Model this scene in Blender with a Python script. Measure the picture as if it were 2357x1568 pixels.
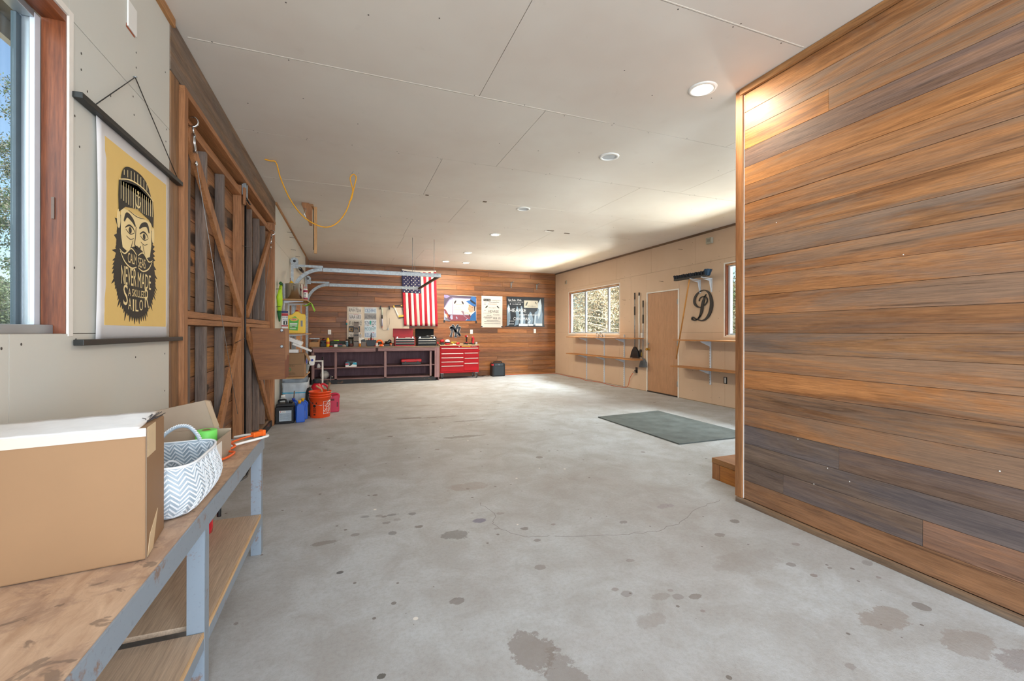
import bpy, bmesh, math, random
from mathutils import Vector, Matrix, Euler
random.seed(7)
PI = math.pi
scene = bpy.context.scene
for o in list(bpy.data.objects): bpy.data.objects.remove(o, do_unlink=True)

# ---------------------------------------------------------------- camera
CAM_H = 1.22
cam_data = bpy.data.cameras.new('camera'); cam = bpy.data.objects.new('camera', cam_data)
scene.collection.objects.link(cam)
cam_data.sensor_width = 36.0; cam_data.lens = 36.0*991.8/2357.0
cam_data.shift_y = -19.2/2357.0; cam_data.clip_start = 0.02; cam_data.clip_end = 500
YAW = math.atan(375.5/991.8)
cam.matrix_world = Matrix.Translation((0, 0, CAM_H)) @ Matrix.Rotation(-YAW, 4, 'Z') @ Matrix.Rotation(PI/2, 4, 'X') @ Matrix.Rotation(math.radians(0.12), 4, 'Z')
scene.camera = cam

# ---------------------------------------------------------------- world, sun, daylight, exposure
world = bpy.data.worlds.new('sky'); scene.world = world; world.use_nodes = True
wn = world.node_tree.nodes; wn.clear()
sky = wn.new('ShaderNodeTexSky'); sky.sky_type = 'NISHITA'; sky.sun_disc = False
sky.sun_elevation = math.radians(52); sky.sun_rotation = math.radians(200); sky.dust_density = 1.2; sky.air_density = 1.0
bg = wn.new('ShaderNodeBackground'); bg.inputs[1].default_value = 0.125
wo = wn.new('ShaderNodeOutputWorld')
world.node_tree.links.new(sky.outputs[0], bg.inputs[0]); world.node_tree.links.new(bg.outputs[0], wo.inputs[0])

def light(name, kind, loc, direction, energy, color=(1, 1, 1), size=1, size_y=None, spot=None, blend=.5):
    d = bpy.data.lights.new(name, kind); d.energy = energy; d.color = color
    if kind == 'AREA':
        d.size = size
        if size_y: d.shape = 'RECTANGLE'; d.size_y = size_y
    elif kind == 'SUN': d.angle = size
    else: d.shadow_soft_size = size
    if spot: d.spot_size = spot; d.spot_blend = blend
    o = bpy.data.objects.new(name, d); scene.collection.objects.link(o)
    o.location = loc; o.rotation_euler = Vector(direction).to_track_quat('-Z', 'Y').to_euler()
    return o
light('sun', 'SUN', (-10, -20, 30), (0.25, 0.62, -0.80), 2.0, (1, .95, .87), size=math.radians(.6))
# daylight falling in through the open bay behind the camera and through the windows
light('bay_daylight', 'AREA', (2.4, -2.85, 1.55), (0.0, 1, 0.12), 275, (.80, .90, 1.0), size=6.0, size_y=2.6)
light('window_daylight_right', 'AREA', (7.6, 9.5, 3.7), (-1, 0, -1.0), 600, (.93, .96, 1.0), size=2.6, size_y=1.3)
light('window_daylight_side', 'AREA', (7.6, 4.6, 3.7), (-1, 0, -1.0), 400, (.93, .96, 1.0), size=1.8, size_y=1.3)
light('ground_bounce_right', 'AREA', (8.1, 9.5, .15), (-1, -.05, .5), 620, (1, .97, .92), size=4.2, size_y=1.3)
light('ground_bounce_side', 'AREA', (8.1, 4.4, .15), (-1, .05, .5), 480, (1, .97, .92), size=3.4, size_y=1.3)
light('window_daylight_left', 'AREA', (-2.3, -.4, 2.6), (1, .3, -.5), 24, (.85, .93, 1.0), size=1.6, size_y=1.2)

scene.view_settings.view_transform = 'Standard'; scene.view_settings.look = 'None'
scene.view_settings.exposure = 1.02; scene.view_settings.gamma = 1.0; scene.view_settings.use_curve_mapping = False

# ---------------------------------------------------------------- materials
def C(h, a=1.0):
    h = h.lstrip('#'); v = [int(h[i:i+2], 16)/255 for i in (0, 2, 4)]
    return tuple(((c/12.92) if c <= .04045 else ((c+.055)/1.055)**2.4) for c in v)+(a,)
MATS = {}
class NT:
    def __init__(s, name):
        s.m = bpy.data.materials.new(name); s.m.use_nodes = True; s.t = s.m.node_tree
        s.b = s.t.nodes['Principled BSDF']
    def n(s, typ, **kw):
        x = s.t.nodes.new(typ)
        for k, v in kw.items(): setattr(x, k, v)
        return x
    def l(s, a, b): s.t.links.new(a, b)
    def math(s, op, a, b=None, clamp=False):
        x = s.n('ShaderNodeMath', operation=op, use_clamp=clamp)
        for i, v in enumerate((a, b)):
            if v is None: continue
            if isinstance(v, (int, float)): x.inputs[i].default_value = v
            else: s.l(v, x.inputs[i])
        return x.outputs[0]
    def mix(s, f, a, b, mode='MIX'):
        x = s.n('ShaderNodeMix', data_type='RGBA', blend_type=mode)
        for i, v in ((0, f), (6, a), (7, b)):
            if isinstance(v, (int, float)): x.inputs[i].default_value = v
            elif isinstance(v, tuple): x.inputs[i].default_value = v
            else: s.l(v, x.inputs[i])
        return x.outputs[2]
    def ramp(s, f, stops):
        x = s.n('ShaderNodeValToRGB'); e = x.color_ramp.elements
        while len(e) < len(stops): e.new(.5)
        for i, (p, c) in enumerate(stops): e[i].position = p; e[i].color = c if isinstance(c, tuple) else (c, c, c, 1)
        s.l(f, x.inputs[0]); return x.outputs[0]
    def noise(s, vec, scale, detail=4, rough=.6, dist=0):
        x = s.n('ShaderNodeTexNoise'); x.inputs['Scale'].default_value = scale; x.inputs['Detail'].default_value = detail
        x.inputs['Roughness'].default_value = rough; x.inputs['Distortion'].default_value = dist
        if vec is not None: s.l(vec, x.inputs['Vector'])
        return x.outputs[0]
    def bump(s, h, strength, dist=.01):
        x = s.n('ShaderNodeBump'); x.inputs['Strength'].default_value = strength; x.inputs['Distance'].default_value = dist
        s.l(h, x.inputs['Height']); s.l(x.outputs[0], s.b.inputs['Normal'])
def plain(name, col, rough=.5, metal=0, var=.12, scale=8, bump=0, spec=None, emit=None, coat=0):
    if name in MATS: return MATS[name]
    t = NT(name); c = C(col) if isinstance(col, str) else col
    geo = t.n('ShaderNodeNewGeometry')
    nz = t.noise(geo.outputs['Position'], scale, 3)
    k = t.ramp(nz, [(.3, 1-var), (.7, 1+var*.4)])
    t.l(t.mix(1.0, c, k, 'MULTIPLY'), t.b.inputs['Base Color'])
    t.b.inputs['Roughness'].default_value = rough; t.b.inputs['Metallic'].default_value = metal
    if spec is not None: t.b.inputs['Specular IOR Level'].default_value = spec
    if coat: t.b.inputs['Coat Weight'].default_value = coat
    if bump: t.bump(nz, bump)
    if emit: t.b.inputs['Emission Color'].default_value = c; t.b.inputs['Emission Strength'].default_value = emit
    MATS[name] = t.m; return t.m
def wood(name, base, dark, axis='X', rough=.6, gray=0.0, graycol='#7d746c', freq=14, stain=.35, contrast=1.0, tint=True, knots=False):
    if name in MATS: return MATS[name]
    t = NT(name)
    tc = t.n('ShaderNodeTexCoord'); oi = t.n('ShaderNodeObjectInfo')
    mp = t.n('ShaderNodeMapping'); t.l(tc.outputs['Object'], mp.inputs['Vector'])
    s = {'X': (.07, 1, 1), 'Y': (1, .07, 1), 'Z': (1, 1, .07)}[axis]; mp.inputs['Scale'].default_value = s
    off = t.n('ShaderNodeCombineXYZ'); r = t.math('MULTIPLY', oi.outputs['Random'], 37.0)
    for i in range(3): t.l(r, off.inputs[i])
    va = t.n('ShaderNodeVectorMath', operation='ADD'); t.l(mp.outputs[0], va.inputs[0]); t.l(off.outputs[0], va.inputs[1])
    v = va.outputs[0]
    g1 = t.noise(v, freq, 5, .65, .6); g2 = t.noise(v, freq*9, 3, .7)
    g = t.math('ADD', t.math('MULTIPLY', g1, .65), t.math('MULTIPLY', g2, .35))
    a, b = C(dark), C(base)
    col = t.ramp(g, [(.5-.16/contrast, a), (.5+.14/contrast, b)])
    if stain:
        st = t.noise(v, freq*.35, 6, .7, 1.2)
        col = t.mix(t.math('MULTIPLY', t.ramp(st, [(.52, 0.0), (.66, 1.0)]), stain), col, C('#4a2c1a'))
    if gray:
        gn = t.noise(v, freq*.30, 7, .72, 1.0)
        col = t.mix(t.math('MULTIPLY', t.ramp(gn, [(.45, 0.0), (.58, 1.0)]), gray), col, C(graycol))
    if knots:
        vo = t.n('ShaderNodeTexVoronoi'); vo.inputs['Scale'].default_value = 2.6; m2 = t.n('ShaderNodeMapping'); t.l(tc.outputs['Object'], m2.inputs[0]); m2.inputs['Scale'].default_value = (1, .75, 1.6); av = t.n('ShaderNodeVectorMath', operation='ADD'); t.l(m2.outputs[0], av.inputs[0]); t.l(off.outputs[0], av.inputs[1]); t.l(av.outputs[0], vo.inputs['Vector'])
        kd = t.math('ADD', vo.outputs['Distance'], t.math('MULTIPLY', t.math('SUBTRACT', g1, .5), .5))
        col = t.mix(t.ramp(kd, [(.20, .92), (.27, 0.0)]), col, C('#241509'))
    m3 = t.n('ShaderNodeMapping'); t.l(v, m3.inputs[0]); m3.inputs['Scale'].default_value = {'X': (.45, 1, 1), 'Y': (1, .45, 1), 'Z': (1, 1, .45)}[axis]
    if stain > .25:
        dk = t.noise(m3.outputs[0], freq*.9, 8, .72, 1.4); col = t.mix(t.math('MULTIPLY', t.ramp(dk, [(.60, 0.0), (.66, 1.0)]), .55), col, C('#33200f'))
    fg = t.noise(m3.outputs[0], freq*14, 4, .75); col = t.mix(1.0, col, t.ramp(fg, [(.32, .72), (.60, 1.08)]), 'MULTIPLY')
    if tint: col = t.mix(1.0, col, oi.outputs['Color'], 'MULTIPLY')
    t.l(col, t.b.inputs['Base Color']); t.b.inputs['Roughness'].default_value = rough
    t.bump(g, .25, .004)
    MATS[name] = t.m; return t.m
def drywall(name, col, paint=None):
    if name in MATS: return MATS[name]
    t = NT(name); geo = t.n('ShaderNodeNewGeometry'); P = geo.outputs['Position']
    n1 = t.noise(P, 1.1, 3); n2 = t.noise(P, 240, 2); n3 = t.noise(P, 5, 5, .7)
    c = t.mix(t.ramp(n1, [(.35, 0.0), (.7, 1.0)]), C(col), C(paint or col))
    c = t.mix(t.math('MULTIPLY', t.ramp(n3, [(.62, 0.0), (.8, 1.0)]), .12), c, C('#8d7a66'))
    t.l(c, t.b.inputs['Base Color']); t.b.inputs['Roughness'].default_value = .55; t.b.inputs['Specular IOR Level'].default_value = .35
    t.bump(n2, .06, .002); MATS[name] = t.m; return t.m
def concrete():
    t = NT('concrete'); geo = t.n('ShaderNodeNewGeometry'); P = geo.outputs['Position']
    n1 = t.noise(P, .55, 5, .6, .5); n2 = t.noise(P, 3.2, 8, .7, .4); n3 = t.noise(P, 55, 4, .7); n4 = t.noise(P, 260, 2)
    col = t.ramp(n1, [(.3, C('#a3a1a0')), (.5, C('#b2b6b9')), (.72, C('#bec6cc'))])
    col = t.mix(t.math('MULTIPLY', t.ramp(n2, [(.40, 1.0), (.60, 0.0)]), .45), col, C('#8f8a84'))
    col = t.mix(t.math('MULTIPLY', t.ramp(n3, [(.35, 1.0), (.55, 0.0)]), .20), col, C('#7d7870'))
    col = t.mix(t.math('MULTIPLY', t.ramp(n4, [(.3, 1.0), (.5, 0.0)]), .16), col, C('#6d6a66'))
    sep = t.n('ShaderNodeSeparateXYZ'); t.l(P, sep.inputs[0])
    wob = t.math('MULTIPLY', t.math('SUBTRACT', t.noise(P, 11, 7, .8), .5), 3.4)
    # oil and paint marks: (x, y, rx, ry, colour, strength)
    marks = [(.60, 2.54, .10, .07, '#6a6866', .75), (.79, 2.68, .06, .035, '#62607a', .8), (.66, 1.52, .09, .13, '#7c746f', .8), (.72, 1.30, .08, .22, '#7c746f', .7),
             (2.14, 1.16, .15, .08, '#8a8078', .7), (2.28, .95, .14, .08, '#8a8078', .6), (2.34, .82, .10, .09, '#837a78', .7), (.80, 6.2, .20, .06, '#6f655d', .8),
             (1.2, 6.15, .35, .04, '#6f655d', .7), (1.55, 5.75, .3, .05, '#6c665e', .6), (1.25, 4.9, .28, .06, '#70695f', .7), (.40, 2.94, .03, .03, '#666', .7),
             (.28, 2.97, .05, .02, '#666', .7), (.25, 2.70, .03, .03, '#666', .7), (.10, 3.0, .035, .02, '#6b6b6b', .6), (-.13, 2.71, .09, .03, '#7a746d', .7),
             (-.04, 2.35, .02, .015, '#3e3b3a', .9), (.9, 3.3, .22, .1, '#8b7c70', .45), (1.41, 1.93, .03, .02, '#7c736b', .6),
             (1.5, 1.56, .035, .022, '#77706a', .8), (1.35, 1.62, .06, .03, '#8a857f', .6), (1.2, 1.5, .09, .05, '#8f8984', .5), (.11, 1.59, .016, .014, '#3d3a33', .9), (2.08, 2.45, .08, .04, '#8b8488', .6),
             (2.0, 1.7, .25, .12, '#8c8681', .35), (1.1, 7.2, .35, .08, '#857b72', .45)]
    RM = random.Random(17)
    for (cx_, cy_, sp_, n_) in ((1.45, 1.75, .30, 9), (.3, 2.85, .22, 7), (2.25, 1.55, .22, 8), (1.2, 5.6, .7, 6), (.75, 2.5, .25, 5)):
        for _ in range(n_): r_ = RM.uniform(.010, .030); marks.append((cx_+RM.gauss(0, sp_), cy_+RM.gauss(0, sp_), r_*1.3, r_, RM.choice(('#77706c', '#6e6864', '#807a76', '#7c706a')), RM.uniform(.5, .9)))
    cov = None
    for (x, y, rx, ry, c, s) in marks:
        if len(c) == 4: c = '#'+''.join(k*2 for k in c[1:])
        dx = t.math('DIVIDE', t.math('SUBTRACT', sep.outputs[0], x), rx); dy = t.math('DIVIDE', t.math('SUBTRACT', sep.outputs[1], y), ry)
        d = t.math('ADD', t.math('MULTIPLY', dx, dx), t.math('MULTIPLY', dy, dy))
        f = t.math('MULTIPLY', t.ramp(t.math('ADD', d, wob), [(.62, 1.0), (.74, 0.0)]), s*.85)
        col = t.mix(f, col, C(c))
    vo = t.n('ShaderNodeTexVoronoi'); vo.inputs['Scale'].default_value = 4.6; t.l(P, vo.inputs['Vector'])
    sc = t.n('ShaderNodeSeparateXYZ'); t.l(vo.outputs['Color'], sc.inputs[0])
    rad = t.math('MULTIPLY', t.math('POWER', sc.outputs[0], 4), .16)
    dd = t.math('ADD', vo.outputs['Distance'], t.math('MULTIPLY', wob, .02))
    spot = t.math('LESS_THAN', dd, rad)
    col = t.mix(t.math('MULTIPLY', spot, .62), col, C('#6e6660'))
    v2 = t.n('ShaderNodeTexVoronoi'); v2.inputs['Scale'].default_value = 13; t.l(P, v2.inputs['Vector'])
    s2 = t.n('ShaderNodeSeparateXYZ'); t.l(v2.outputs['Color'], s2.inputs[0])
    sp2 = t.math('LESS_THAN', v2.outputs['Distance'], t.math('MULTIPLY', t.math('POWER', s2.outputs[1], 5), .16))
    col = t.mix(t.math('MULTIPLY', sp2, .7), col, C('#5d544c'))
    v3 = t.n('ShaderNodeTexVoronoi'); v3.inputs['Scale'].default_value = 5; t.l(P, v3.inputs['Vector'])
    s3 = t.n('ShaderNodeSeparateXYZ'); t.l(v3.outputs['Color'], s3.inputs[0])
    sp3 = t.math('LESS_THAN', v3.outputs['Distance'], t.math('MULTIPLY', t.math('POWER', s3.outputs[2], 14), .06))
    col = t.mix(t.math('MULTIPLY', sp3, .8), col, C('#e4e0d8'))
    t.l(col, t.b.inputs['Base Color']); t.b.inputs['Roughness'].default_value = .62; t.b.inputs['Specular IOR Level'].default_value = .35
    t.bump(t.math('ADD', n3, t.math('MULTIPLY', n4, .6)), .25, .004); return t.m
def glassmat(name, tint=(.93, .97, .96, 1), refl=.08):
    if name in MATS: return MATS[name]
    t = NT(name); t.t.nodes.remove(t.b); tr = t.n('ShaderNodeBsdfTransparent'); tr.inputs[0].default_value = tint
    gl = t.n('ShaderNodeBsdfGlossy'); gl.inputs['Roughness'].default_value = .03
    mx = t.n('ShaderNodeMixShader'); fr = t.n('ShaderNodeLayerWeight'); fr.inputs[0].default_value = .5
    t.l(t.math('ADD', t.math('MULTIPLY', t.math('POWER', fr.outputs['Facing'], 5), .2), refl*.3), mx.inputs[0]); t.l(tr.outputs[0], mx.inputs[1]); t.l(gl.outputs[0], mx.inputs[2])
    t.l(mx.outputs[0], t.t.nodes['Material Output'].inputs[0]); MATS[name] = t.m; return t.m
def rusty(name, base, rust='#7b5a3e', amount=.5, metal=.3, rough=.5, scale=14):
    if name in MATS: return MATS[name]
    t = NT(name); geo = t.n('ShaderNodeNewGeometry'); P = geo.outputs['Position']
    n = t.noise(P, scale, 7, .75, .4); n2 = t.noise(P, 60, 3)
    f = t.ramp(n, [(.58, 0.0), (.64, amount)])
    c = t.mix(f, C(base), C(rust)); c = t.mix(t.math('MULTIPLY', t.ramp(n2, [(.6, 0.0), (.7, 1.0)]), .2), c, C('#4c4a48'))
    t.l(c, t.b.inputs['Base Color']); t.b.inputs['Roughness'].default_value = rough; t.b.inputs['Metallic'].default_value = metal
    MATS[name] = t.m; return t.m
def bench_ply():
    t = NT('stained_plywood'); geo = t.n('ShaderNodeNewGeometry'); P = geo.outputs['Position']
    mp = t.n('ShaderNodeMapping'); t.l(P, mp.inputs[0]); mp.inputs['Scale'].default_value = (1, .25, 1)
    g = t.noise(mp.outputs[0], 30, 5, .7, .5); s = t.noise(P, 6, 7, .75, .8); s2 = t.noise(P, 13, 4, .6, .6)
    col = t.ramp(g, [(.35, C('#b4947a')), (.65, C('#cfb196'))])
    col = t.mix(t.math('MULTIPLY', t.ramp(s, [(.48, 0.0), (.58, 1.0)]), .5), col, C('#94796a'))
    col = t.mix(t.math('MULTIPLY', t.ramp(s2, [(.60, 0.0), (.635, 1.0)]), .6), col, C('#66584f'))
    t.l(col, t.b.inputs['Base Color']); t.b.inputs['Roughness'].default_value = .55; t.bump(g, .15, .002); return t.m
def pegmat():
    t = NT('pegboard_hardboard'); geo = t.n('ShaderNodeNewGeometry'); sep = t.n('ShaderNodeSeparateXYZ'); t.l(geo.outputs['Position'], sep.inputs[0])
    def fr(o): return t.math('SUBTRACT', t.math('FRACT', t.math('DIVIDE', o, .0254)), .5)
    a, b = fr(sep.outputs[0]), fr(sep.outputs[2]); d = t.math('ADD', t.math('MULTIPLY', a, a), t.math('MULTIPLY', b, b))
    t.l(t.mix(t.math('LESS_THAN', d, .035), C('#d9cbb6'), C('#5c5148')), t.b.inputs['Base Color']); t.b.inputs['Roughness'].default_value = .6; return t.m
def leafmat(name, cols, rough=.7):
    t = NT(name); geo = t.n('ShaderNodeNewGeometry')
    n = t.noise(geo.outputs['Position'], 5, 4, .7)
    t.l(t.ramp(n, [(.3, C(cols[0])), (.5, C(cols[1])), (.68, C(cols[2]))]), t.b.inputs['Base Color']); t.b.inputs['Roughness'].default_value = rough
    t.b.inputs['Specular IOR Level'].default_value = .1; return t.m

# ---------------------------------------------------------------- mesh building
COL = scene.collection
class MB:
    def __init__(s): s.v = []; s.f = []; s.sm = []
    def add(s, vs, fs, smooth=False, M=None):
        n = len(s.v)
        for p in vs: s.v.append(tuple(M @ Vector(p)) if M is not None else tuple(p))
        for f in fs: s.f.append([n+i for i in f]); s.sm.append(smooth)
        return s
    def box(s, x0, x1, y0, y1, z0, z1, M=None):
        if x0 > x1: x0, x1 = x1, x0
        if y0 > y1: y0, y1 = y1, y0
        if z0 > z1: z0, z1 = z1, z0
        return s.add([(x0, y0, z0), (x1, y0, z0), (x1, y1, z0), (x0, y1, z0), (x0, y0, z1), (x1, y0, z1), (x1, y1, z1), (x0, y1, z1)],
                     [(0, 3, 2, 1), (4, 5, 6, 7), (0, 1, 5, 4), (1, 2, 6, 5), (2, 3, 7, 6), (3, 0, 4, 7)], M=M)
    def cbox(s, c, sz, rot=(0, 0, 0)):
        M = Matrix.Translation(c) @ Euler(rot).to_matrix().to_4x4()
        return s.box(-sz[0]/2, sz[0]/2, -sz[1]/2, sz[1]/2, -sz[2]/2, sz[2]/2, M)
    def bar(s, a, b, w, h, up=(0, 0, 1)):                          # square bar from a to b
        a, b = Vector(a), Vector(b); d = (b-a); L = d.length; d.normalize(); u = Vector(up)
        r = d.cross(u)
        if r.length < 1e-4: r = d.cross(Vector((1, 0, 0)))
        r.normalize(); u = r.cross(d)
        vs = []
        for p in (a, b):
            for i, j in ((-1, -1), (1, -1), (1, 1), (-1, 1)): vs.append(p+r*(i*w/2)+u*(j*h/2))
        return s.add(vs, [(0, 1, 2, 3), (7, 6, 5, 4), (0, 4, 5, 1), (1, 5, 6, 2), (2, 6, 7, 3), (3, 7, 4, 0)])
    def tube(s, pts, r, n=8, cap=True):
        pts = [Vector(p) for p in pts]; rs = r if isinstance(r, (list, tuple)) else [r]*len(pts)
        rings = []; pr = None
        for i, p in enumerate(pts):
            d = (pts[min(i+1, len(pts)-1)]-pts[max(i-1, 0)]).normalized()
            if pr is None:
                pr = d.cross(Vector((0, 0, 1)));
                if pr.length < 1e-3: pr = d.cross(Vector((1, 0, 0)))
            else: pr = pr-d*pr.dot(d)
            pr.normalize(); q = d.cross(pr)
            rings.append([p+(pr*math.cos(2*PI*k/n)+q*math.sin(2*PI*k/n))*rs[i] for k in range(n)])
        vs = [v for R in rings for v in R]; fs = []
        for i in range(len(pts)-1):
            for k in range(n): fs.append((i*n+k, i*n+(k+1) % n, (i+1)*n+(k+1) % n, (i+1)*n+k))
        s.add(vs, fs, True)
        if cap: s.add(rings[0], [tuple(reversed(range(n)))]); s.add(rings[-1], [tuple(range(n))])
        return s
    def lathe(s, prof, c=(0, 0, 0), n=20, M=None, cap=True, sx=1, sy=1):    # prof: (r, z)
        vs = [(c[0]+sx*r*math.cos(2*PI*k/n), c[1]+sy*r*math.sin(2*PI*k/n), c[2]+z) for r, z in prof for k in range(n)]
        fs = [(i*n+k, i*n+(k+1) % n, (i+1)*n+(k+1) % n, (i+1)*n+k) for i in range(len(prof)-1) for k in range(n)]
        s.add(vs, fs, True, M)
        if cap:
            s.add(vs[:n], [tuple(reversed(range(n)))], M=M); s.add(vs[-n:], [tuple(range(n))], M=M)
        return s
    def prism(s, poly, f0, f1):                                   # poly of 2d points, f0/f1 map (u,v)->3d for both faces
        n = len(poly); vs = [f0(u, v) for u, v in poly]+[f1(u, v) for u, v in poly]
        return s.add(vs, [tuple(range(n)), tuple(reversed(range(n, 2*n)))]+[(i, i+n, (i+1) % n+n, (i+1) % n) for i in range(n)])
    def build(s, name, mat, parent=None, loc=None, rot=None, bevel=0, seg=2, color=None, label=None, kind=None, recenter=True):
        me = bpy.data.meshes.new(name)
        if recenter and s.v:
            xs = [[p[i] for p in s.v] for i in range(3)]; c = Vector([(min(a)+max(a))/2 for a in xs])
        else: c = Vector((0, 0, 0))
        me.from_pydata([tuple(Vector(p)-c) for p in s.v], [], s.f); me.polygons.foreach_set('use_smooth', s.sm)
        bm = bmesh.new(); bm.from_mesh(me); bmesh.ops.remove_doubles(bm, verts=bm.verts, dist=1e-6)
        bmesh.ops.recalc_face_normals(bm, faces=bm.faces)
        if bevel: bmesh.ops.bevel(bm, geom=[e for e in bm.edges if len(e.link_faces) == 2 and e.calc_face_angle(0) > .6], offset=bevel, segments=seg, profile=.5, affect='EDGES', clamp_overlap=True)
        bm.to_mesh(me); bm.free()
        me.materials.append(mat)
        o = bpy.data.objects.new(name, me); COL.objects.link(o)
        if parent is not None: o.parent = parent
        L = Vector(loc) if loc is not None else Vector((0, 0, 0))
        R = Euler(rot) if rot is not None else None
        if R: o.rotation_euler = R; o.location = L+R.to_matrix() @ c
        else: o.location = L+c
        if color: o.color = color
        if label: o['label'] = label
        if kind: o['kind'] = kind
        elif name.endswith(('print', 'text', 'marks', 'characters', 'lettering')) and len(s.v) > 40: o['kind'] = 'stuff'
        return o
def tag(o, label, cat, group=None, kind=None):
    o['label'] = label; o['category'] = cat
    if group: o['group'] = group
    if kind: o['kind'] = kind
    return o
def thing(name, label, cat, loc=(0, 0, 0), rz=0, group=None):
    o = bpy.data.objects.new(name, None); COL.objects.link(o); o.empty_display_size = .05
    o.location = loc; o.rotation_euler = (0, 0, rz); return tag(o, label, cat, group)
def struct(name, label, loc=(0, 0, 0)):
    o = bpy.data.objects.new(name, None); COL.objects.link(o); o.location = loc; o['label'] = label; o['kind'] = 'structure'; o['category'] = name.split('_')[0]; return o
def smesh(o, label):
    o['kind'] = 'structure'; o['label'] = label; o['category'] = o.name.split('_')[0]; return o
def copy_tree(o, parent=None):
    c = o.copy(); COL.objects.link(c)
    if parent is not None: c.parent = parent
    for ch in list(o.children): copy_tree(ch, c)
    return c
def fr_back(Y): return lambda u, v, d=0: (u, Y-d, v)              # faces the room towards -Y
def fr_left(X): return lambda u, v, d=0: (X+d, u, v)              # faces +X, u along Y
def fr_right(X): return lambda u, v, d=0: (X-d, u, v)
def flat(mb, poly, F, d0, d1): return mb.prism(poly, lambda u, v: F(u, v, d1), lambda u, v: F(u, v, d0))
def rect(u0, u1, v0, v1): return [(u0, v0), (u1, v0), (u1, v1), (u0, v1)]
def ell(cu, cv, ru, rv, n=20, a0=0, rot=0):
    P = []
    for k in range(n):
        a = 2*PI*k/n+a0; x, y = ru*math.cos(a), rv*math.sin(a); P.append((cu+x*math.cos(rot)-y*math.sin(rot), cv+x*math.sin(rot)+y*math.cos(rot)))
    return P
def star(cu, cv, r, rot=0):
    return [(cu+(r if k % 2 == 0 else r*.42)*math.sin(PI*k/5+rot), cv+(r if k % 2 == 0 else r*.42)*math.cos(PI*k/5+rot)) for k in range(10)]
def smooth_path(pts, k=6):                                        # Catmull-Rom through points (any dim)
    P = [Vector(p) for p in pts]; out = []
    for i in range(len(P)-1):
        p0, p1, p2, p3 = P[max(i-1, 0)], P[i], P[i+1], P[min(i+2, len(P)-1)]
        for j in range(k):
            t = j/k; out.append(.5*((2*p1)+(p2-p0)*t+(2*p0-5*p1+4*p2-p3)*t*t+(3*p1-p0-3*p2+p3)*t**3))
    out.append(P[-1]); return out
def ribbon(mb, pts, F, d0, d1, k=6):                              # pts: (u, v, halfwidth)
    P = smooth_path([Vector(p) for p in pts], k) if k > 1 else [Vector(p) for p in pts]
    L, R = [], []
    for i, p in enumerate(P):
        d = (P[min(i+1, len(P)-1)].xy-P[max(i-1, 0)].xy)
        if d.length < 1e-9: d = Vector((1, 0))
        d.normalize(); n = Vector((-d.y, d.x)); w = max(p.z, 1e-4)
        L.append(p.xy+n*w); R.append(p.xy-n*w)
    for i in range(len(P)-1): flat(mb, [tuple(L[i]), tuple(L[i+1]), tuple(R[i+1]), tuple(R[i])], F, d0, d1)
def glyphs(mb, text, F, u0, u1, v0, v1, d=.0012, flip=False, shear=0, align=True):   # lettering as thin geometry inside a rectangle
    cu = bpy.data.curves.new('lettering', 'FONT'); cu.body = text; cu.size = 1; cu.resolution_u = 3
    o = bpy.data.objects.new('lettering', cu); me = bpy.data.meshes.new_from_object(o)
    if me is None or not len(me.vertices): return
    xs = [v.co.x for v in me.vertices]; ys = [v.co.y for v in me.vertices]; a, b, c, e = min(xs), max(xs), min(ys), max(ys)
    vs = []
    for v in me.vertices:
        x = (v.co.x-a)/(b-a or 1); y = (v.co.y-c)/(e-c or 1); x += shear*y
        vs.append(F(u0+(u1-u0)*x, v0+(v1-v0)*y, d))
    mb.add(vs, [tuple(p.vertices) for p in me.polygons]); bpy.data.objects.remove(o); bpy.data.meshes.remove(me); bpy.data.curves.remove(cu)
def tinyline(mb, F, u0, u1, v, h, d=.0012, rnd=random.Random(3)):  # a line of print too small to read in the photograph
    u = u0
    while u < u1-.004:
        w = rnd.uniform(.012, .04); e = min(u+w, u1)
        flat(mb, rect(u, e, v, v+h), F, 0, d); u = e+h*.6
def split(cells, holes):
    out = []
    for cell in cells:
        rs = [cell]
        for h in holes:
            nx = []
            for (a, b, c, d) in rs:
                if h[0] >= b or h[1] <= a or h[2] >= d or h[3] <= c: nx.append((a, b, c, d)); continue
                if h[0] > a: nx.append((a, h[0], c, d))
                if h[1] < b: nx.append((h[1], b, c, d))
                m0, m1 = max(a, h[0]), min(b, h[1])
                if h[2] > c: nx.append((m0, m1, c, h[2]))
                if h[3] < d: nx.append((m0, m1, h[3], d))
            rs = nx
        out.append(rs)
    return out
# ---------------------------------------------------------------- shared materials
M_conc = concrete()
M_ceil = drywall('ceiling_drywall', '#dcd5cb', '#d5cbc0')
M_wallL = drywall('left_wall_drywall', '#cdc9be', '#c8c9c2')
M_wallR = drywall('right_wall_drywall', '#d0b79e', '#c8ae94')
M_gap = plain('joint_backing', '#8a7a69', .9)  # grey-brown backing that shows in the joints between sheets
M_paint = plain('white_trim_paint', '#e6e1d8', .5, var=.08)
M_cedar = wood('cedar_plank', '#c08d60', '#875b3a', 'Y', .5, gray=.62, graycol='#857b73', stain=.6)
M_cedarX = wood('cedar_plank_back', '#a96c36', '#6c3b18', 'X', .45, gray=.15, graycol='#8f8378', stain=.35)
M_trimw = wood('trim_wood', '#b5824f', '#7f5330', 'Y', .6, stain=.3)
M_trimz = wood('post_wood', '#b07a4c', '#7c4d2c', 'Z', .6, stain=.3)
M_oldY = wood('old_beam_wood', '#937558', '#55412f', 'Y', .75, gray=.5, graycol='#716a64', stain=.6)
M_oldZ = wood('old_post_wood', '#a5794f', '#6b4a2f', 'Z', .7, gray=.5, graycol='#84766a', stain=.6)
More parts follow.
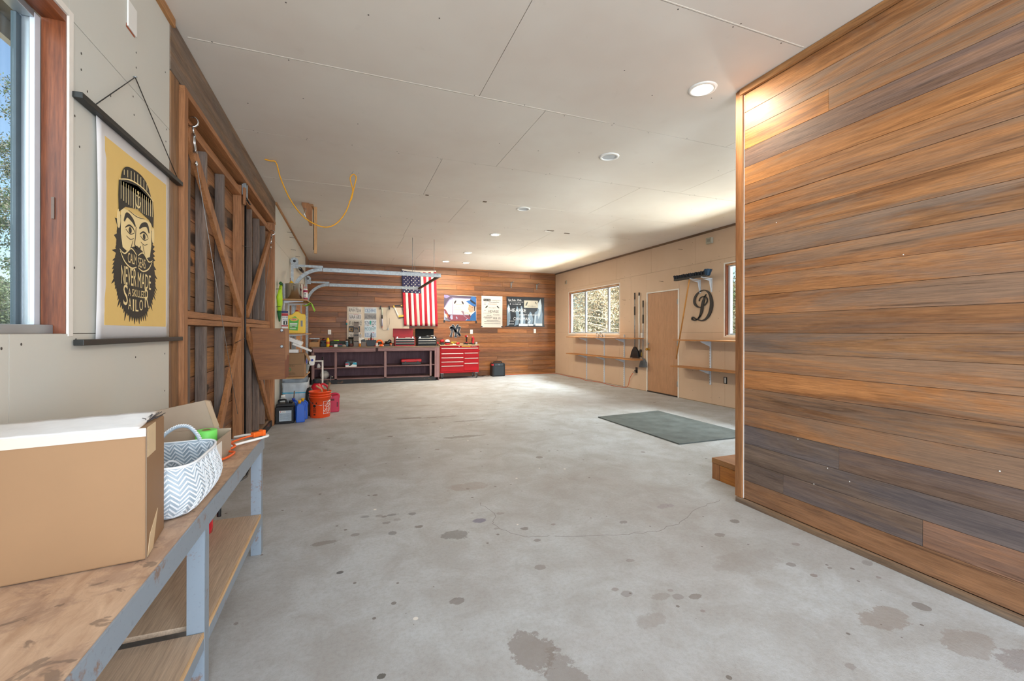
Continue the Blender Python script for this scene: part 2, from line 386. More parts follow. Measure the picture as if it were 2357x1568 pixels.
M_fir = wood('fir_framing', '#b98052', '#83542f', 'Z', .6, stain=.25)
M_firY = wood('fir_framing_level', '#b98052', '#83542f', 'Y', .6, stain=.25)
M_stud = wood('weathered_stud', '#8f7a6c', '#54443a', 'Z', .8, gray=.5, graycol='#75706c', stain=.4)
M_board = wood('dark_sheathing', '#b07c4c', '#5c381d', 'Y', .7, gray=.2, stain=.6, freq=9, knots=True)
M_plyshelf = wood('shelf_board', '#c89058', '#9c6838', 'Y', .55, stain=.1)
M_red_wood = wood('red_stained_jamb', '#94532f', '#5c2c15', 'Z', .45, stain=.45)
M_redY = wood('red_stained_jamb_level', '#94532f', '#5c2c15', 'Y', .45, stain=.45)
M_alu = plain('aluminium_frame', '#aab4bb', .35, .6, var=.05)
M_vinyl = plain('white_vinyl', '#cfd8e2', .4, var=.05)
M_glass = glassmat('window_glass')
M_galv = plain('galvanised_steel', '#9ea3a5', .42, .75, var=.3, scale=30)
M_black = plain('black_plastic', '#17181a', .45, var=.2)
M_blackmetal = plain('black_metal', '#1a1a1c', .4, .4)
M_chrome = plain('chrome', '#d5d8da', .18, 1, var=.05)
M_white = plain('white_plastic', '#ecebe6', .4, var=.04)

# ---------------------------------------------------------------- floor and ceiling
XL, XR, YB, YF, ZC = -.93, 5.78, 11.6, -3.0, 2.97
flo = smesh(MB().box(-1.2, 6.0, YF-.2, YB+.2, -.2, 0).build('floor', M_conc), 'stained grey concrete floor of the garage')
RC = random.Random(2)
for pts_ in (((.87, 2.95), (.92, 2.75), (.86, 2.6), (.93, 2.42), (1.0, 2.36), (1.15, 2.32)), ((1.15, 2.32), (1.5, 2.2), (1.75, 2.16), (2.0, 2.2), (2.3, 2.35), (2.6, 2.42))):
    P = []
    for a, b in zip(pts_[:-1], pts_[1:]):
        for k in range(6): P.append((a[0]+(b[0]-a[0])*k/6+RC.uniform(-.012, .012), a[1]+(b[1]-a[1])*k/6+RC.uniform(-.012, .012), .0012))
    mb = MB(); ribbon(mb, P, lambda u, v, d=0: (u, v, d), 0, .0004, 1); mb.build('hairline_crack', plain('crack_dark', '#77716c', .9), flo, loc=tuple(-c for c in flo.location))
ceil = smesh(MB().box(-1.2, 6.0, YF-.2, YB+.2, ZC+.016, ZC+.2).build('ceiling', M_gap), 'pale drywall ceiling in wide sheets with visible joints')
rows = [YF, -1.84, -.62, .61, 1.845, 3.09, 4.32, 5.55, 6.79, 8.03, 9.27, 10.5, YB]
butts = [.9, 1.45, .9, 1.45, .9, 1.45, .88, 1.48, .92, .94, 1.5, 1.0]
for i in range(len(rows)-1):
    xs = [XL-.1]+[x for x in (butts[i]-2.42, butts[i], butts[i]+2.42, butts[i]+4.84) if XL+.3 < x < XR-.2]+[XR+.1]
    for a, b in zip(xs[:-1], xs[1:]):
        o = MB().box(a+.0018, b-.0018, rows[i]+.0022, rows[i+1]-.0022, ZC, ZC+.014).build('drywall_sheet', M_ceil, ceil)
ceil_parent_fix = ceil
mb = MB(); R = random.Random(11)
for i, y in enumerate(rows[1:-1]):
    x = XL+.15
    while x < XR-.1:
        for dy in (-.018, .018):
            if R.random() < .62: mb.lathe([(.0045, -.0012), (.0045, .0)], (x+R.uniform(-.03, .03), y+dy+R.uniform(-.004, .004), ZC), 6)
        x += .405
for i in range(len(rows)-1):
    x = XL+.2
    while x < XR-.1:
        if R.random() < .55: mb.lathe([(.0045, -.0012), (.0045, 0)], (x+R.uniform(-.02, .02), (rows[i]+rows[i+1])/2+R.uniform(-.15, .15), ZC), 6)
        x += .405
sc_ = mb.build('screw', plain('screw_head', '#4b443e', .6), ceil, kind='stuff')
mb = MB()                                                    # strips of filler along some joints
for y, x0, x1 in ((3.078, -.9, 2.0), (5.538, -.9, 2.9), (1.835, 1.5, 2.6)): mb.box(x0, x1, y, y+.007, ZC-.0012, ZC)
mb.build('joint_filler', plain('joint_compound', '#e4dccf', .7), ceil)
mb = MB()
for (x, y, sx, sy) in ((1.70, 5.53, .025, .02), (3.24, 6.70, .06, .02), (3.6, 6.78, .05, .015), (.93, 5.53, .02, .012)): mb.box(x-sx, x+sx, y-sy, y+sy, ZC-.006, ZC)
mb.build('ceiling_nick', plain('torn_paper', '#6d5c4b', .8), ceil)
for (x, y) in ((3.20, 6.73),):
    MB().box(x-.06, x+.05, y-.015, y+.02, ZC-.014, ZC-.006).build('loose_paper', M_paint, ceil)

# the parts of a structure are built in its own frame: it stands at the centre of its mesh
def under(parent):
    for c in parent.children: c.location = c.location-parent.location
under(ceil)

# ---------------------------------------------------------------- helpers for walls of drywall sheets
def sheet_wall(name, label, F, umin, umax, zmin, zmax, cells, holes, mat, thick=.11, t=.012):
    root = struct(name, label, (0, 0, 0))
    mb = MB()
    for rs in split([(umin, umax, zmin, zmax)], holes):
        for (a, b, c, d) in rs: flat(mb, rect(a, b, c, d), F, -thick-t, -t)
    mb.build('wall_core', M_gap, root)
    for rs in split(cells, holes):
        mb = MB()
        for (a, b, c, d) in rs:
            cell = rs
            flat(mb, rect(a+.0013, b-.0013, c+.0013, d-.0013), F, -t+.0005, 0)
        if rs: mb.build('drywall_sheet', mat, root)
    return root
# ---------------------------------------------------------------- left wall
WIN1 = (.55, 1.985, 1.212, 2.34)
FL = fr_left(XL)
cellsL = [(-3, -.73, 0, 2.335), (-.73, 1.70, 0, 1.212), (-.73, .6, 1.212, 2.335), (.6, 2.9, 1.212, 2.335), (1.70, 2.9, 0, 1.212), (-3, .4, 2.335, 2.97), (.4, 2.9, 2.335, 2.97)]
wl = sheet_wall('wall_left', 'off-white drywall of the left wall around the near window', FL, -3, 2.9, 0, 2.97, cellsL, [WIN1], M_wallL)
GD = (8.2, 10.62, 0, 2.08)
wl2 = sheet_wall('wall_left', 'cream drywall of the left wall beyond the barn doors', FL, 6.50, 10.85, 0, 2.97,
                 [(6.5, 7.7, 0, 2.44), (7.7, 10.85, 0, 2.44), (6.5, 8.9, 2.44, 2.97), (8.9, 10.85, 2.44, 2.97)], [GD], M_wallL)
mb = MB(); R = random.Random(5)
for (y, z) in ((2.06, 2.25), (2.06, 2.19), (2.10, 2.13), (2.02, 2.00), (2.05, 1.90), (2.27, 2.20), (2.48, 2.22), (2.47, 2.30), (2.50, 2.52), (2.50, 2.45), (2.86, 2.32), (2.85, 2.25), (2.84, 2.62), (2.02, 1.45), (2.03, 1.19), (1.67, 1.17), (1.75, 1.18), (2.84, 1.10), (2.5, 1.10), (2.5, .75), (2.84, .9)):
    flat(mb, ell(y, z, .0035, .0045, 8), FL, 0, .001)
mb.build('screw', plain('screw_head', '#4b443e', .6), wl, kind='stuff')
def strip(name, label, mb, mat, bevel=.002): return smesh(mb.build(name, mat, bevel=bevel), label)
strip('trim_1', 'brown wooden strip along the ceiling over the near left wall', MB().box(XL-.01, XL+.018, -3, 2.93, ZC-.05, ZC), M_trimw)
strip('trim_2', 'brown wooden strip along the ceiling over the far left wall', MB().box(XL-.01, XL+.018, 6.56, 10.86, ZC-.035, ZC), M_trimw)
# header beam, old post and jambs around the barn door opening
strip('trim_3', 'weathered grey-brown header beam over the barn doors', MB().box(XL-.09, XL+.004, 2.905, 6.54, 2.675, ZC-.005), M_oldY, .004)
strip('trim_4', 'light fir casing under the header beam', MB().box(XL-.10, XL+.022, 3.06, 6.44, 2.632, 2.672), M_firY)
strip('trim_5', 'old brown wooden post left of the barn doors', MB().box(XL-.09, XL+.004, 2.905, 3.03, 0, 2.67), M_oldZ, .004)
strip('trim_6', 'reddish fir jamb beside the old post', MB().box(XL-.10, XL+.03, 3.033, 3.095, 0, 2.63), M_fir)
strip('trim_7', 'fir jamb on the far side of the barn doors', MB().box(XL-.10, XL+.02, 6.30, 6.40, 0, 2.63), M_fir)
strip('trim_8', 'short old post beyond the barn doors', MB().box(XL-.09, XL+.004, 6.403, 6.498, 0, 2.67), M_oldZ)
strip('trim_9', 'black rusty steel strip along the barn door sill', MB().box(XL-.02, XL+.006, 3.1, 6.46, .0, .075), rusty('sill_steel', '#2c2b2c', '#a0523c', .8, .3, .6, 9))
strip('trim_10', 'rough wooden sill under the barn doors', MB().box(XL-.14, XL-.022, 3.1, 6.30, .0, .05), M_oldY)

# barn doors: framing seen from inside with dark boards behind
def barn_leaf(name, label, y0, y1, studs, flip):
    r = struct(name, label, (-1.0, (y0+y1)/2, .06)); ox, oy, oz = r.location
    def P(mb, nm, mat, col=None, bev=.003): return mb.build(nm, mat, r, loc=(-ox, -oy, -oz), bevel=bev, color=col)
    xi, xo = -.955, -1.018; Rr = random.Random(int(y0*10))
    st = .05
    P(MB().box(xo, xi+.006, y0, y0+st, .06, 2.60), 'stile', M_fir); P(MB().box(xo, xi+.006, y1-st, y1, .06, 2.60), 'stile', M_fir)
    for s in studs:
        P(MB().box(xo, xi, s-.04, s, .10, 1.255), 'stud', M_stud, (Rr.uniform(.8, 1.15),)*3+(1,)); P(MB().box(xo, xi, s-.04, s, 1.355, 2.50), 'stud', M_stud, (Rr.uniform(.8, 1.15),)*3+(1,))
    P(MB().box(xo, xi+.01, y0+st, y1-st, 1.262, 1.302), 'mid_rail', M_firY); P(MB().box(xo, xi+.006, y0+st, y1-st, 1.306, 1.350), 'mid_rail', M_firY, (.93, .9, .85, 1))
    P(MB().box(xo, xi+.006, y0+st, y1-st, 2.50, 2.545), 'top_rail', M_firY); P(MB().box(xo+.02, xi-.02, y0+st, y1-st, 2.555, 2.60), 'top_rail', M_firY)
    P(MB().box(xo, xi+.006, y0+st, y1-st, .06, .10), 'bottom_rail', M_oldY)
    def brace(a, b):
        P(MB().bar((xi+.0165, a[0], a[1]), (xi+.0165, b[0], b[1]), .03, .085, up=(0, b[1]-a[1], -(b[0]-a[0]))), 'brace', M_fir)
    if not flip: brace((y0+.09, 2.46), (y1-.10, 1.39)); brace((y1-.12, 1.24), (y0+.50, .12))
    else: brace((y1-.07, 2.46), (y0+.09, 1.39)); brace((y0+.09, 1.24), (y1-.07, .12))
    z = .04; 
    while z < 2.6:
        h = Rr.uniform(.15, .2); z1 = min(z+h, 2.62); k = Rr.uniform(.75, 1.25)
        P(MB().box(-1.045+Rr.uniform(0, .006), -1.019-Rr.uniform(0, .004), y0, y1, z+.002, z1-.002), 'board', M_board, (k, k*Rr.uniform(.92, 1), k*Rr.uniform(.85, 1), 1), .004); z = z1
    P(MB().box(-1.12, -1.09, y0-.02, y1+.02, .02, 2.64), 'outer_cladding', M_oldY)
    return r
d2 = barn_leaf('door_2', 'near barn door leaf with cross bracing, open studs and knotty boards', 3.10, 4.74, [3.33, 3.68, 4.15], False)
d3 = barn_leaf('door_3', 'far barn door leaf half hidden by a plywood box', 4.80, 6.30, [5.22, 5.62, 5.98], True)
# hardware on the doors
def turnbuckle(label, top, bot, cab_end):
    t = thing('turnbuckle_cable', label, 'cable', top, group=None); o = Vector(top)
    def L(p): return tuple(Vector(p)-o)
    T, B, E_ = Vector(top), Vector(bot), Vector(cab_end); dv = (B-T)
    pts = [L(T+Vector((.030*math.sin(a), 0, .030*math.cos(a)))) for a in [k*PI/6 for k in range(-1, 9)]]
    MB().tube(pts, .0065, 6).build('hook', M_chrome, t)
    a, b = T+dv*.32, T+dv*.72; n = Vector((0, dv.z, -dv.y)).normalized()*.010
    MB().tube([L(T+dv*.1), L(a)], .006, 6).build('rod', M_chrome, t)
    MB().tube([L(a+n), L(b+n)], .0055, 6).tube([L(a-n), L(b-n)], .0055, 6).cbox(L(a), (.016, .026, .016)).cbox(L(b), (.016, .026, .016)).build('turnbuckle', M_chrome, t)
    MB().tube([L(B+Vector((0, .013*math.sin(q), .013*math.cos(q)))) for q in [k*PI/5 for k in range(11)]], .006, 6).build('eye', M_chrome, t)
    MB().tube([L(B), L(B+(E_-B)*.5), L(E_)], .0022, 5).build('cable', plain('steel_cable', '#9c9a98', .5, .6), t)
turnbuckle('steel turnbuckle and bracing cable slanting across the near barn door leaf', (-.910, 3.20, 2.52), (-.910, 3.28, 2.29), (-.910, 4.38, .50))
turnbuckle('steel turnbuckle and bracing cable slanting across the far barn door leaf', (-.910, 6.16, 2.47), (-.910, 6.08, 2.27), (-.910, 5.52, 1.45))
t = thing('cane_bolt', 'long black cane bolt with steel bracket between the barn door leaves', 'door bolt', (-.93, 4.77, .2))
MB().tube([(0, 0, -.12), (0, 0, 2.3)], .009, 8).build('rod', M_blackmetal, t)
MB().box(-.02, .008, -.05, .06, 2.32, 2.42).box(-.01, .014, -.04, -.025, 2.30, 2.44).box(-.01, .014, .02, .035, 2.30, 2.44).build('bracket', M_galv, t)
MB().tube([(.004, 0, 2.3), (.02, .04, 2.27), (.02, .1, 2.27)], .008, 8).build('handle', M_blackmetal, t)
MB().cbox((.004, -.06, 2.30), (.02, .04, .16)).build('wood_block', M_fir, t, bevel=.003)
MB().tube([(0, -.12, 1.82), (.02, .14, 1.85)], .0025, 5).build('nail', M_blackmetal, t)
MB().tube([(.01, -.45, .92), (.02, -.1, .96)], .0025, 5).build('nail', M_blackmetal, t)

# plywood box fixed beside the far barn door
t = thing('plywood_box', 'reddish plywood box jutting out in front of the far barn door', 'box', (-.79, 5.10, .72))
pts = [(-.155, .345), (-.155, .535), (.158, .535), (.158, 0), (-.08, 0)]
PLY = wood('red_plywood', '#9c632f', '#7a4820', 'X', .5, stain=.12)
MB().prism(pts, lambda u, v: (u, 0, v), lambda u, v: (u, .012, v)).build('front_panel', PLY, t)
MB().box(.146, .158, .013, .34, 0, .535).build('side_panel', wood('side_plywood', '#8a4c2c', '#6b3720', 'Z', .5), t)
MB().prism([(.0125, .22), (.06, .19), (.2, .25), (.34, .23), (.34, .535), (.0125, .535)], lambda u, v: (.1585, u, v), lambda u, v: (.160, u, v)).build('torn_veneer', wood('torn_veneer', '#b88a68', '#94684a', 'Z', .8), t)
MB().box(-.152, .145, .013, .34, .523, .534).build('top_panel', PLY, t); MB().box(-.07, .145, .013, .34, 0, .012).build('bottom_panel', PLY, t)
for z in (.515, .345): MB().lathe([(.017, 0), (.012, -.012), (.004, -.013)], (0, 0, 0), 12).build('washer', M_galv, t, loc=(.130, 0, z), rot=(PI/2, 0, 0)) if False else MB().tube([(.130, 0, z), (.130, -.008, z)], [.018, .012], 12).build('washer', M_galv, t)

# ---------------------------------------------------------------- window 1 (near left)
w1 = struct('window_1', 'sliding window in the near left wall with a red-brown jamb', (-.93, 1.27, 1.2))
def W(mb, nm, mat, bev=.0, **k): return mb.build(nm, mat, w1, loc=(.93, -1.27, -1.2), bevel=bev, **k)
y0, y1, z0, z1 = WIN1
W(MB().box(-.934, -.927, y1-.004, y1+.022, z0-.01, z1+.02), 'plaster_edge', M_paint); W(MB().box(-.934, -.927, y0, y1-.0045, z1-.004, z1+.02), 'plaster_edge', M_paint)
W(MB().box(-.999, -.934, y1-.010, y1-.001, z0, z1), 'jamb', M_red_wood); W(MB().box(-.999, -.934, y0+.002, y1-.011, z1-.03, z1-.001), 'jamb_head', M_redY)
W(MB().box(-.999, -.934, y0+.001, y0+.010, z0, z1), 'jamb', M_red_wood)
W(MB().box(-1.045, -.965, y0+.011, y1-.012, z0-.002, z0+.03), 'sill', M_alu, .002)
W(MB().box(-1.014, -1.000, y1-.042, y1-.011, z0+.03, z1-.035), 'jamb_track', M_vinyl, .002)
W(MB().box(-1.030, -1.015, y1-.040, y1-.011, z0+.03, z1-.035), 'frame', M_alu, .001); W(MB().box(-1.050, -1.031, y1-.036, y1-.011, z0+.03, z1-.035), 'frame', M_alu, .001)
W(MB().box(-1.045, -1.0, y0+.012, y1-.043, z1-.055, z1-.031), 'frame', M_alu, .002)
W(MB().box(-1.050, -1.036, y1-.062, y1-.037, z0+.03, z1-.056), 'sash_stile', plain('dark_sash', '#4c5a62', .5, .2), .001)
W(MB().box(-1.050, -1.036, 1.16, 1.21, z0+.03, z1-.056), 'sash_stile', M_alu, .002)
W(MB().box(-1.044, -1.042, y0+.012, y1-.063, z0+.03, z1-.056), 'pane', M_glass)
MB().cbox((-.966+.93, 1.972-1.27, 1.65-1.2), (.008, .003, .075)).build('catch', rusty('dull_catch', '#6c5a50'), w1)
# ---------------------------------------------------------------- right wall
WIN2 = (8.34, 10.76, 1.18, 2.335); WIN3 = (3.9, 5.385, 1.165, 2.345); DOOR1 = (6.44, 7.37, 0, 2.045)
FR = fr_right(XR)
cR = []
for (za, zb, js) in ((0, 1.22, [-3, -1.5, .9, 3.3, 5.65, 8.1, 10.5, 11.6]), (1.22, 2.44, [-3, -.3, 2.1, 4.5, 6.43, 7.9, 10.3, 11.6]), (2.44, 2.97, [-3, -.9, 1.5, 3.9, 6.03, 7.23, 8.47, 9.65, 10.88, 11.6])):
    for a, b in zip(js[:-1], js[1:]): cR.append((a, b, za, zb))
wr = sheet_wall('wall_right', 'beige drywall of the right wall with shelves, door and windows', FR, -3, 11.6, 0, 2.97, cR, [WIN2, WIN3, DOOR1], M_wallR)
strip('trim_11', 'dark brown wooden strip along the ceiling over the right wall', MB().box(XR-.02, XR+.02, -3, 11.57, ZC-.035, ZC), M_oldY)
strip('baseboard_right', 'thin brown strip where the right wall meets the floor', MB().box(XR-.006, XR, 2.4, 6.42, 0, .012).box(XR-.006, XR, 7.39, 11.57, 0, .012), plain('strip_brown', '#a08c74', .9))  # thin strip, browner and darker than the wall above it
mb = MB(); R = random.Random(9)
for (y, z) in [(y+R.uniform(-.02, .02), z+R.uniform(-.05, .05)) for y in (5.5, 5.68, 6.1, 7.62, 7.95, 8.14, 9.35, 10.9, 11.2) for z in (.15, .5, .9, 1.5, 1.9, 2.4, 2.5, 2.8)]:
    flat(mb, ell(y, z, .005, .005, 6), FR, 0, .001)
mb.build('screw', plain('screw_head', '#4b443e', .6), wr, kind='stuff')
def sliding_window(name, label, W_, mulls, root_at):
    y0, y1, z0, z1 = W_; w = struct(name, label, root_at); off = tuple(-c for c in root_at)
    def B(mb, nm, mat, bev=.002, **k): return mb.build(nm, mat, w, loc=off, bevel=bev, **k)
    e = .022
    B(MB().box(XR-.004, XR+.002, y0-e, y0, z0-e, z1+e), 'plaster_edge', M_paint, 0); B(MB().box(XR-.004, XR+.002, y1, y1+e, z0-e, z1+e), 'plaster_edge', M_paint, 0)
    B(MB().box(XR-.004, XR+.002, y0, y1, z1, z1+e), 'plaster_edge', M_paint, 0); B(MB().box(XR-.004, XR+.002, y0, y1, z0-e, z0), 'plaster_edge', M_paint, 0)
    B(MB().box(XR+.004, XR+.12, y1-.022, y1, z0, z1), 'jamb', M_red_wood); B(MB().box(XR+.004, XR+.12, y0, y0+.022, z0, z1), 'jamb', M_red_wood)
    B(MB().box(XR+.004, XR+.12, y0+.022, y1-.022, z1-.022, z1), 'jamb_head', M_trimw); B(MB().box(XR+.004, XR+.12, y0+.022, y1-.022, z0, z0+.018), 'sill', M_paint)
    a, b = y0+.022, y1-.022
    B(MB().box(XR+.05, XR+.1, b-.04, b, z0+.018, z1-.022), 'frame', M_vinyl); B(MB().box(XR+.05, XR+.1, a, a+.04, z0+.018, z1-.022), 'frame', M_vinyl)
    B(MB().box(XR+.05, XR+.1, a+.04, b-.04, z0+.018, z0+.045), 'frame', M_alu); B(MB().box(XR+.05, XR+.1, a+.04, b-.04, z1-.05, z1-.022), 'frame', M_alu)
    for m in mulls: B(MB().box(XR+.045, XR+.085, m-.03, m+.03, z0+.045, z1-.05), 'mullion', M_alu)
    ed = [a+.04]+[m for m in mulls]+[b-.04]
    for i in range(len(ed)-1):
        B(MB().box(XR+.064, XR+.067, ed[i]+(.031 if i else 0), ed[i+1]-(.031 if i < len(ed)-2 else 0), z0+.046, z1-.051), 'pane', M_glass, 0)
sliding_window('window_2', 'three-part sliding window in the far right wall', WIN2, [8.86, 9.93], (XR, 9.55, 1.18))
sliding_window('window_3', 'window in the right wall half hidden by the plank partition', WIN3, [4.6], (XR, 4.64, 1.16))
# door 1
dr = struct('door_1', 'flat tan entry door with a white frame in the right wall', (XR, 6.9, 0)); off = (-XR, -6.9, 0)
y0, y1, _, z1 = DOOR1
for a, b, c, d in ((y0-.004, y0+.022, 0, z1), (y1-.022, y1+.004, 0, z1), (y0+.022, y1-.022, z1-.024, z1)):
    MB().box(XR-.010, XR+.06, a, b, c, d).build('frame', M_paint, dr, loc=off, bevel=.002)
MB().box(XR+.004, XR+.045, y0+.023, y1-.023, .0225, z1-.025).build('door_leaf', wood('door_skin', '#b98e6c', '#ae8360', 'Z', .5, stain=.03), dr, loc=off, bevel=.002)
MB().box(XR-.01, XR+.05, y0+.024, y1-.024, .0, .022).build('threshold', plain('threshold_dark', '#2d2520', .6), dr, loc=off)
MB().lathe([(.028, 0), (.028, .006), (.011, .012), (.011, .035), (.026, .045), (.028, .06), (.018, .072), (.0, .074)], n=16).build('knob', plain('brass', '#c79a3f', .25, .9, var=.1), dr, loc=(-.0-.002, .40, .875), rot=(0, -PI/2, 0))
MB().lathe([(.016, 0), (.016, .008), (.008, .010)], n=12).build('deadbolt', M_galv, dr, loc=(-.002, .405, .99), rot=(0, -PI/2, 0))
for z in (.25, 1.02, 1.80): MB().box(XR-.014, XR-.004, y0+.018, y0+.036, z-.05, z+.05).build('hinge', M_galv, dr, loc=off)
# ---------------------------------------------------------------- back wall
wb = struct('wall_back', 'back wall clad in brown horizontal cedar planks', (2.4, YB, 0))
MB().box(-1.1, 6.0, YB+.012, YB+.12, 0, 2.97).build('wall_core', plain('dark_core', '#2a1a10', .9), wb, loc=(-2.4, -YB, 0))
R = random.Random(21); h = .1322
for i in range(23):
    z0_, z1_ = i*h, min((i+1)*h, 2.955)
    if z1_-z0_ < .03: continue
    x = XL-.01+0; first = True
    while x < XR-.01:
        L = R.choice([.5, .9, 1.3, 1.9, 2.4, 3.1])*(R.uniform(.5, 1) if first else 1); x1 = min(x+L, XR-.002)
        if XR-.002-x1 < .25: x1 = XR-.002
        xm = (x+x1)/2; k = R.uniform(.62, 1.18)*(.62+.5*min(1, max(0, (xm+.6)/3.2)) if False else 1)
        g = R.random()
        col = (k, k*R.uniform(.94, 1.02), k*R.uniform(.86, 1.0), 1) if g > .14 else (k*.72, k*.74, k*.85, 1)
        if z0_ < .75 and xm > 2.5 and g < .5: col = (k*1.05, k*1.12, k*1.25, 1)
        o = MB().box(x+.0012, x1-.0012, YB-.004+R.uniform(-.001, .001), YB+.011, z0_+.0016, z1_-.0016).build('plank', M_cedarX, wb, loc=(-2.4, -YB, 0), bevel=.002, seg=1, color=col)
        x = x1; first = False
strip('trim_12', 'cedar strip along the ceiling over the back wall', MB().box(XL, XR-.03, YB-.022, YB-.006, ZC-.03, ZC-.001), M_cedarX)
wl3 = struct('wall_left', 'cedar planks on the left wall beside the back corner', (XL, 11.2, 0))
MB().box(XL-.12, XL-.002, 10.86, 11.6, 0, 2.97).build('wall_core', plain('dark_core', '#2a1a10', .9), wl3, loc=(-XL, -11.2, 0))
for i in range(23):
    z0_, z1_ = i*h, min((i+1)*h, 2.965)
    if z1_-z0_ < .03: continue
    k = R.uniform(.75, 1.0); MB().box(XL-.001, XL+.014, 10.86, YB-.006, z0_+.001, z1_-.001).build('plank', M_cedar, wl3, loc=(-XL, -11.2, 0), bevel=.0015, color=(k, k*.95, k*.9, 1))
# front wall behind the camera with the open bay
wf = struct('wall_front', 'wall behind the viewer around the wide open bay', (2.4, YF, 0))
for (a, b, c, d) in ((-1.05, -.7, 0, 2.97), (5.6, 5.9, 0, 2.97), (-.7, 5.6, 2.85, 2.97)):
    MB().box(a, b, YF-.15, YF, c, d).build('wall_core', M_wallL, wf, loc=(-2.4, -YF, 0))
# garage door in the left wall
g = struct('door_4', 'brown overhead door in the left wall behind the shelves', (-1.0, 9.4, 0))
for i in range(4):
    MB().box(-.965, -.945, 8.2, 10.62, i*.52+.003, i*.52+.517).build('door_panel', wood('garage_panel', '#c08a5c', '#97653c', 'Y', .6), g, loc=(1.0, -9.4, 0), bevel=.004)
for y in (9.0, 10.0): MB().box(-.944, -.925, y-.02, y+.02, 0, 2.07).build('door_strut', M_galv, g, loc=(1.0, -9.4, 0))
for (a, b) in ((8.14, 8.2), (10.62, 10.68)): MB().box(-.97, -.912, a, b, 0, 2.13).build('jamb', M_fir, g, loc=(1.0, -9.4, 0))
MB().box(-1.02, -.97, 8.1, 10.72, 0, 2.15).build('outer_skin', M_oldY, g, loc=(1.0, -9.4, 0))

# ---------------------------------------------------------------- plank partition on the right
wp = struct('wall_partition', 'near right partition clad in weathered horizontal cedar planks', (2.66, .6, 0)); off = (-2.66, -.6, 0)
XP = 2.655
MB().box(XP+.012, XP+.11, -3, 2.33, 0, 2.965).build('wall_core', plain('dark_core', '#2a1a10', .9), wp, loc=off)
PL = [  # from the ceiling down: splits along Y and tints, colours of the boards themselves
 [(2.30, -3, (1.15, 1.05, .85))], [(2.30, .98, (1.1, .95, .75)), (.98, -3, (.62, .66, .75))], [(2.30, -3, (1.0, .98, .95))],
 [(2.30, 1.72, (1.3, 1.05, .6)), (1.72, -3, (.95, .9, .82))], [(2.30, -3, (.62, .58, .60))], [(2.30, -3, (1.15, 1.02, .78))], [(2.30, -3, (.98, .92, .85))],
 [(2.30, -3, (1.08, .96, .8))], [(2.30, -3, (1.05, .98, .88))], [(2.30, -3, (.98, .98, .98))], [(2.30, -3, (1.08, .97, .85))], [(2.30, -3, (1.02, .96, .9))],
 [(2.30, -3, (1.05, .95, .85))], [(2.30, -3, (.78, .74, .72))], [(2.30, -3, (.80, .82, .86))], [(2.30, -3, (1.08, .96, .82))], [(2.30, -3, (1.1, .95, .78))],
 [(2.30, -3, (.78, .76, .74))], [(2.30, -3, (.95, .86, .76))], [(2.30, 1.66, (.48, .55, .66)), (1.66, -3, (.44, .46, .53))], [(2.30, -3, (.44, .50, .60))],
 [(2.30, 2.0, (.40, .46, .58)), (2.0, 1.27, (.46, .50, .58)), (1.27, -3, (.78, .62, .52))], [(2.30, -3, (.72, .58, .44))], [(2.30, -3, (.50, .44, .38))]]
M_cedG = wood('weathered_plank', '#c8a080', '#86664e', 'Y', .5, gray=.35, graycol='#7c7f88', stain=.35)
n = len(PL)-1; top = 2.925; pitch = (top-.035)/22.0
edges = [top-i*pitch for i in range(23)]
R = random.Random(3)
rowsP = PL[:1]+PL[1:]; rowsP = [r for i, r in enumerate(rowsP) if i != 1][:22] if False else PL
idx = [0, 2, 3, 4, 5, 6, 7, 8, 9, 10, 11, 12, 13, 14, 15, 16, 18-1, 18, 19, 20, 21, 22]
for i in range(22):
    for (ya, yb, c) in PL[idx[i]]:
        MB().box(XP-.006+R.uniform(-.001, .001), XP+.011, yb+.0006, ya-.0006, edges[i+1]+.0012, edges[i]-.0004).build('plank', M_cedG if sum(c) < 2.2 else M_cedar, wp, loc=off, bevel=.0012, color=c+(1,))
strip('trim_13', 'light cedar board along the ceiling over the plank partition', MB().box(XP-.032, XP-.007, -3, 2.32, 2.925, ZC-.002), M_trimw)
strip('trim_14', 'brown cedar strip along the foot of the plank partition', MB().box(XP-.034, XP-.007, -3, 2.345, 0, .034), M_oldY)
strip('trim_15', 'vertical cedar post at the end of the plank partition', MB().box(XP-.022, XP+.005, 2.302, 2.36, .035, 2.965), M_trimz)
strip('trim_16', 'cedar end board closing the plank partition', MB().box(XP+.012, XP+.12, 2.335, 2.36, 0, 2.965), M_trimz)
strip('trim_17', 'thin pale gap filler beside the post of the plank partition', MB().box(XP-.010, XP-.007, 2.297, 2.302, .035, 2.92), M_paint, 0)
mb = MB()
for (y, z) in ((2.05, 1.95), (1.35, 1.62), (1.9, .55), (1.72, .42), (1.6, .38), (1.8, .3), (1.0, .62)): flat(mb, ell(y, z, .003, .0035, 7), lambda u, v, d=0: (XP-.008-d, u, v), 0, .001)
mb.build('paint_spot', M_white, wp, loc=off, kind='stuff')
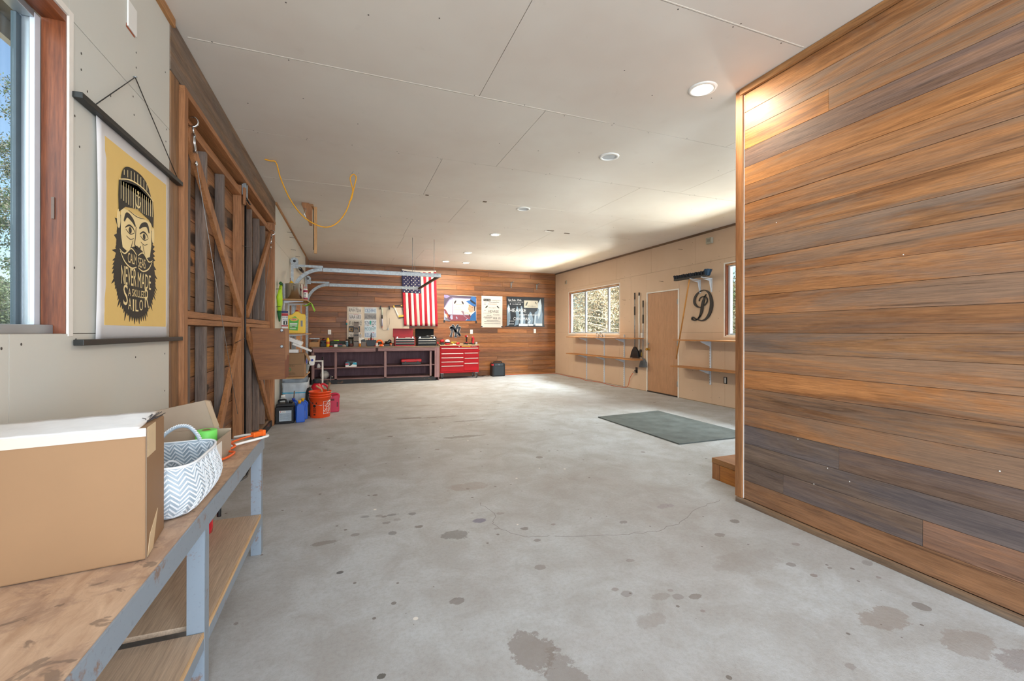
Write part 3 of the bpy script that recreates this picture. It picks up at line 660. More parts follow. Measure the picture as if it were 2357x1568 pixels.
# ================================================================ near workbench on the left
M_card = plain('cardboard', '#937150', .75, var=.06, scale=3); M_cardl = plain('cardboard_light', '#ab9884', .75, var=.06)
M_tape = plain('masking_tape', '#d9c09a', .6, var=.05); M_foam = plain('white_foam', '#eceae8', .7, var=.06, scale=20)
M_steelb = rusty('blue_grey_steel', '#8c98a4', '#86603f', .75, .15, .45, 11)
PLYB = bench_ply()
wbn = thing('workbench', 'low plywood workbench with rusty blue-grey steel frame along the near left wall', 'workbench', (-.68, 1.5, 0))
off = (.68, -1.5, 0)
def B(mb, nm, mat, bev=.001, **k): return mb.build(nm, mat, wbn, loc=off, bevel=bev, **k)
B(MB().box(-.925, -.447, .1, 2.735, .612, .63), 'top_board', PLYB)
B(MB().box(-.446, -.441, .1, 2.75, .568, .634), 'edge_angle', M_steelb, .0005); B(MB().box(-.925, -.446, 2.737, 2.742, .575, .634), 'edge_angle', M_steelb, .0005)
B(MB().box(-.925, -.448, .1, 2.73, .60, .611), 'under_frame', M_steelb)
for y in (.4, 1.70, 2.69):
    B(MB().box(-.497, -.447, y, y+.005, 0, .60).box(-.452, -.447, y+.005, y+.05, 0, .60), 'leg', M_steelb)
    B(MB().box(-.92, -.875, y, y+.005, 0, .60).box(-.92, -.915, y+.005, y+.05, 0, .60), 'leg', M_steelb)
LP = wood('lower_ply', '#c8b098', '#b09880', 'Y', .6, stain=.08)
for a, b in ((.1, 1.697), (1.753, 2.687)):
    B(MB().box(-.92, -.452, a, b, .205, .222), 'lower_shelf', LP); B(MB().box(-.4515, -.447, a, b, .205, .222), 'shelf_edging', wood('edge_ply', '#dab688', '#ccA478', 'Y', .6, stain=0), 0)
    B(MB().box(-.4515, -.447, a, b, .165, .2045), 'shelf_angle', M_steelb, 0)
B(MB().tube([(-.46, 2.15, .565), (-.452, 2.35, .535), (-.45, 2.42, .56)], .006, 6), 'strap', M_black)

# large carton with white padding on top
ct = thing('moving_box', 'large closed brown cardboard box nearest the viewer on the low workbench', 'box', (-.700, 1.445, .632), .13)
MB().box(-.20, .20, -.10, .10, 0, .338).build('carton', M_card, ct, bevel=.004)
MB().prism([(-.201, .312), (.201, .318), (.201, .3395), (-.201, .3395)], lambda u, v: (u, -.1025, v), lambda u, v: (u, -.1005, v)).build('tape_band', plain('clear_tape', '#d6c2b4', .25, var=.03), ct)
mb = MB(); nx, ny = 22, 8; Rr = random.Random(4)
vs = [(-.200+.385*i/nx, -.101+.19*j/ny, .340+.0008*math.sin(i*1.3+j*1.1)+.014*(j/ny)*(.4+.6*i/nx)) for i in range(nx+1) for j in range(ny+1)]
mb.add(vs, [(i*(ny+1)+j, (i+1)*(ny+1)+j, (i+1)*(ny+1)+j+1, i*(ny+1)+j+1) for i in range(nx) for j in range(ny)], True)
o = mb.build('quilted_padding', M_foam, ct); sm = o.modifiers.new('thick', 'SOLIDIFY'); sm.thickness = .006; sm.offset = 1
MB().box(.2002, .2012, -.085, -.005, .26, .338).build('tape_patch', M_tape, ct); MB().prism([(-.085, 0.0), (-.03, 0), (.02, .09), (-.06, .05)], lambda u, v: (.2002, u, v), lambda u, v: (.2012, u, v)).build('tape_patch', M_tape, ct)
MB().box(.2002, .2008, -.099, -.093, 0, .335).build('edge_tape', M_cardl, ct)
MB().box(-.06, -.035, -.1035, -.1005, .24, .27).build('sticker', M_white, ct, loc=(-.145, 0, 0))
mb = MB()
for i in range(14): mb.tube([(.185+Rr.uniform(-.01, .01), Rr.uniform(-.03, .04), .341), (.195+Rr.uniform(-.02, .02), Rr.uniform(-.03, .06), .346+Rr.uniform(0, .012))], .001, 4)
mb.build('packing_shreds', plain('shreds', '#3e3a3c', .8), ct, kind='stuff')
# open carton with raised flap
oc = thing('open_box', 'open shallow cardboard box with raised flap behind the woven basket', 'box', (-.72, 2.28, .632))
MB().box(-.18, .18, -.21, .19, 0, .004).build('bottom', M_cardl, oc); MB().box(-.174, .174, -.204, .184, .005, .045).build('contents', M_cardl, oc)
for a in ((-.18, .18, .186, .19, .004, .115), (-.18, .18, -.21, -.206, .004, .10), (-.18, -.176, -.205, .185, .004, .11), (.176, .18, -.205, .185, .004, .105)):
    MB().box(*a).build('side', M_cardl, oc)
MB().prism([(-.18, .115), (.13, .115), (.09, .250), (.07, .255), (-.18, .205)], lambda u, v: (u, .192, v), lambda u, v: (u, .196+(v-.115)*.1, v)).build('flap', M_cardl, oc)
MB().prism([(.0705, .255), (.0905, .250), (.130, .13), (.112, .115)], lambda u, v: (u, .1915, v), lambda u, v: (u, .188, v)).build('flap_edge', plain('flap_inner', '#b79c80', .8), oc)
MB().box(.1802, .1812, -.20, .02, .005, .09).build('label', M_white, oc)
flat_ = MB(); [flat_.box(.1813, .1818, -.19+.008*i, -.186+.008*i, .055, .085) for i in range(10)]; flat_.build('barcode', M_black, oc, kind='stuff')
tp = thing('tape_roll', 'fluorescent green roll of flagging tape in the open box', 'tape', (-.625, 2.40, .678))
MB().lathe([(.040, 0), (.043, .003), (.043, .078), (.040, .080), (.020, .081), (.018, .078), (.018, .01)], n=28, cap=False).build('roll', plain('neon_green', '#7dec6a', .45, var=.03), tp)
MB().lathe([(.0178, .01), (.0178, .080), (.015, .082), (.013, .01)], n=20, cap=False).build('core', M_card, tp)
# woven basket
bk = thing('woven_basket', 'white and blue-grey herringbone woven basket with looped handles on the low workbench', 'basket', (-.655, 1.787, .632))
M_bw = plain('woven_white', '#e8ecf0', .4, var=.04); M_bb = plain('woven_blue_grey', '#a3b1bc', .45, var=.12, scale=40)
H_ = .168
def bsurf(u, v, inset=0):                                      # u around 0..1, v up 0..1, rounded rectangle that bulges low down
    a = 2*PI*u; hx = .195+.026*math.sin(PI*min(1, v*1.15))*(1-.35*v); hy = .178+.02*math.sin(PI*min(1, v*1.15))*(1-.35*v)
    hx -= .018*(1-v)**3; hy -= .018*(1-v)**3
    c, s_ = math.cos(a), math.sin(a); e = .42
    x = math.copysign(abs(c)**e, c)*(hx-inset); y = math.copysign(abs(s_)**e, s_)*(hy-inset)
    return Vector((x, y, .002+v*H_+.006*math.sin(a*2)*v))
def uperim(n=400):                                             # even steps along the wall
    P = [bsurf(i/n, .5) for i in range(n+1)]; L = [0]
    for i in range(n): L.append(L[-1]+(P[i+1]-P[i]).length)
    return L
LL = uperim()
def ueven(t):
    t = (t % 1.0)*LL[-1]; lo, hi = 0, len(LL)-1
    while hi-lo > 1:
        m = (lo+hi)//2
        if LL[m] <= t: lo = m
        else: hi = m
    return (lo+(t-LL[lo])/(LL[hi]-LL[lo]+1e-9))/(len(LL)-1)
mb = MB(); NU, NV = 96, 10
for ins, flip in ((0, 1), (.006, -1)):
    vs = [tuple(bsurf(ueven(i/NU), j/NV, ins)) for i in range(NU) for j in range(NV+1)]
    mb.add(vs, [(i*(NV+1)+j, ((i+1) % NU)*(NV+1)+j, ((i+1) % NU)*(NV+1)+j+1, i*(NV+1)+j+1) for i in range(NU) for j in range(NV)], True)
mb.build('wall', M_bb, bk)
MB().add([tuple(bsurf(ueven(i/NU), 0, .001)) for i in range(NU)], [tuple(range(NU))]).build('base', M_bb, bk)
def nrm(u, v):
    a = bsurf(ueven(u+.002), v)-bsurf(ueven(u-.002), v); b = bsurf(ueven(u), min(1, v+.02))-bsurf(ueven(u), max(0, v-.02)); return a.cross(b).normalized()
mbw = MB(); NC = 60; NR = 11                                     # columns of slanted strips, alternate lean: herringbone
for side in (1, -1):
    for c in range(NC):
        for r_ in range(-1, NR+1):
            lean = 1 if c % 2 == 0 else -1; du = .96/NC; dv = .135; v0 = (r_+.1)/NR; v1 = v0+dv*1.0
            ua, ub = (c+.02)/NC, (c+.98)/NC
            va, vb = (v0, v1) if lean > 0 else (v1, v0)
            w = .034
            q = [(ua, va), (ub, vb), (ub, vb+w), (ua, va+w)]
            if min(a[1] for a in q) < .02 or max(a[1] for a in q) > .98: q = [(a, min(.985, max(.015, b))) for a, b in q]
            if abs(q[0][1]-q[3][1]) < .004 and abs(q[1][1]-q[2][1]) < .004: continue
            off1 = .0022 if side > 0 else -.0085
            P4 = [bsurf(ueven(a), b)+nrm(a, b)*off1 for a, b in q]; P5 = [bsurf(ueven(a), b)+nrm(a, b)*(off1-.0026*side) for a, b in q]
            mbw.add([tuple(p) for p in P4+P5], [(0, 1, 2, 3), (7, 6, 5, 4), (0, 4, 5, 1), (1, 5, 6, 2), (2, 6, 7, 3), (3, 7, 4, 0)])
mbw.build('woven_strip', M_bw, bk, kind='stuff')
mb = MB(); mb.tube([bsurf(ueven(i/64), 1.0)-Vector((0, 0, .001)) for i in range(65)], .0042, 6, False); mb.build('rim', M_bw, bk)
for yy, nm in ((.172, 1), (-.168, -1)):
    pts = smooth_path([Vector((.0, yy, .155)), Vector((.008, yy, .195)), Vector((.045, yy+.01*nm, .225)), Vector((.085, yy+.01*nm, .225)), Vector((.118, yy, .19)), Vector((.128, yy, .155))], 6) if nm > 0 else smooth_path([Vector((-.08, yy-.002, .16)), Vector((-.07, yy-.008, .12)), Vector((-.0, yy-.010, .09)), Vector((.08, yy-.008, .11)), Vector((.09, yy-.002, .16))], 6)
    h_ = MB().tube(pts, .0065, 8).build('handle', M_bb, bk)
    mb = MB()
    for k in range(0, len(pts)-1):
        a = pts[k]; b = pts[k+1]; d = (b-a).normalized(); q = d.cross(Vector((0, 1, 0)))
        mb.tube([a+Vector((0, -.006, 0))+q*.003, a.lerp(b, .6)+q*.007, b+Vector((0, .003, 0))+q*.004], .0022, 4)
    mb.build('handle_wrap', M_bw, bk, kind='stuff')
# things in and behind the basket
g = thing('folded_cable', 'coiled white charging cable inside the woven basket', 'cable', (-.58, 1.84, .70))
MB().tube(smooth_path([Vector(p) for p in ((-.03, -.05, -.05), (-.02, -.02, .05), (.01, 0, .06), (.04, .02, .0), (.0, .03, -.04), (-.05, .04, .0), (-.03, .01, .05))], 6), .004, 7).build('cable', M_bw, g)
cb = thing('white_cable', 'white cable loop hanging over the far end of the low workbench', 'cable', (-.50, 2.62, .638))
MB().tube(smooth_path([Vector(p) for p in ((-.10, -.14, .0), (-.02, -.07, .01), (.06, -.01, .016), (.088, .05, .014), (.06, .10, .010), (-.02, .12, .012), (-.09, .14, .0))], 8), .0065, 8).build('cord', M_white, cb)
MB().cbox((-.10, -.12, .012), (.05, .022, .024), (0, 0, .5)).build('plug', M_black, cb, bevel=.003)
M_orange = plain('orange_cord', '#e8642a', .45, var=.06)
oc2 = thing('orange_extension_cord', 'orange extension cord end with socket on the low workbench', 'cord', (-.53, 2.62, .638))
MB().tube(smooth_path([Vector(p) for p in ((-.02, -.34, .0), (.01, -.30, .004), (.018, -.22, .004), (-.02, -.18, .004), (.0, -.12, .01), (-.03, -.06, .014), (.0, .0, .018), (.045, .045, .022))], 8), .0055, 8).build('cord', M_orange, oc2)
MB().cbox((.062, .062, .024), (.05, .028, .026), (0, 0, .8)).cbox((.085, .085, .026), (.018, .036, .032), (0, 0, .8)).build('socket_end', plain('orange_plastic', '#ee6a1e', .4), oc2, bevel=.003)
fx = thing('fire_extinguisher', 'red fire extinguisher on the lower shelf of the low workbench', 'extinguisher', (-.685, 2.52, .223))
MB().lathe([(.045, 0), (.055, .006), (.057, .03), (.057, .26), (.05, .30), (.03, .325), (.018, .335), (.018, .35)], n=24).build('cylinder', plain('extinguisher_red', '#c8142a', .25, coat=.4), fx)
MB().cbox((0, 0, .357), (.03, .05, .016)).build('valve', M_blackmetal, fx)
MB().tube(smooth_path([Vector(p) for p in ((0, .02, .355), (.045, .05, .33), (.072, .03, .25), (.078, .02, .12), (.078, .02, .07))], 6), .010, 8).build('hose', M_black, fx)
MB().tube([(.078, .02, .155), (.078, .02, .167)], .0125, 12).build('hose_clip', M_galv, fx)

# ================================================================ poster on the left wall
ps = thing('sailor_poster', 'yellow hanging poster of a bearded man in a beanie between black rods', 'poster', (XL, 2.5, 1.19))
FP = lambda u, v, d=0: (.012+d, u-2.5, v-1.19)
M_paper = plain('poster_paper', '#e4e2e2', .6, var=.02); M_yel = plain('poster_yellow', '#e2bf72', .6, var=.03); M_cream = plain('poster_cream', '#efd79c', .6, var=.03)
M_ink = plain('poster_ink', '#1b1915', .6, var=.03); M_bw2 = plain('rod_black', '#20211f', .5)
mb = MB(); n = 16
vs = []
for i in range(n+1):
    u = 2.135+.728*i/n; b = .010*math.exp(-((u-2.135)/.05)**2)
    for j in range(9): v = 1.19+.868*j/8; vs.append((.010+b*math.sin(PI*j/8)*1.2+.001, u-2.5-.012*math.sin(PI*j/8)*(1-i/n), v-1.19))
mb.add(vs, [(i*9+j, (i+1)*9+j, (i+1)*9+j+1, i*9+j+1) for i in range(n) for j in range(8)], True)
o = mb.build('paper', M_paper, ps); md = o.modifiers.new('t', 'SOLIDIFY'); md.thickness = .0008
mb = MB(); flat(mb, rect(2.195, 2.815, 1.245, 2.005), FP, 0, .001); mb.build('yellow_print', M_yel, ps)
mb = MB(); Rr = random.Random(8)                                 # beard with ragged edge
bd = [(2.305, 1.72), (2.290, 1.62), (2.285, 1.55), (2.268, 1.49), (2.275, 1.43), (2.30, 1.385), (2.335, 1.335), (2.39, 1.30), (2.465, 1.285), (2.54, 1.30), (2.60, 1.335), (2.645, 1.39), (2.668, 1.44), (2.672, 1.50), (2.655, 1.57), (2.645, 1.64), (2.638, 1.72)]
edge = [tuple(p) for p in smooth_path([Vector(p) for p in bd], 7)]; rg = []
for i, (u, v) in enumerate(edge):
    cx_, cy_ = u-2.47, v-1.52; L = math.hypot(cx_, cy_)
    k = Rr.uniform(0, .035) if i % 2 else 0
    rg.append((u+cx_/L*k, v+cy_/L*k-(.01 if i % 2 else 0)))
flat(mb, rg, FP, .0012, .002)
mb.build('beard_print', M_ink, ps)
mb = MB(); face = [(2.325, 1.755), (2.325, 1.64), (2.34, 1.585), (2.375, 1.575), (2.42, 1.60), (2.475, 1.615), (2.53, 1.60), (2.575, 1.575), (2.61, 1.585), (2.625, 1.64), (2.628, 1.755)]
flat(mb, face, FP, .0022, .003); flat(mb, ell(2.305, 1.70, .014, .04), FP, .0022, .003); flat(mb, ell(2.648, 1.70, .014, .04), FP, .0022, .003)
mb.build('face_print', M_cream, ps)
mb = MB()                                                        # beanie
flat(mb, [tuple(p) for p in smooth_path([Vector(p) for p in ((2.318, 1.86), (2.335, 1.915), (2.375, 1.945), (2.44, 1.955), (2.52, 1.952), (2.585, 1.925), (2.63, 1.865))], 5)]+[(2.63, 1.85), (2.318, 1.85)], FP, .0032, .004)
flat(mb, [(2.305, 1.865), (2.475, 1.892), (2.642, 1.865), (2.652, 1.80), (2.648, 1.735), (2.60, 1.765), (2.475, 1.785), (2.36, 1.765), (2.305, 1.73), (2.30, 1.80)], FP, .0032, .004)
mb2 = MB()
for (cu, s) in ((2.405, 1), (2.545, -1)):                        # brows and eyes
    ribbon(mb2, [(cu-.055*s, 1.700, .004), (cu-.03*s, 1.733, .011), (cu+.02*s, 1.722, .010), (cu+.05*s, 1.70, .004)], FP, .0032, .004)
    ribbon(mb2, [(cu-.045, 1.675, .002), (cu-.01, 1.692, .004), (cu+.025, 1.688, .003), (cu+.045, 1.672, .001)], FP, .0032, .004)
    ribbon(mb2, [(cu-.04, 1.668, .001), (cu, 1.655, .002), (cu+.04, 1.668, .001)], FP, .0032, .004); flat(mb2, ell(cu, 1.672, .013, .014), FP, .0032, .004)
    ribbon(mb2, [(cu-.035, 1.640, .001), (cu, 1.632, .0015), (cu+.035, 1.642, .001)], FP, .0032, .004)
ribbon(mb2, [(2.462, 1.70, .002), (2.455, 1.65, .002), (2.448, 1.618, .003), (2.465, 1.606, .004), (2.48, 1.603, .003), (2.50, 1.608, .004), (2.508, 1.62, .002)], FP, .0032, .004)
ribbon(mb2, [(2.43, 1.63, .001), (2.415, 1.60, .0015), (2.40, 1.585, .001)], FP, .0032, .004); ribbon(mb2, [(2.53, 1.63, .001), (2.545, 1.60, .0015), (2.555, 1.585, .001)], FP, .0032, .004)
ribbon(mb2, [(2.39, 1.757, .001), (2.47, 1.748, .0015), (2.55, 1.757, .001)], FP, .0032, .004)
for i in range(len(mb2.f)): pass
mb.add(mb2.v, mb2.f); mb.build('ink_print', M_ink, ps)
mb = MB()
for i in range(15):                                              # ribs of the cuff, crown and the anchor
    u = 2.318+.0225*i; flat(mb, rect(u, u+(.0035 if i % 2 else .0015), 1.79-.012*math.cos((u-2.475)*9)+.0, 1.86+.01*math.cos((u-2.475)*6)), FP, .0042, .0048)
for i in range(9):
    u = 2.345+.032*i; flat(mb, rect(u, u+.003, 1.90, 1.90+.045*math.cos((u-2.475)*8)), FP, .0042, .0048)
ribbon(mb, [(2.305, 1.868, .002), (2.39, 1.893, .003), (2.475, 1.90, .003), (2.56, 1.893, .003), (2.642, 1.868, .002)], FP, .0042, .0052)
flat(mb, rect(2.474, 2.480, 1.80, 1.855), FP, .0048, .0056); flat(mb, rect(2.462, 2.492, 1.842, 1.847), FP, .0048, .0056); ribbon(mb, [(2.452, 1.825, .001), (2.457, 1.803, .003), (2.477, 1.795, .004), (2.497, 1.803, .003), (2.502, 1.825, .001)], FP, .0048, .0056)
ribbon(mb, [(2.470, 1.862, .0015), (2.477, 1.868, .0015), (2.484, 1.862, .0015), (2.477, 1.856, .0015), (2.470, 1.862, .0015)], FP, .0048, .0056)
for s in (1, -1): ribbon(mb, [(2.475+.008*s, 1.572, .002), (2.475+.06*s, 1.592, .003), (2.475+.12*s, 1.56, .003), (2.475+.165*s, 1.572, .001)], FP, .0032, .004); ribbon(mb, [(2.475+.01*s, 1.515, .002), (2.475+.06*s, 1.505, .003), (2.475+.12*s, 1.525, .003), (2.475+.16*s, 1.565, .001)], FP, .0032, .004)
glyphs(mb, 'CALM', FP, 2.385, 2.468, 1.525, 1.57, .003); glyphs(mb, 'SEAS', FP, 2.485, 2.562, 1.52, 1.565, .003)
glyphs(mb, 'NEVER', FP, 2.325, 2.465, 1.425, 1.505, .003); glyphs(mb, 'MADE', FP, 2.480, 2.622, 1.425, 1.495, .003)
glyphs(mb, 'A SKILLED', FP, 2.388, 2.562, 1.378, 1.412, .003)
for ch, a, b, c, d in (('S', 2.345, 2.385, 1.335, 1.425), ('A', 2.388, 2.42, 1.318, 1.368), ('I', 2.432, 2.444, 1.312, 1.366), ('L', 2.458, 2.488, 1.312, 1.366), ('O', 2.498, 2.535, 1.318, 1.368), ('R', 2.555, 2.60, 1.335, 1.425)): glyphs(mb, ch, FP, a, b, c, d, .003)
mb.build('cream_print', M_cream, ps)
MB().box(.004, .034, -.505, .498, .868, .890).build('rod', M_bw2, ps, bevel=.002); MB().box(.004, .034, -.495, .500, -.022, .0).build('rod', M_bw2, ps, bevel=.002)
MB().tube([(.02, -.40, .890), (.008, -.03, 1.20), (.02, .47, .890)], .0022, 5).build('string', M_bw2, ps)
MB().tube([(.0, -.03, 1.20), (.015, -.03, 1.203)], .003, 6).build('nail', M_galv, ps)
# blank white plate high on the left wall
t = thing('cover_plate', 'blank white cover plate high on the near left wall', 'wall plate', (XL, 2.447, 2.645))
MB().box(.001, .008, -.042, .042, -.06, .06).build('plate', M_white, t, bevel=.002); MB().box(.0005, .001, -.046, .036, -.068, -.05).build('old_paint', plain('old_rust_paint', '#a5532c', .8), t)

# ================================================================ wall shelves with oil, pot and cartons (beyond the barn doors)
M_sh = wood('raw_shelf', '#c79a68', '#a8794a', 'X', .6, stain=.05)
def wshelf(lbl, x1, y0, y1, z, names=('bracket',)):
    t = thing('wall_shelf', lbl, 'shelf', (XL, (y0+y1)/2, z-.018))
    MB().box(.022, x1-XL, y0-(y0+y1)/2, y1-(y0+y1)/2, 0, .018).build('board', M_sh, t, bevel=.001)
    for y in (y0+.15, y1-.15):
        yy = y-(y0+y1)/2
        MB().box(.022, x1-XL-.06, yy-.006, yy+.006, -.004, -.001).prism([(.022, -.035), (.03, -.035), (x1-XL-.06, -.01), (x1-XL-.06, -.004), (.022, -.004)], lambda u, v: (u, yy-.0015, v), lambda u, v: (u, yy+.0015, v)).build('bracket', M_vinyl, t)
    return t
wshelf('top wall shelf beyond the barn doors, carrying the steel pot', -.585, 7.06, 8.0, 1.702)
wshelf('middle wall shelf beyond the barn doors, carrying oil jugs', -.595, 7.0, 8.05, 1.196)
wshelf('lowest wall shelf beyond the barn doors, carrying a packed carton', -.61, 6.95, 7.95, .556)
for y in (7.36, 7.85):
    t = thing('shelf_standard', ('nearer' if y < 7.5 else 'farther')+' slotted metal upright holding the shelves beyond the barn doors', 'shelf upright', (XL, y, .4))
    MB().box(.001, .016, -.0125, .0125, 0, 1.55).build('channel', M_vinyl, t)
    mb = MB(); [mb.box(.0162, .017, -.003, .003, .02+.045*i, .04+.045*i) for i in range(33)]; mb.build('slot', M_black, t, kind='stuff')
M_steel = plain('brushed_steel', '#c9c4ba', .22, 1, var=.12, scale=3)
pt = thing('stock_pot', 'tall stainless steel stock pot on the top wall shelf', 'pot', (-.775, 7.32, 1.703))
MB().lathe([(.118, 0), (.125, .006), (.127, .235), (.133, .24), (.131, .244), (.124, .24), (.122, .01)], n=36, cap=False).lathe([(.118, .001), (.0001, .001)], n=36, cap=False).build('body', M_steel, pt)
MB().lathe([(.130, .245), (.09, .252), (.0001, .254)], n=36, cap=False).build('lid', plain('dark_steel', '#5a5650', .35, .9), pt)
MB().tube([(-.03, -.13, .21), (-.03, -.155, .21), (.03, -.155, .21), (.03, -.13, .21)], .005, 6).build('handle', M_steel, pt)
yb = thing('yellow_funnel', 'small yellow plastic funnel upside down on the stock pot lid', 'funnel', (-.815, 7.30, 1.958))
MB().lathe([(.032, 0), (.022, .016), (.008, .028), (.007, .038)], n=16).build('funnel', plain('yellow_plastic', '#e8b414', .4), yb)
sp = thing('spray_can', 'white and magenta spray can beside the stock pot', 'spray can', (-.617, 7.24, 1.703))
MB().lathe([(.028, 0), (.030, .004), (.030, .155), (.022, .172)], n=20).build('can', M_white, sp); MB().lathe([(.0305, .005), (.0305, .035)], n=20, cap=False).build('label_band', plain('magenta', '#a62a50', .5), sp); MB().lathe([(.0305, .115), (.0305, .150)], n=20, cap=False).build('label_band', plain('magenta', '#a62a50', .5), sp)
MB().lathe([(.013, .173), (.013, .2), (.01, .205)], n=12).build('cap', plain('pink_cap', '#c78a90', .5), sp)
mb = MB(); [mb.box(-.015, .012, -.0315, -.030, .05+.02*i, .058+.02*i) for i in range(3)]; mb.build('print', M_ink, sp)
cl = thing('lime_rag', 'lime green rag hanging from the underside of the top wall shelf', 'rag', (-.57, 7.4, 1.68))
mb = MB(); vs = []; nx, ny = 12, 8
for i in range(nx+1):
    for j in range(ny+1): u = i/nx; v = j/ny; vs.append((-.10+.17*u, .06*math.sin(v*7)+.25*v-.1, -.004-.05*abs(math.sin(u*3.3+1))-.10*max(0, u-.75)*4*(1-.3*v)))
mb.add(vs, [(i*(ny+1)+j, (i+1)*(ny+1)+j, (i+1)*(ny+1)+j+1, i*(ny+1)+j+1) for i in range(nx) for j in range(ny)], True); o = mb.build('cloth', plain('lime_cloth', '#8fc93a', .8), cl); md = o.modifiers.new('t', 'SOLIDIFY'); md.thickness = .003
ob = thing('oil_box', 'white boxed motor oil with black numeral on the middle wall shelf', 'oil box', (-.883, 7.18, 1.197))
MB().box(-.045, .040, -.03, .10, 0, .335).build('box', M_white, ob, bevel=.002)
FO = lambda u, v, d=0: (u, -.0305-d, v)
mb = MB(); flat(mb, rect(-.045, .040, .10, .118), FO, 0, .001); mb.build('red_band', plain('label_red', '#b5202c', .5), ob); mb = MB(); flat(mb, rect(-.045, .040, .255, .295), FO, 0, .001); mb.build('red_band', plain('label_red', '#b5202c', .5), ob)
mb = MB(); flat(mb, rect(-.045, .040, .3, .333), FO, 0, .001); glyphs(mb, '0W-40', FO, -.038, .034, .225, .248); glyphs(mb, 'Mobil', FO, -.03, .034, .188, .21); mb.build('blue_print', plain('label_blue', '#1d2c66', .5), ob)
mb = MB(); flat(mb, rect(-.022, .03, .125, .18), FO, 0, .001); mb.build('black_panel', M_ink, ob); mb = MB(); glyphs(mb, '1', FO, -.002, .012, .132, .174, .002); mb.build('numeral', M_white, ob)
jg = thing('oil_jug', 'yellow motor oil jug with green label on the middle wall shelf', 'oil jug', (-.728, 7.18, 1.197))
M_jy = plain('jug_yellow', '#eac01a', .35, var=.04)
body = [(-.115, .01), (-.108, 0), (.108, 0), (.115, .01), (.115, .265), (.108, .285), (.06, .292), (.02, .325), (-.015, .325), (-.06, .28), (-.115, .265)]
hole = None
MB().prism(body, lambda u, v: (u, -.045, v), lambda u, v: (u, .045, v)).build('body', M_jy, jg, bevel=.008)
MB().box(.055, .082, -.047, .0, .10, .19).build('handle_recess', plain('handle_gap', '#8a8a86', .6), jg); MB().lathe([(.022, .322), (.022, .342), (.02, .345)], (0, 0, 0), 16).build('cap', plain('cap_red', '#a8202a', .4), jg)
FJ = lambda u, v, d=0: (u, -.0455-d, v)
mb = MB(); flat(mb, [(-.10, .05), (.015, .04), (.03, .20), (-.02, .255), (-.10, .21)], FJ, 0, .001); mb.build('green_label', plain('label_green', '#4fae3c', .5), jg)
mb = MB(); flat(mb, ell(-.035, .205, .05, .026, 20), FJ, .001, .002); mb.build('oval_mark', M_jy, jg)
mb = MB(); flat(mb, ell(-.035, .205, .04, .012, 16), FJ, .002, .003); mb.build('red_mark', plain('cap_red', '#a8202a', .4), jg)
mb = MB(); glyphs(mb, 'Pennzoil', FJ, -.075, .005, .200, .211, .0035); [flat(mb, rect(-.09, .01, .14-.018*i, .149-.018*i), FJ, .001, .002) for i in range(3)]; [flat(mb, rect(-.09, -.01, .075-.012*i, .080-.012*i), FJ, .001, .002) for i in range(2)]; mb.build('white_print', M_white, jg)
mb = MB(); flat(mb, rect(-.06, -.02, .092, .104), FJ, .002, .003); mb.build('black_tag', M_ink, jg)
# lime green tool hung on nails by the shelves
t = thing('lime_sheath', 'lime green rubber glove-like sheath with dark green ends hung on nails', 'tool sheath', (XL, 6.72, 1.36))
M_lime = plain('lime_plastic', '#b6dc28', .45); M_dkg = plain('dark_green_plastic', '#14602c', .5)
MB().tube([(.03, .0, .14), (.032, .03, .25), (.035, -.03, .33), (.04, -.01, .42), (.042, .03, .5)], [.022, .034, .038, .026, .018], 12).build('body', M_lime, t)
MB().tube([(.03, .01, .0), (.03, .0, .08), (.03, 0, .15)], [.01, .022, .03], 12).build('tip', M_dkg, t)
MB().tube([(.042, -.05, .52), (.045, .0, .535), (.045, .04, .52), (.05, .07, .535), (.05, .09, .5)], [.014, .02, .018, .014, .01], 8).build('top_hook', M_dkg, t)
for z in (.44, .2): MB().tube([(.0, -.08, z), (.05, -.04, z+.01)], .003, 5).build('nail', M_blackmetal, t)
# carton and foam on the lowest shelf
cc = thing('shelf_carton', 'brown recycled-plastics cardboard carton on the lowest wall shelf', 'carton', (-.735, 7.17, .557))
MB().box(-.118, .118, -.09, .20, 0, .345).build('carton', M_card, cc, bevel=.003)
MB().prism([(.119, .345), (.150, .30), (.185, .22), (.178, .215), (.140, .295), (.119, .33)], lambda u, v: (u, -.085, v), lambda u, v: (u, .18, v)).build('flap', M_card, cc)
FC = lambda u, v, d=0: (u, -.0905-d, v)
mb = MB(); flat(mb, rect(-.118, .08, .178, .182), FC, 0, .001); glyphs(mb, 'CODE BLU', FC, -.11, -.01, .152, .168, .001); glyphs(mb, 'PLASTIC', FC, -.11, -.012, .05, .062, .001); tinyline(mb, FC, -.11, .0, .036, .006, .001); mb.build('print', plain('carton_print', '#3c3a26', .7), cc)
mb = MB(); [flat(mb, ell(-.088, .107, r, r, 18), FC, d, d+.0006) for r, d in ((.030, 0),)]; mb.build('green_emblem', plain('emblem_green', '#5c7a4e', .7), cc); mb = MB(); flat(mb, rect(-.102, -.074, .098, .118), FC, .0008, .0014); mb.build('emblem_center', M_card, cc)
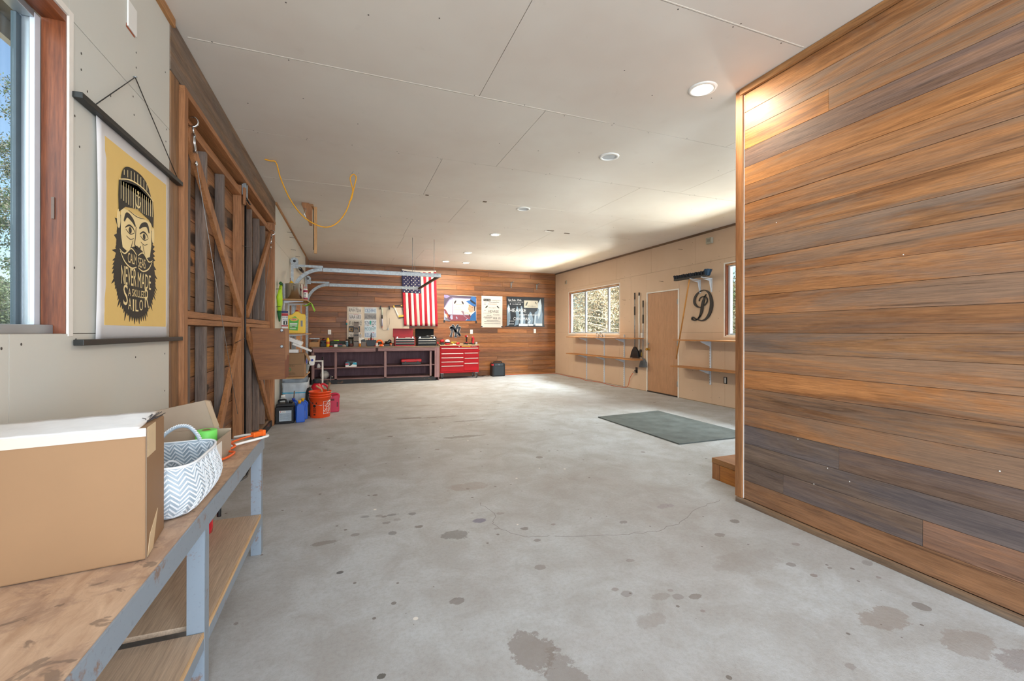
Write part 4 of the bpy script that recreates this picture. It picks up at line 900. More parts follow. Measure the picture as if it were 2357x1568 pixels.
for k, (lbl, pos, rot, sz) in enumerate((('ribbed white foam piece leaning uppermost in the shelf carton', (-.765, 7.18, 1.085), (0, .42, 0), (.24, .16, .055)), ('flat white foam piece sticking out to the right of the shelf carton', (-.655, 7.16, .985), (0, .42, .1), (.28, .14, .03)), ('broad white foam block lowest in the shelf carton', (-.775, 7.16, .931), (0, .02, 0), (.15, .12, .05)))):
    t = thing('foam_piece', lbl, 'foam', pos, group='foam in the shelf carton'); e = MB().cbox((0, 0, 0), sz, rot); e.build('block', M_foam, t, bevel=.006)
    if k == 0:
        mb = MB(); Mx = Euler(rot).to_matrix()
        for i in range(7): c_ = Mx @ Vector((-.11+.035*i, 0, .028)); mb.cbox(tuple(c_), (.012, .15, .010), rot)
        mb.build('rib', M_foam, t)
t = thing('steel_basin', 'small grey metal basin at the far end of the lowest wall shelf', 'basin', (-.69, 7.62, .557))
MB().lathe([(.045, .03), (.055, .035), (.075, .13), (.08, .135), (.074, .133), (.05, .04)], n=24, sx=1, sy=1.3).lathe([(.05, 0), (.05, .03)], n=20).build('basin', plain('pale_steel', '#a8b2b6', .4, .5), t)
t.location.x = -.69+.03
t = thing('white_bin', 'white plastic bin with blue dot hanging beyond the shelf end', 'bin', (-.60, 8.25, .60))
MB().prism([(-.035, .04), (.035, .04), (.055, .20), (-.055, .20)], lambda u, v: (u, -.10, v), lambda u, v: (u, .10, v)).build('bin', M_white, t, bevel=.006); mb = MB(); flat(mb, ell(.01, .13, .02, .02, 14), lambda u, v, d=0: (u, -.1005-d, v), 0, .001); mb.build('dot', plain('blue_dot', '#1c3fa8', .5), t)
t = thing('blue_bag', 'bright blue and cyan plastic bag beside the shelf carton', 'bag', (-.60, 7.52, .70))
MB().lathe([(.03, 0), (.055, .03), (.05, .08), (.02, .115), (.004, .12)], n=14, sx=1, sy=1.2).build('bag', plain('bag_blue', '#1a3cc4', .4), t); MB().lathe([(.034, .081), (.036, .11), (.02, .15), (.002, .155)], n=12).build('bag_top', plain('bag_cyan', '#9adbe8', .4), t)
t.location.x = -.67
t = thing('pole_frame', 'white tubular frame with black tip standing beside the long bench', 'frame', (-.53, 8.6, .0))
MB().tube([(.08, 0, .05), (.08, 0, .70)], .016, 10).build('tube', M_white, t); MB().tube([(.08, 0, .70), (.08, 0, .76)], .014, 8).build('tip', M_black, t); MB().tube([(.08, 0, .685), (-.06, 0, .685)], .012, 8).build('arm', M_white, t); MB().tube([(.08, 0, .0), (.08, 0, .05)], .02, 8).build('foot', M_black, t)

# ================================================================ things on the floor by the shelves
bj = thing('black_jug', 'big black square oil jug with grey label on the floor by the barn door', 'oil jug', (-.79, 6.48, 0))
MB().box(-.115, .105, -.08, .10, .012, .225).box(-.118, .108, -.083, .103, 0, .03).prism([(-.115, .225), (.105, .225), (.09, .265), (-.10, .265)], lambda u, v: (u, -.075, v), lambda u, v: (u, .095, v)).build('body', M_black, bj, bevel=.01)
MB().tube(smooth_path([Vector(p) for p in ((-.085, 0, .25), (-.08, 0, .30), (-.04, 0, .31), (.0, 0, .305), (.01, 0, .26))], 5), .013, 8).build('handle', M_black, bj); MB().lathe([(.024, .262), (.024, .292)], (.062, 0, 0), 14).build('cap', M_black, bj)
FJ2 = lambda u, v, d=0: (u, -.0812-d, v)
mb = MB(); flat(mb, rect(-.068, .078, .035, .175), FJ2, 0, .001); mb.build('label', plain('label_grey', '#b4c2cc', .5), bj); mb = MB(); flat(mb, rect(-.066, .008, .148, .173), FJ2, .001, .002); mb.build('label_header', M_white, bj)
mb = MB(); glyphs(mb, 'CASE', FJ2, -.04, .0, .158, .168, .0025); glyphs(mb, 'DRILL', FJ2, -.04, .0, .150, .156, .0025); [tinyline(mb, FJ2, -.06, .07, .13-.011*i, .003, .0015) for i in range(8)]; mb.build('print', plain('grey_print', '#54606a', .6), bj)
mb = MB(); flat(mb, ell(-.053, .16, .006, .006, 10), FJ2, .002, .0028); mb.build('red_dot', plain('cap_red', '#a8202a', .4), bj)
M_blue = plain('jug_blue', '#1f5cc4', .35, var=.05)
def blue_jug(lbl, loc, rz, cap):
    t = thing('coolant_bottle', lbl, 'bottle', loc, rz, 'blue bottles by the barn door')
    MB().prism([(-.055, .006), (-.045, 0), (.045, 0), (.055, .006), (.055, .19), (.045, .225), (.02, .25), (-.03, .25), (-.05, .22)], lambda u, v: (u, -.038, v), lambda u, v: (u, .038, v)).build('body', M_blue, t, bevel=.01)
    MB().tube(smooth_path([Vector(p) for p in ((.045, 0, .17), (.052, 0, .215), (.03, 0, .25), (.0, 0, .255))], 5), .010, 8).build('handle', M_blue, t)
    MB().lathe([(.018, .248), (.018, .268), (.021, .27), (.021, .292)], (-.008, 0, 0), 14).build('cap', cap, t)
    mb = MB(); flat(mb, [(-.03, .04), (.03, .04), (.03, .18), (-.01, .17), (-.03, .12)], lambda u, v, d=0: (.0552+d, u, v), 0, .001); mb.build('label', plain('bottle_label', '#d6dbe6', .5), t)
    mb = MB(); glyphs(mb, 'OIL', lambda u, v, d=0: (.0552+d, u, v), -.02, .02, .12, .15, .002) if False else [flat(mb, rect(-.022, .022, .06+.035*i, .078+.035*i), lambda u, v, d=0: (.0552+d, u, v), .001, .002) for i in range(3)]; mb.build('yellow_print', M_jy, t)
    return t
M_cy = plain('cap_yellow', '#f0b01c', .4)
blue_jug('nearest blue bottle with yellow cap beside the black jug', (-.612, 6.46, 0), .15, M_cy)
blue_jug('blue bottle with yellow cap nearest the orange bucket', (-.592, 6.66, 0), .05, M_cy)
blue_jug('blue bottle with blue cap standing just behind the black jug', (-.712, 6.70, 0), -.1, plain('cap_blue', '#2440a0', .4))
# orange bucket
bu = thing('orange_bucket', 'orange plastic bucket with white hardware store lettering and wire handle', 'bucket', (-.385, 6.78, 0))
M_ob = plain('bucket_orange', '#f0501c', .35, var=.04)
MB().lathe([(.128, 0), (.133, .006), (.138, .28), (.147, .285), (.147, .295), (.140, .298), (.141, .315), (.149, .318), (.149, .328), (.142, .331), (.143, .352), (.151, .356), (.151, .370), (.144, .372), (.128, .01)], n=40, cap=False).lathe([(.128, .002), (.001, .002)], n=40, cap=False).build('bucket', M_ob, bu)
hp = [Vector((.15*math.cos(a), -.15*math.sin(a)*1.0, .30-.15*math.sin(a))) for a in [PI*k/16 for k in range(17)]]
hp = [Vector((.156*math.cos(a), -.156*abs(math.sin(a))-.006, .315-.13*math.sin(a))) for a in [PI*k/16 for k in range(17)]]
MB().tube([tuple(p) for p in hp], .0025, 6).build('handle_wire', M_chrome, bu, rot=None)
MB().tube([tuple(p) for p in hp[3:5]], .009, 10).build('handle_grip', M_white, bu)
def FB(a0):                                                   # wraps flat print on the bucket wall
    return lambda u, v, d=0: ((.1345+.0175*v+.0009+d)*math.cos(a0+u/.138), (.1345+.0175*v+.0009+d)*math.sin(a0+u/.138), v)
F1 = FB(-PI*.36)
mb = MB()
def frame(mb, u0, u1, v0, v1, w, F, n=10):
    for i in range(n):
        a, b = u0+(u1-u0)*i/n, u0+(u1-u0)*(i+1)/n; flat(mb, rect(a, b, v0, v0+w), F, 0, .0008); flat(mb, rect(a, b, v1-w, v1), F, 0, .0008)
    flat(mb, rect(u0, u0+w, v0, v1), F, 0, .0008); flat(mb, rect(u1-w, u1, v0, v1), F, 0, .0008)
frame(mb, -.01, .15, .055, .235, .004, F1)
def rotF(F, cu, cv, ang): return lambda u, v, d=0: F(cu+u*math.cos(ang)-v*math.sin(ang), cv+u*math.sin(ang)+v*math.cos(ang), d)
G1 = rotF(F1, .07, .145, .75); glyphs(mb, 'THE', G1, -.035, .04, .035, .06, .001); glyphs(mb, 'HOME', G1, -.085, .075, -.015, .03, .001); glyphs(mb, 'DEPOT', G1, -.07, .085, -.055, -.022, .001)
mb.build('white_print', M_white, bu)
F2 = FB(-PI*.66); mb = MB(); flat(mb, rect(-.035, .035, .20, .222), F2, 0, .0008); flat(mb, ell(0, .172, .02, .022, 12), F2, 0, .0008); [flat(mb, rect(-.022, .022, .135-.012*i, .141-.012*i), F2, 0, .0008) for i in range(6)]; flat(mb, rect(-.014, .014, .04, .058), F2, 0, .0008); mb.build('black_print', M_ink, bu)
t = thing('hand_tool', 'wood-handled tool with curved steel end standing in the orange bucket', 'tool', (-.32, 6.82, .02)); MB().tube([(0, 0, 0), (.045, 0, .40), (.062, 0, .46)], [.012, .013, .014], 8).build('handle', M_oldZ, t); MB().tube([(.062, 0, .46), (.075, 0, .52), (.078, 0, .56)], .004, 6).build('blade', M_galv, t)
t = thing('garden_tool', 'pale wooden handle leaning over the left rim of the orange bucket', 'tool handle', (-.36, 6.86, .05)); MB().tube([(.04, 0, .05), (-.01, 0, .33), (-.085, 0, .385)], [.011, .011, .014], 8).build('handle', wood('pale_handle', '#d8b88a', '#c09c6c', 'X', .5, stain=0), t)
M_can = plain('gas_can_red', '#d0182c', .4, var=.05)
t = thing('gas_can', 'tall red fuel can with black cap behind the orange bucket', 'fuel can', (-.40, 7.35, 0))
MB().lathe([(.13, 0), (.14, .02), (.14, .26), (.12, .32), (.07, .40), (.05, .42), (.05, .43)], n=28, sx=.95, sy=.85).build('body', M_can, t)
MB().lathe([(.052, .431), (.055, .435), (.055, .49), (.05, .495)], (0, 0, 0), 20).build('cap', plain('ribbed_black', '#20262a', .6), t)
MB().tube(smooth_path([Vector(p) for p in ((.06, 0, .405), (.10, 0, .41), (.15, 0, .37), (.165, 0, .30), (.135, 0, .24))], 6), .017, 10).build('handle', M_can, t)
t.location.x = -.46; t.location.y = 7.26
t = thing('gas_can', 'small crimson fuel can right of the orange bucket', 'fuel can', (-.215, 7.16, 0))
M_can2 = plain('gas_can_crimson', '#c41a44', .45)
MB().prism([(-.10, .01), (-.09, 0), (.07, 0), (.08, .015), (.08, .215), (.065, .25), (.02, .252), (-.10, .22)], lambda u, v: (u, -.09, v), lambda u, v: (u, .09, v)).build('body', M_can2, t, bevel=.012)
MB().tube(smooth_path([Vector(p) for p in ((-.06, -.0, .22), (-.03, 0, .265), (.03, 0, .27), (.07, 0, .25), (.072, 0, .2))], 5), .014, 8).build('handle', M_can2, t)
MB().box(-.04, .01, -.0915, -.088, .175, .205).build('recess_shade', plain('recess_shade_red', '#6e1226', .6), t, bevel=.0); MB().box(.045, .062, -.0915, -.088, .08, .15).build('recess_shade', plain('recess_shade_red', '#6e1226', .6), t)  # raised darker red patches paint the shade of moulded hollows
# torn white bags behind
t = thing('insulated_bag', 'open grey-white insulated bag with a cyan stripe behind the oil bottles', 'bag', (-.74, 7.08, 0))
M_bag = plain('bag_silver', '#b9c2c8', .45, var=.12, scale=9)
mb = MB(); ring = [(-.15, -.1), (.0, -.12), (.15, -.1), (.17, .08), (.0, .12), (-.16, .1)]
rg = smooth_path([Vector(p) for p in ring+ring[:1]], 5)[:-1]; n = len(rg)
def bagring(z, k): return [(p.x*k+.006*math.sin(i*2.1+z*9), p.y*k+.006*math.cos(i*1.7+z*7), z+(.05 if z > .3 and p.y > 0 else 0)) for i, p in enumerate(rg)]
lv = [bagring(z, k) for z, k in ((0, .9), (.12, 1.0), (.28, 1.02), (.42, 1.0), (.48, 1.04))]
mb.add([v for r_ in lv for v in r_], [(i*n+k, i*n+(k+1) % n, (i+1)*n+(k+1) % n, (i+1)*n+k) for i in range(4) for k in range(n)], True); o = mb.build('bag', M_bag, t); md = o.modifiers.new('t', 'SOLIDIFY'); md.thickness = .006
mb = MB(); r1, r2 = bagring(.325, 1.04), bagring(.340, 1.04); m_ = n//2; mb.add(r1+r2, [(k, k+1, n+k+1, n+k) for k in range(0, n-1)], True); mb.build('stripe', plain('cyan_stripe', '#2fa6c8', .5), t)
MB().tube([(-.01, -.13, .12), (0, -.128, .3), (.004, -.125, .36)], .008, 6).build('brown_strap', M_oldZ, t)
t = thing('black_sack', 'crumpled black sack between the silver bag and the orange bucket', 'sack', (-.535, 6.92, 0))
MB().lathe([(.05, 0), (.06, .05), (.055, .2), (.05, .33), (.03, .40), (.01, .41)], n=10, sx=1.05, sy=.9).build('sack', plain('sack_black', '#1c1a1c', .5), t)
t = thing('clear_cap_jar', 'small clear plastic bottle with white cap behind the black jug', 'bottle', (-.85, 6.70, 0)); MB().lathe([(.05, 0), (.05, .26), (.03, .30), (.025, .31)], n=18).build('bottle', plain('cloudy_plastic', '#cdd4d6', .4), t); MB().lathe([(.026, .311), (.026, .34)], n=14).build('cap', M_white, t)

# ================================================================ overhead door track, ceiling pieces
tr = thing('overhead_door_track', 'galvanised overhead door tracks with crossbar hung below the ceiling', 'door track', (-.9, 9.4, 0))
off = (.9, -9.4, 0); ZT = 2.31
def T(mb, nm, mat=None, **k): return mb.build(nm, mat or M_galv, tr, loc=off, **k)
def cchan(mb, pts, w=.055, t_=.012):
    for a, b in zip(pts[:-1], pts[1:]):
        mb.bar(a, b, t_, w); 
        for s in (1, -1):
            a2, b2 = Vector(a)+Vector((0, -.014, 0)), Vector(b)+Vector((0, -.014, 0)); d = (Vector(b)-Vector(a)).normalized(); nn = Vector((-d.z, 0, d.x))*(w/2-.004)*s
            mb.bar(tuple(a2+nn), tuple(b2+nn), .028, .006)
for y, xe in ((8.12, 1.63), (10.68, 1.62)):
    mb = MB(); cchan(mb, [(-.42, y, ZT-.02), (xe, y, ZT-.02)], .07); T(mb, 'horizontal_track')
    arc = [(-.88+.45*(1-math.cos(a)), y, ZT-.47+.45*math.sin(a)) for a in [PI/2*k/12 for k in range(13)]]
    mb = MB(); cchan(mb, arc, .06); T(mb, 'curved_track')
    mb = MB(); cchan(mb, [(-.88, y, .02), (-.88, y, ZT-.47)], .05); T(mb, 'vertical_track')
    T(MB().box(-.91, -.42, y-.004, y+.004, ZT+.01, ZT+.05), 'angle'); T(MB().box(-.912, -.87, y-.05, y-.045, ZT-.5, ZT+.05), 'wall_angle')
    T(MB().tube([(-.86, y-.04, ZT+.10), (-.86, y+.02, ZT+.10)], .062, 24), 'cable_drum'); T(MB().tube([(-.86, y-.048, ZT+.10), (-.86, y-.041, ZT+.10)], .022, 12), 'bearing', M_blackmetal); T(MB().box(-.905, -.80, y-.036, y-.03, ZT-.02, ZT+.10), 'bearing_plate')
    for k, x in enumerate((1.1, 1.5)): 
        if y < 9 or k: T(MB().tube([(x, y, ZT+.015), (x, y, 2.965)], .004, 6), 'hanger')
T(MB().bar((1.60, 8.14, ZT-.03), (1.60, 10.66, ZT-.03), .035, .045), 'crossbar', plain('brown_bar', '#5c4f44', .6, .3))
T(MB().tube([(-.86, 8.16, ZT+.10), (-.86, 10.64, ZT+.10)], .013, 10), 'torsion_shaft'); T(MB().tube([(-.86, 9.0, ZT+.10), (-.86, 9.4, ZT+.10)], .03, 14), 'spring', M_blackmetal)
# yellow rope
t = thing('yellow_rope', 'yellow rope sagging between two hooks in the ceiling', 'rope', (-.3, 5.0, 2.97))
M_rope = plain('rope_yellow', '#f0a808', .6)
pts = [(-.50, -.03, -.004), (-.45, -.03, -.012), (-.40, -.02, -.02), (-.36, .0, -.17), (-.27, 0, -.38), (-.14, 0, -.55), (.026, 0, -.632), (.155, 0, -.60), (.262, 0, -.46), (.325, 0, -.27), (.335, 0, -.2), (.31, 0, -.09), (.325, .0, -.05), (.345, .0, -.035), (.365, 0, -.05), (.37, 0, -.08), (.345, 0, -.2), (.325, 0, -.30), (.30, 0, -.34)]
MB().tube(smooth_path([Vector(p) for p in pts], 6), .006, 7).build('rope', M_rope, t)
MB().tube(smooth_path([Vector(p) for p in ((.345, 0, -.002), (.33, 0, -.03), (.348, 0, -.048), (.362, 0, -.03))], 5), .004, 6).build('hook', M_galv, t); MB().tube([(-.42, -.02, -.002), (-.40, -.02, -.028), (-.385, -.02, -.015)], .004, 6).build('hook', M_galv, t)
# wooden hanger
t = thing('ceiling_bracket', 'wooden bracket of brown and pale boards hanging from the ceiling', 'bracket', (-.5, 6.6, 2.97))
MB().prism([(-.01, -.001), (-.10, -.001), (-.10, -.03), (-.005, -.30), (.03, -.30), (.03, -.06)], lambda u, v: (u, -.15, v), lambda u, v: (u, -.11, v)).build('brown_gusset', M_trimz, t, bevel=.002)
MB().box(.040, .078, .02, .06, -.65, -.001).build('pale_board', wood('pale_board', '#d8aa76', '#c4935c', 'Z', .6, stain=.02), t, bevel=.002)
MB().box(.030, .0395, .02, .06, -.60, -.02).build('edge_strip', plain('dark_edge', '#4c4a3c', .8), t)
MB().box(-.10, .0395, -.109, .06, -.03, -.001).build('cross_piece', M_trimw, t)
MB().tube(smooth_path([Vector(p) for p in ((-.07, -.155, -.08), (-.05, -.175, -.085), (-.045, -.175, -.12), (-.06, -.175, -.16), (-.05, -.165, -.20))], 5), .004, 6).build('hook', M_chrome, t)
for (y, z, w_) in ((7.75, 2.82, 'topmost nail nearest the barn doors in the cream drywall above the shelves'), (8.05, 2.80, 'topmost nail farther along in the cream drywall above the shelves'), (8.2, 2.62, 'nail nearest the cable drum in the cream drywall above the shelves'), (8.9, 2.62, 'nail midway to the wood corner in the cream drywall above the door track'), (9.6, 2.45, 'lowest nail in the cream drywall above the door track')):
    t = tag(MB().tube([(XL, y, z), (XL+.08, y-.02, z-.01)], .003, 5).build('nail', M_blackmetal), w_, 'nail', 'nails above the shelves')
# ================================================================ long bench along the back wall
M_mauve = wood('mauve_painted_wood', '#9a7474', '#6e5150', 'X', .65, gray=.2, graycol='#a08c88', stain=.25); M_mauveZ = wood('mauve_painted_post', '#a07c7c', '#785a58', 'Z', .65, gray=.2, graycol='#a89490', stain=.2)
M_mback = wood('mauve_painted_back', '#7a5a62', '#5c4048', 'Z', .7, stain=.15); M_btop = wood('worn_bench_top', '#94775f', '#5e4636', 'X', .6, gray=.3, stain=.4)
M_toe = rusty('black_toe_board', '#26282c', '#7a5a40', .6, 0, .7, 6)
lb = thing('long_bench', 'long mauve-painted wooden bench with open shelves along the back wall', 'workbench', (.68, 11.2, 0))
off = (-.68, -11.2, 0)
def B(mb, nm, mat, bev=.002, **k): return mb.build(nm, mat, lb, loc=off, bevel=bev, **k)
X0, X1, Y0, Y1 = -.80, 2.15, 10.84, 11.58
B(MB().box(X0, X1, Y0-.02, Y1, .835, .868), 'top_board', M_btop)
B(MB().box(X0+.03, .60, Y0-.012, Y0+.02, .745, .834), 'apron', M_mauve); B(MB().box(.66, X1-.13, Y0-.012, Y0+.02, .755, .834), 'apron', M_mauve, color=(1.12, 1.08, 1.1, 1))
B(MB().box(.60, .66, Y0, Y0+.02, .77, .834), 'dark_block', plain('dark_maroon', '#3c1f24', .7))
for x, w in ((X0, .06), (-.31, .05), (.80, .055), (1.90, .045)): B(MB().box(x, x+w, Y0-.004, Y0+.05, .12, .744), 'post', M_mauveZ)
B(MB().box(X1-.13, X1-.01, Y0-.012, Y0+.03, .08, .834), 'post', M_mauveZ, color=(1.2, 1.15, 1.2, 1)); B(MB().box(X1-.009, X1, Y0-.012, Y0+.03, .08, .834), 'edge_strip', M_trimz)
for a, b, z in ((X0+.06, -.31, .375), (-.26, .80, .385), (.855, 1.90, .40), (1.945, X1-.13, .41)): B(MB().box(a, b, Y0+.01, Y1-.05, z-.02, z), 'shelf', M_mauve)
for a, b in ((X0+.06, -.31), (-.26, .80), (.855, 1.90)): B(MB().box(a, b, Y0+.01, Y1-.05, .10, .12), 'bottom_shelf', M_mauve, color=(.95, .95, .95, 1))
B(MB().box(X0, X1-.01, Y1-.045, Y1-.03, .10, .83), 'back_panel', M_mback)
B(MB().box(.36, .44, Y1-.065, Y1-.046, .121, .37), 'batten', M_mback); B(MB().box(.36, .44, Y1-.065, Y1-.046, .39, .83), 'batten', M_mback)
B(MB().box(X0, X1-.10, Y0+.0, Y0+.03, .0, .099), 'toe_board', M_toe); B(MB().box(X1-.03, X1, Y0+.05, Y1, 0, .834), 'end_panel', M_mauveZ)
B(MB().box(X0-.0, X0+.02, Y0+.05, Y1, 0, .834), 'end_panel', M_mauveZ)

# open toolboxes
def toolbox(lbl, x0, x1, y, ztop, lid, M_body, M_drawer, lidcol, body_h=.235):
    t = thing('toolbox', lbl, 'toolbox', ((x0+x1)/2, y, .869)); w = (x1-x0)/2
    MB().box(-w, w, -.02, .24, 0, body_h).build('body', M_body, t, bevel=.004)
    MB().box(-w+.01, w-.01, -.012, .23, body_h, body_h+.002).build('tray', M_black, t)
    MB().box(-w-.02, w-.02, .25, .262, body_h-.02, lid).box(-w-.02, w-.02, .20, .2495, lid-.008, lid).build('lid', lidcol, t, bevel=.003)
    for i in range(3):
        z = body_h-.075-.058*i; d = MB().box(-w+.018, w-.018, -.026, -.021, z-.012, z+.040).build('drawer', M_drawer, t)
        MB().box(-w+.02, w-.02, -.031, -.027, z+.024, z+.035).build('drawer_pull', M_pull0, d, loc=tuple(-c for c in d.location), bevel=.001)
    for s in (-1, 1): MB().box(s*(w-.06)-.015, s*(w-.06)+.015, -.030, -.021, body_h-.045, body_h-.005).build('latch', M_chrome, t, bevel=.003)
    return t
M_tbred = plain('toolbox_red', '#a82c36', .5, var=.1, spec=.3); M_tbdark = plain('toolbox_graphite', '#22282e', .55, var=.1, spec=.2); M_pull0 = plain('pull_silver', '#cfccc4', .45, .2, var=.05)
t = toolbox('open red toolbox with dark drawers on the long bench', 1.06, 1.555, 10.98, 1.29, .435, M_tbred, M_tbdark, M_tbred)
mb = MB(); mb.tube([(.0, -.026, .205), (.02, -.03, .212), (.10, -.03, .214), (.13, -.026, .214)], .005, 6); mb.build('white_pen', M_white, t)
t = toolbox('open black toolbox with silver drawer edges on the long bench', 1.615, 2.09, 10.98, 1.29, .435, M_tbdark, M_tbdark, plain('lid_black', '#0e0f11', .7, spec=.2))
MB().box(.08, .13, -.0265, -.0215, .20, .222).build('badge', plain('badge_bronze', '#b89a74', .4), t)
MB().tube([(.06, .05, .245), (.20, .04, .262)], .016, 8).build('socket_wrench', M_chrome, t); MB().tube([(-.02, .06, .244), (.05, .05, .25)], .012, 8).build('wrench', M_galv, t)
# rolling tool chest
M_cr = plain('chest_red', '#b00c18', .5, var=.05, spec=.25); M_pull = plain('pull_silver', '#cfccc4', .45, .2, var=.05)
tc = thing('tool_chest', 'red rolling tool chest with steel drawer pulls beside the long bench', 'tool chest', (2.73, 11.05, 0))
w = .52
MB().box(-w, w, .03, .47, .15, .862).build('cabinet', M_cr, tc, bevel=.004); MB().box(-w-.01, w+.01, .0, .48, .863, .885).build('top_board', wood('butcher_block', '#d8bd94', '#c4a070', 'X', .4, stain=0), tc, bevel=.003)
def drawer(x0, x1, z0, z1):
    d = MB().box(x0, x1, .016, .0295, z0, z1).build('drawer', M_cr, tc, bevel=.003)
    MB().box(x0+.008, x1-.008, -.002, .0155, z1-.028, z1-.010).build('drawer_pull', M_pull, d, loc=tuple(-c for c in d.location), bevel=.004)
drawer(-w+.02, w-.02, .70, .812)
for i in range(4): drawer(-w+.02, .095, (.575-.108*i) if i < 3 else .20, (.675-.108*i))
for i, (a, b) in enumerate(((.56, .682), (.425, .547), (.20, .412))): drawer(.115, w-.02, a, b)
MB().box(-w+.02, w-.02, .024, .0295, .165, .19).build('kick_panel', M_cr, tc)
FT = lambda u, v, d=0: (u, .0298-d, v)
MB().box(.05, .29, .024, .0296, .833, .851).build('level_tool', plain('level_yellow', '#e8b80c', .4), tc, bevel=.003)
mb = MB(); glyphs(mb, 'HUSKY', FT, .31, .47, .836, .852, .001, shear=.05); mb.build('lettering', M_white, tc)
MB().lathe([(.010, 0), (.010, .006)], n=12).build('lock', M_chrome, tc, loc=(-.02, .0295, .842), rot=(PI/2, 0, 0))
MB().tube([(w, .12, .72), (w+.06, .12, .72)], .014, 8).build('side_handle', M_cr, tc)
for x in (-w+.06, w-.06):
    for y in (.07, .42):
        c = MB().cbox((x, y, .142), (.07, .05, .012)).box(x-.02, x-.014, y-.02, y+.02, .06, .137).box(x+.014, x+.02, y-.02, y+.02, .06, .137).build('caster', M_galv, tc)
        MB().tube([(x-.012, y-.01, .056), (x+.012, y-.01, .056)], .056, 20).build('wheel', plain('rubber', '#2a2c2e', .7), c, loc=tuple(-q for q in c.location)); MB().tube([(x-.0135, y-.01, .056), (x+.0135, y-.01, .056)], .036, 16).build('hub', M_white, c, loc=tuple(-q for q in c.location))
M_tred = plain('tool_red', '#bc1a26', .5)
Z = .886
t = thing('impact_driver', 'upright cordless impact driver with red head on the tool chest', 'power tool', (2.94, 11.2, Z)); MB().box(-.032, .032, -.05, .04, 0, .05).build('battery', M_black, t, bevel=.006); MB().box(-.030, .030, -.045, .035, .051, .066).build('battery_top', M_tred, t, bevel=.004); MB().tube([(0, 0, .06), (0, -.005, .20)], [.018, .021], 12).build('grip', M_black, t); MB().tube([(0, -.08, .225), (0, .07, .225)], [.022, .03], 16).build('motor_head', M_tred, t); MB().tube([(0, -.095, .225), (0, -.08, .225)], .014, 10).build('chuck', M_chrome, t)
t = thing('circular_saw', 'red cordless saw standing on end at the right of the tool chest', 'power tool', (3.12, 11.2, Z)); MB().cbox((.0, 0, .10), (.05, .09, .15), (0, .15, 0)).tube([(-.02, 0, .17), (.02, 0, .20)], .035, 14).build('body', M_tred, t, bevel=.006); MB().box(-.03, .05, -.04, .04, 0, .035).build('battery', M_black, t, bevel=.005); MB().tube([(-.035, -.02, .08), (-.04, -.02, .17)], .012, 8).build('handle', M_black, t)
t = thing('small_tin', 'small pale tin at the right end of the tool chest', 'tin', (3.19, 11.12, Z)); MB().lathe([(.028, 0), (.028, .055), (.02, .065)], n=16).build('tin', plain('tin_white', '#c8ccd6', .35, .3), t)
t = thing('trimmer_motor', 'small grey-black motor tool lying beside the red saw', 'power tool', (3.06, 11.13, Z)); MB().tube([(-.08, 0, .02), (-.02, 0, .03), (.02, 0, .032)], [.012, .022, .032], 12).build('body', M_tbdark, t)
t = thing('baseball_hat', 'white and red cap with black band on the tool chest', 'hat', (2.42, 11.18, Z)); MB().lathe([(.062, .055), (.068, .075), (.055, .12), (.02, .14), (.002, .143)], n=20, sx=1.0).build('crown', plain('cap_white', '#e6d4dc', .7), t); MB().lathe([(.060, .0), (.066, .054)], n=20).build('red_base', M_tred, t); MB().lathe([(.0665, .050), (.069, .072)], n=20, cap=False).build('band', M_tbdark, t)
t = thing('red_drill_bag', 'red and black power tool at the left end of the tool chest', 'power tool', (2.31, 11.22, Z)); MB().tube([(-.07, 0, .09), (.02, 0, .105)], [.035, .04], 14).build('body', M_tred, t); MB().box(-.06, .03, -.05, .05, 0, .055).build('battery', M_black, t, bevel=.006)
t = thing('hand_clamp', 'yellow bar clamp lying across the tool chest', 'clamp', (2.58, 11.16, Z)); MB().bar((-.06, 0, .07), (.08, 0, .07), .014, .016).bar((-.055, 0, .065), (.03, 0, .012), .014, .018).build('bar', M_jy, t); MB().bar((-.02, .02, .01), (.09, .02, .01), .014, .016).build('jaw', M_chrome, t)
t = thing('red_grinder', 'red hand grinder lying in the middle of the tool chest', 'power tool', (2.70, 11.14, Z)); MB().tube([(-.05, 0, .03), (.03, 0, .032)], .03, 12).build('body', M_tred, t); MB().tube([(.03, 0, .03), (.14, 0, .03)], .013, 8).build('pale_handle', plain('pale_grip', '#c9a68c', .6), t); MB().tube([(.145, 0, .03), (.21, 0, .03)], .027, 10).build('head', M_black, t)
t = thing('red_clip_light', 'small red and black clip tool on the long bench beside the tool chest', 'clip', (2.12, 10.95, .869)); MB().box(-.02, .01, -.02, .02, .0, .05).build('base', M_black, t, bevel=.004); MB().box(-.018, .02, -.021, .019, .051, .10).build('body', M_tred, t, bevel=.005)

# things on the long bench, left to right
ZB = .869; YB_ = 11.0
t = thing('parts_crate', 'open wooden crate topped by a metal bar at the left end of the long bench', 'crate', (-.73, 11.0, ZB))
for a in ((-.12, .09, -.10, -.088, 0, .11), (-.12, .09, .10, .112, 0, .11), (-.12, -.108, -.0875, .0995, 0, .11), (.078, .09, -.0875, .0995, 0, .17)): MB().box(*a).build('side', M_sh, t, bevel=.001)
MB().box(-.12, .095, -.09, .0, .18, .205).build('metal_bar', M_galv, t, bevel=.003); MB().tube([(-.08, -.04, .12), (.05, -.03, .14)], .03, 8).build('clutter', M_oldY, t)
t = thing('spray_bottle', 'yellow plastic bottle standing on the long bench', 'bottle', (-.46, 10.98, ZB)); MB().lathe([(.032, 0), (.036, .008), (.036, .15), (.028, .18), (.02, .205), (.012, .212)], n=18).build('bottle', M_jy, t); MB().lathe([(.0365, .06), (.0365, .12)], n=18, cap=False).build('label_band', plain('label_orange', '#d8642c', .5), t)
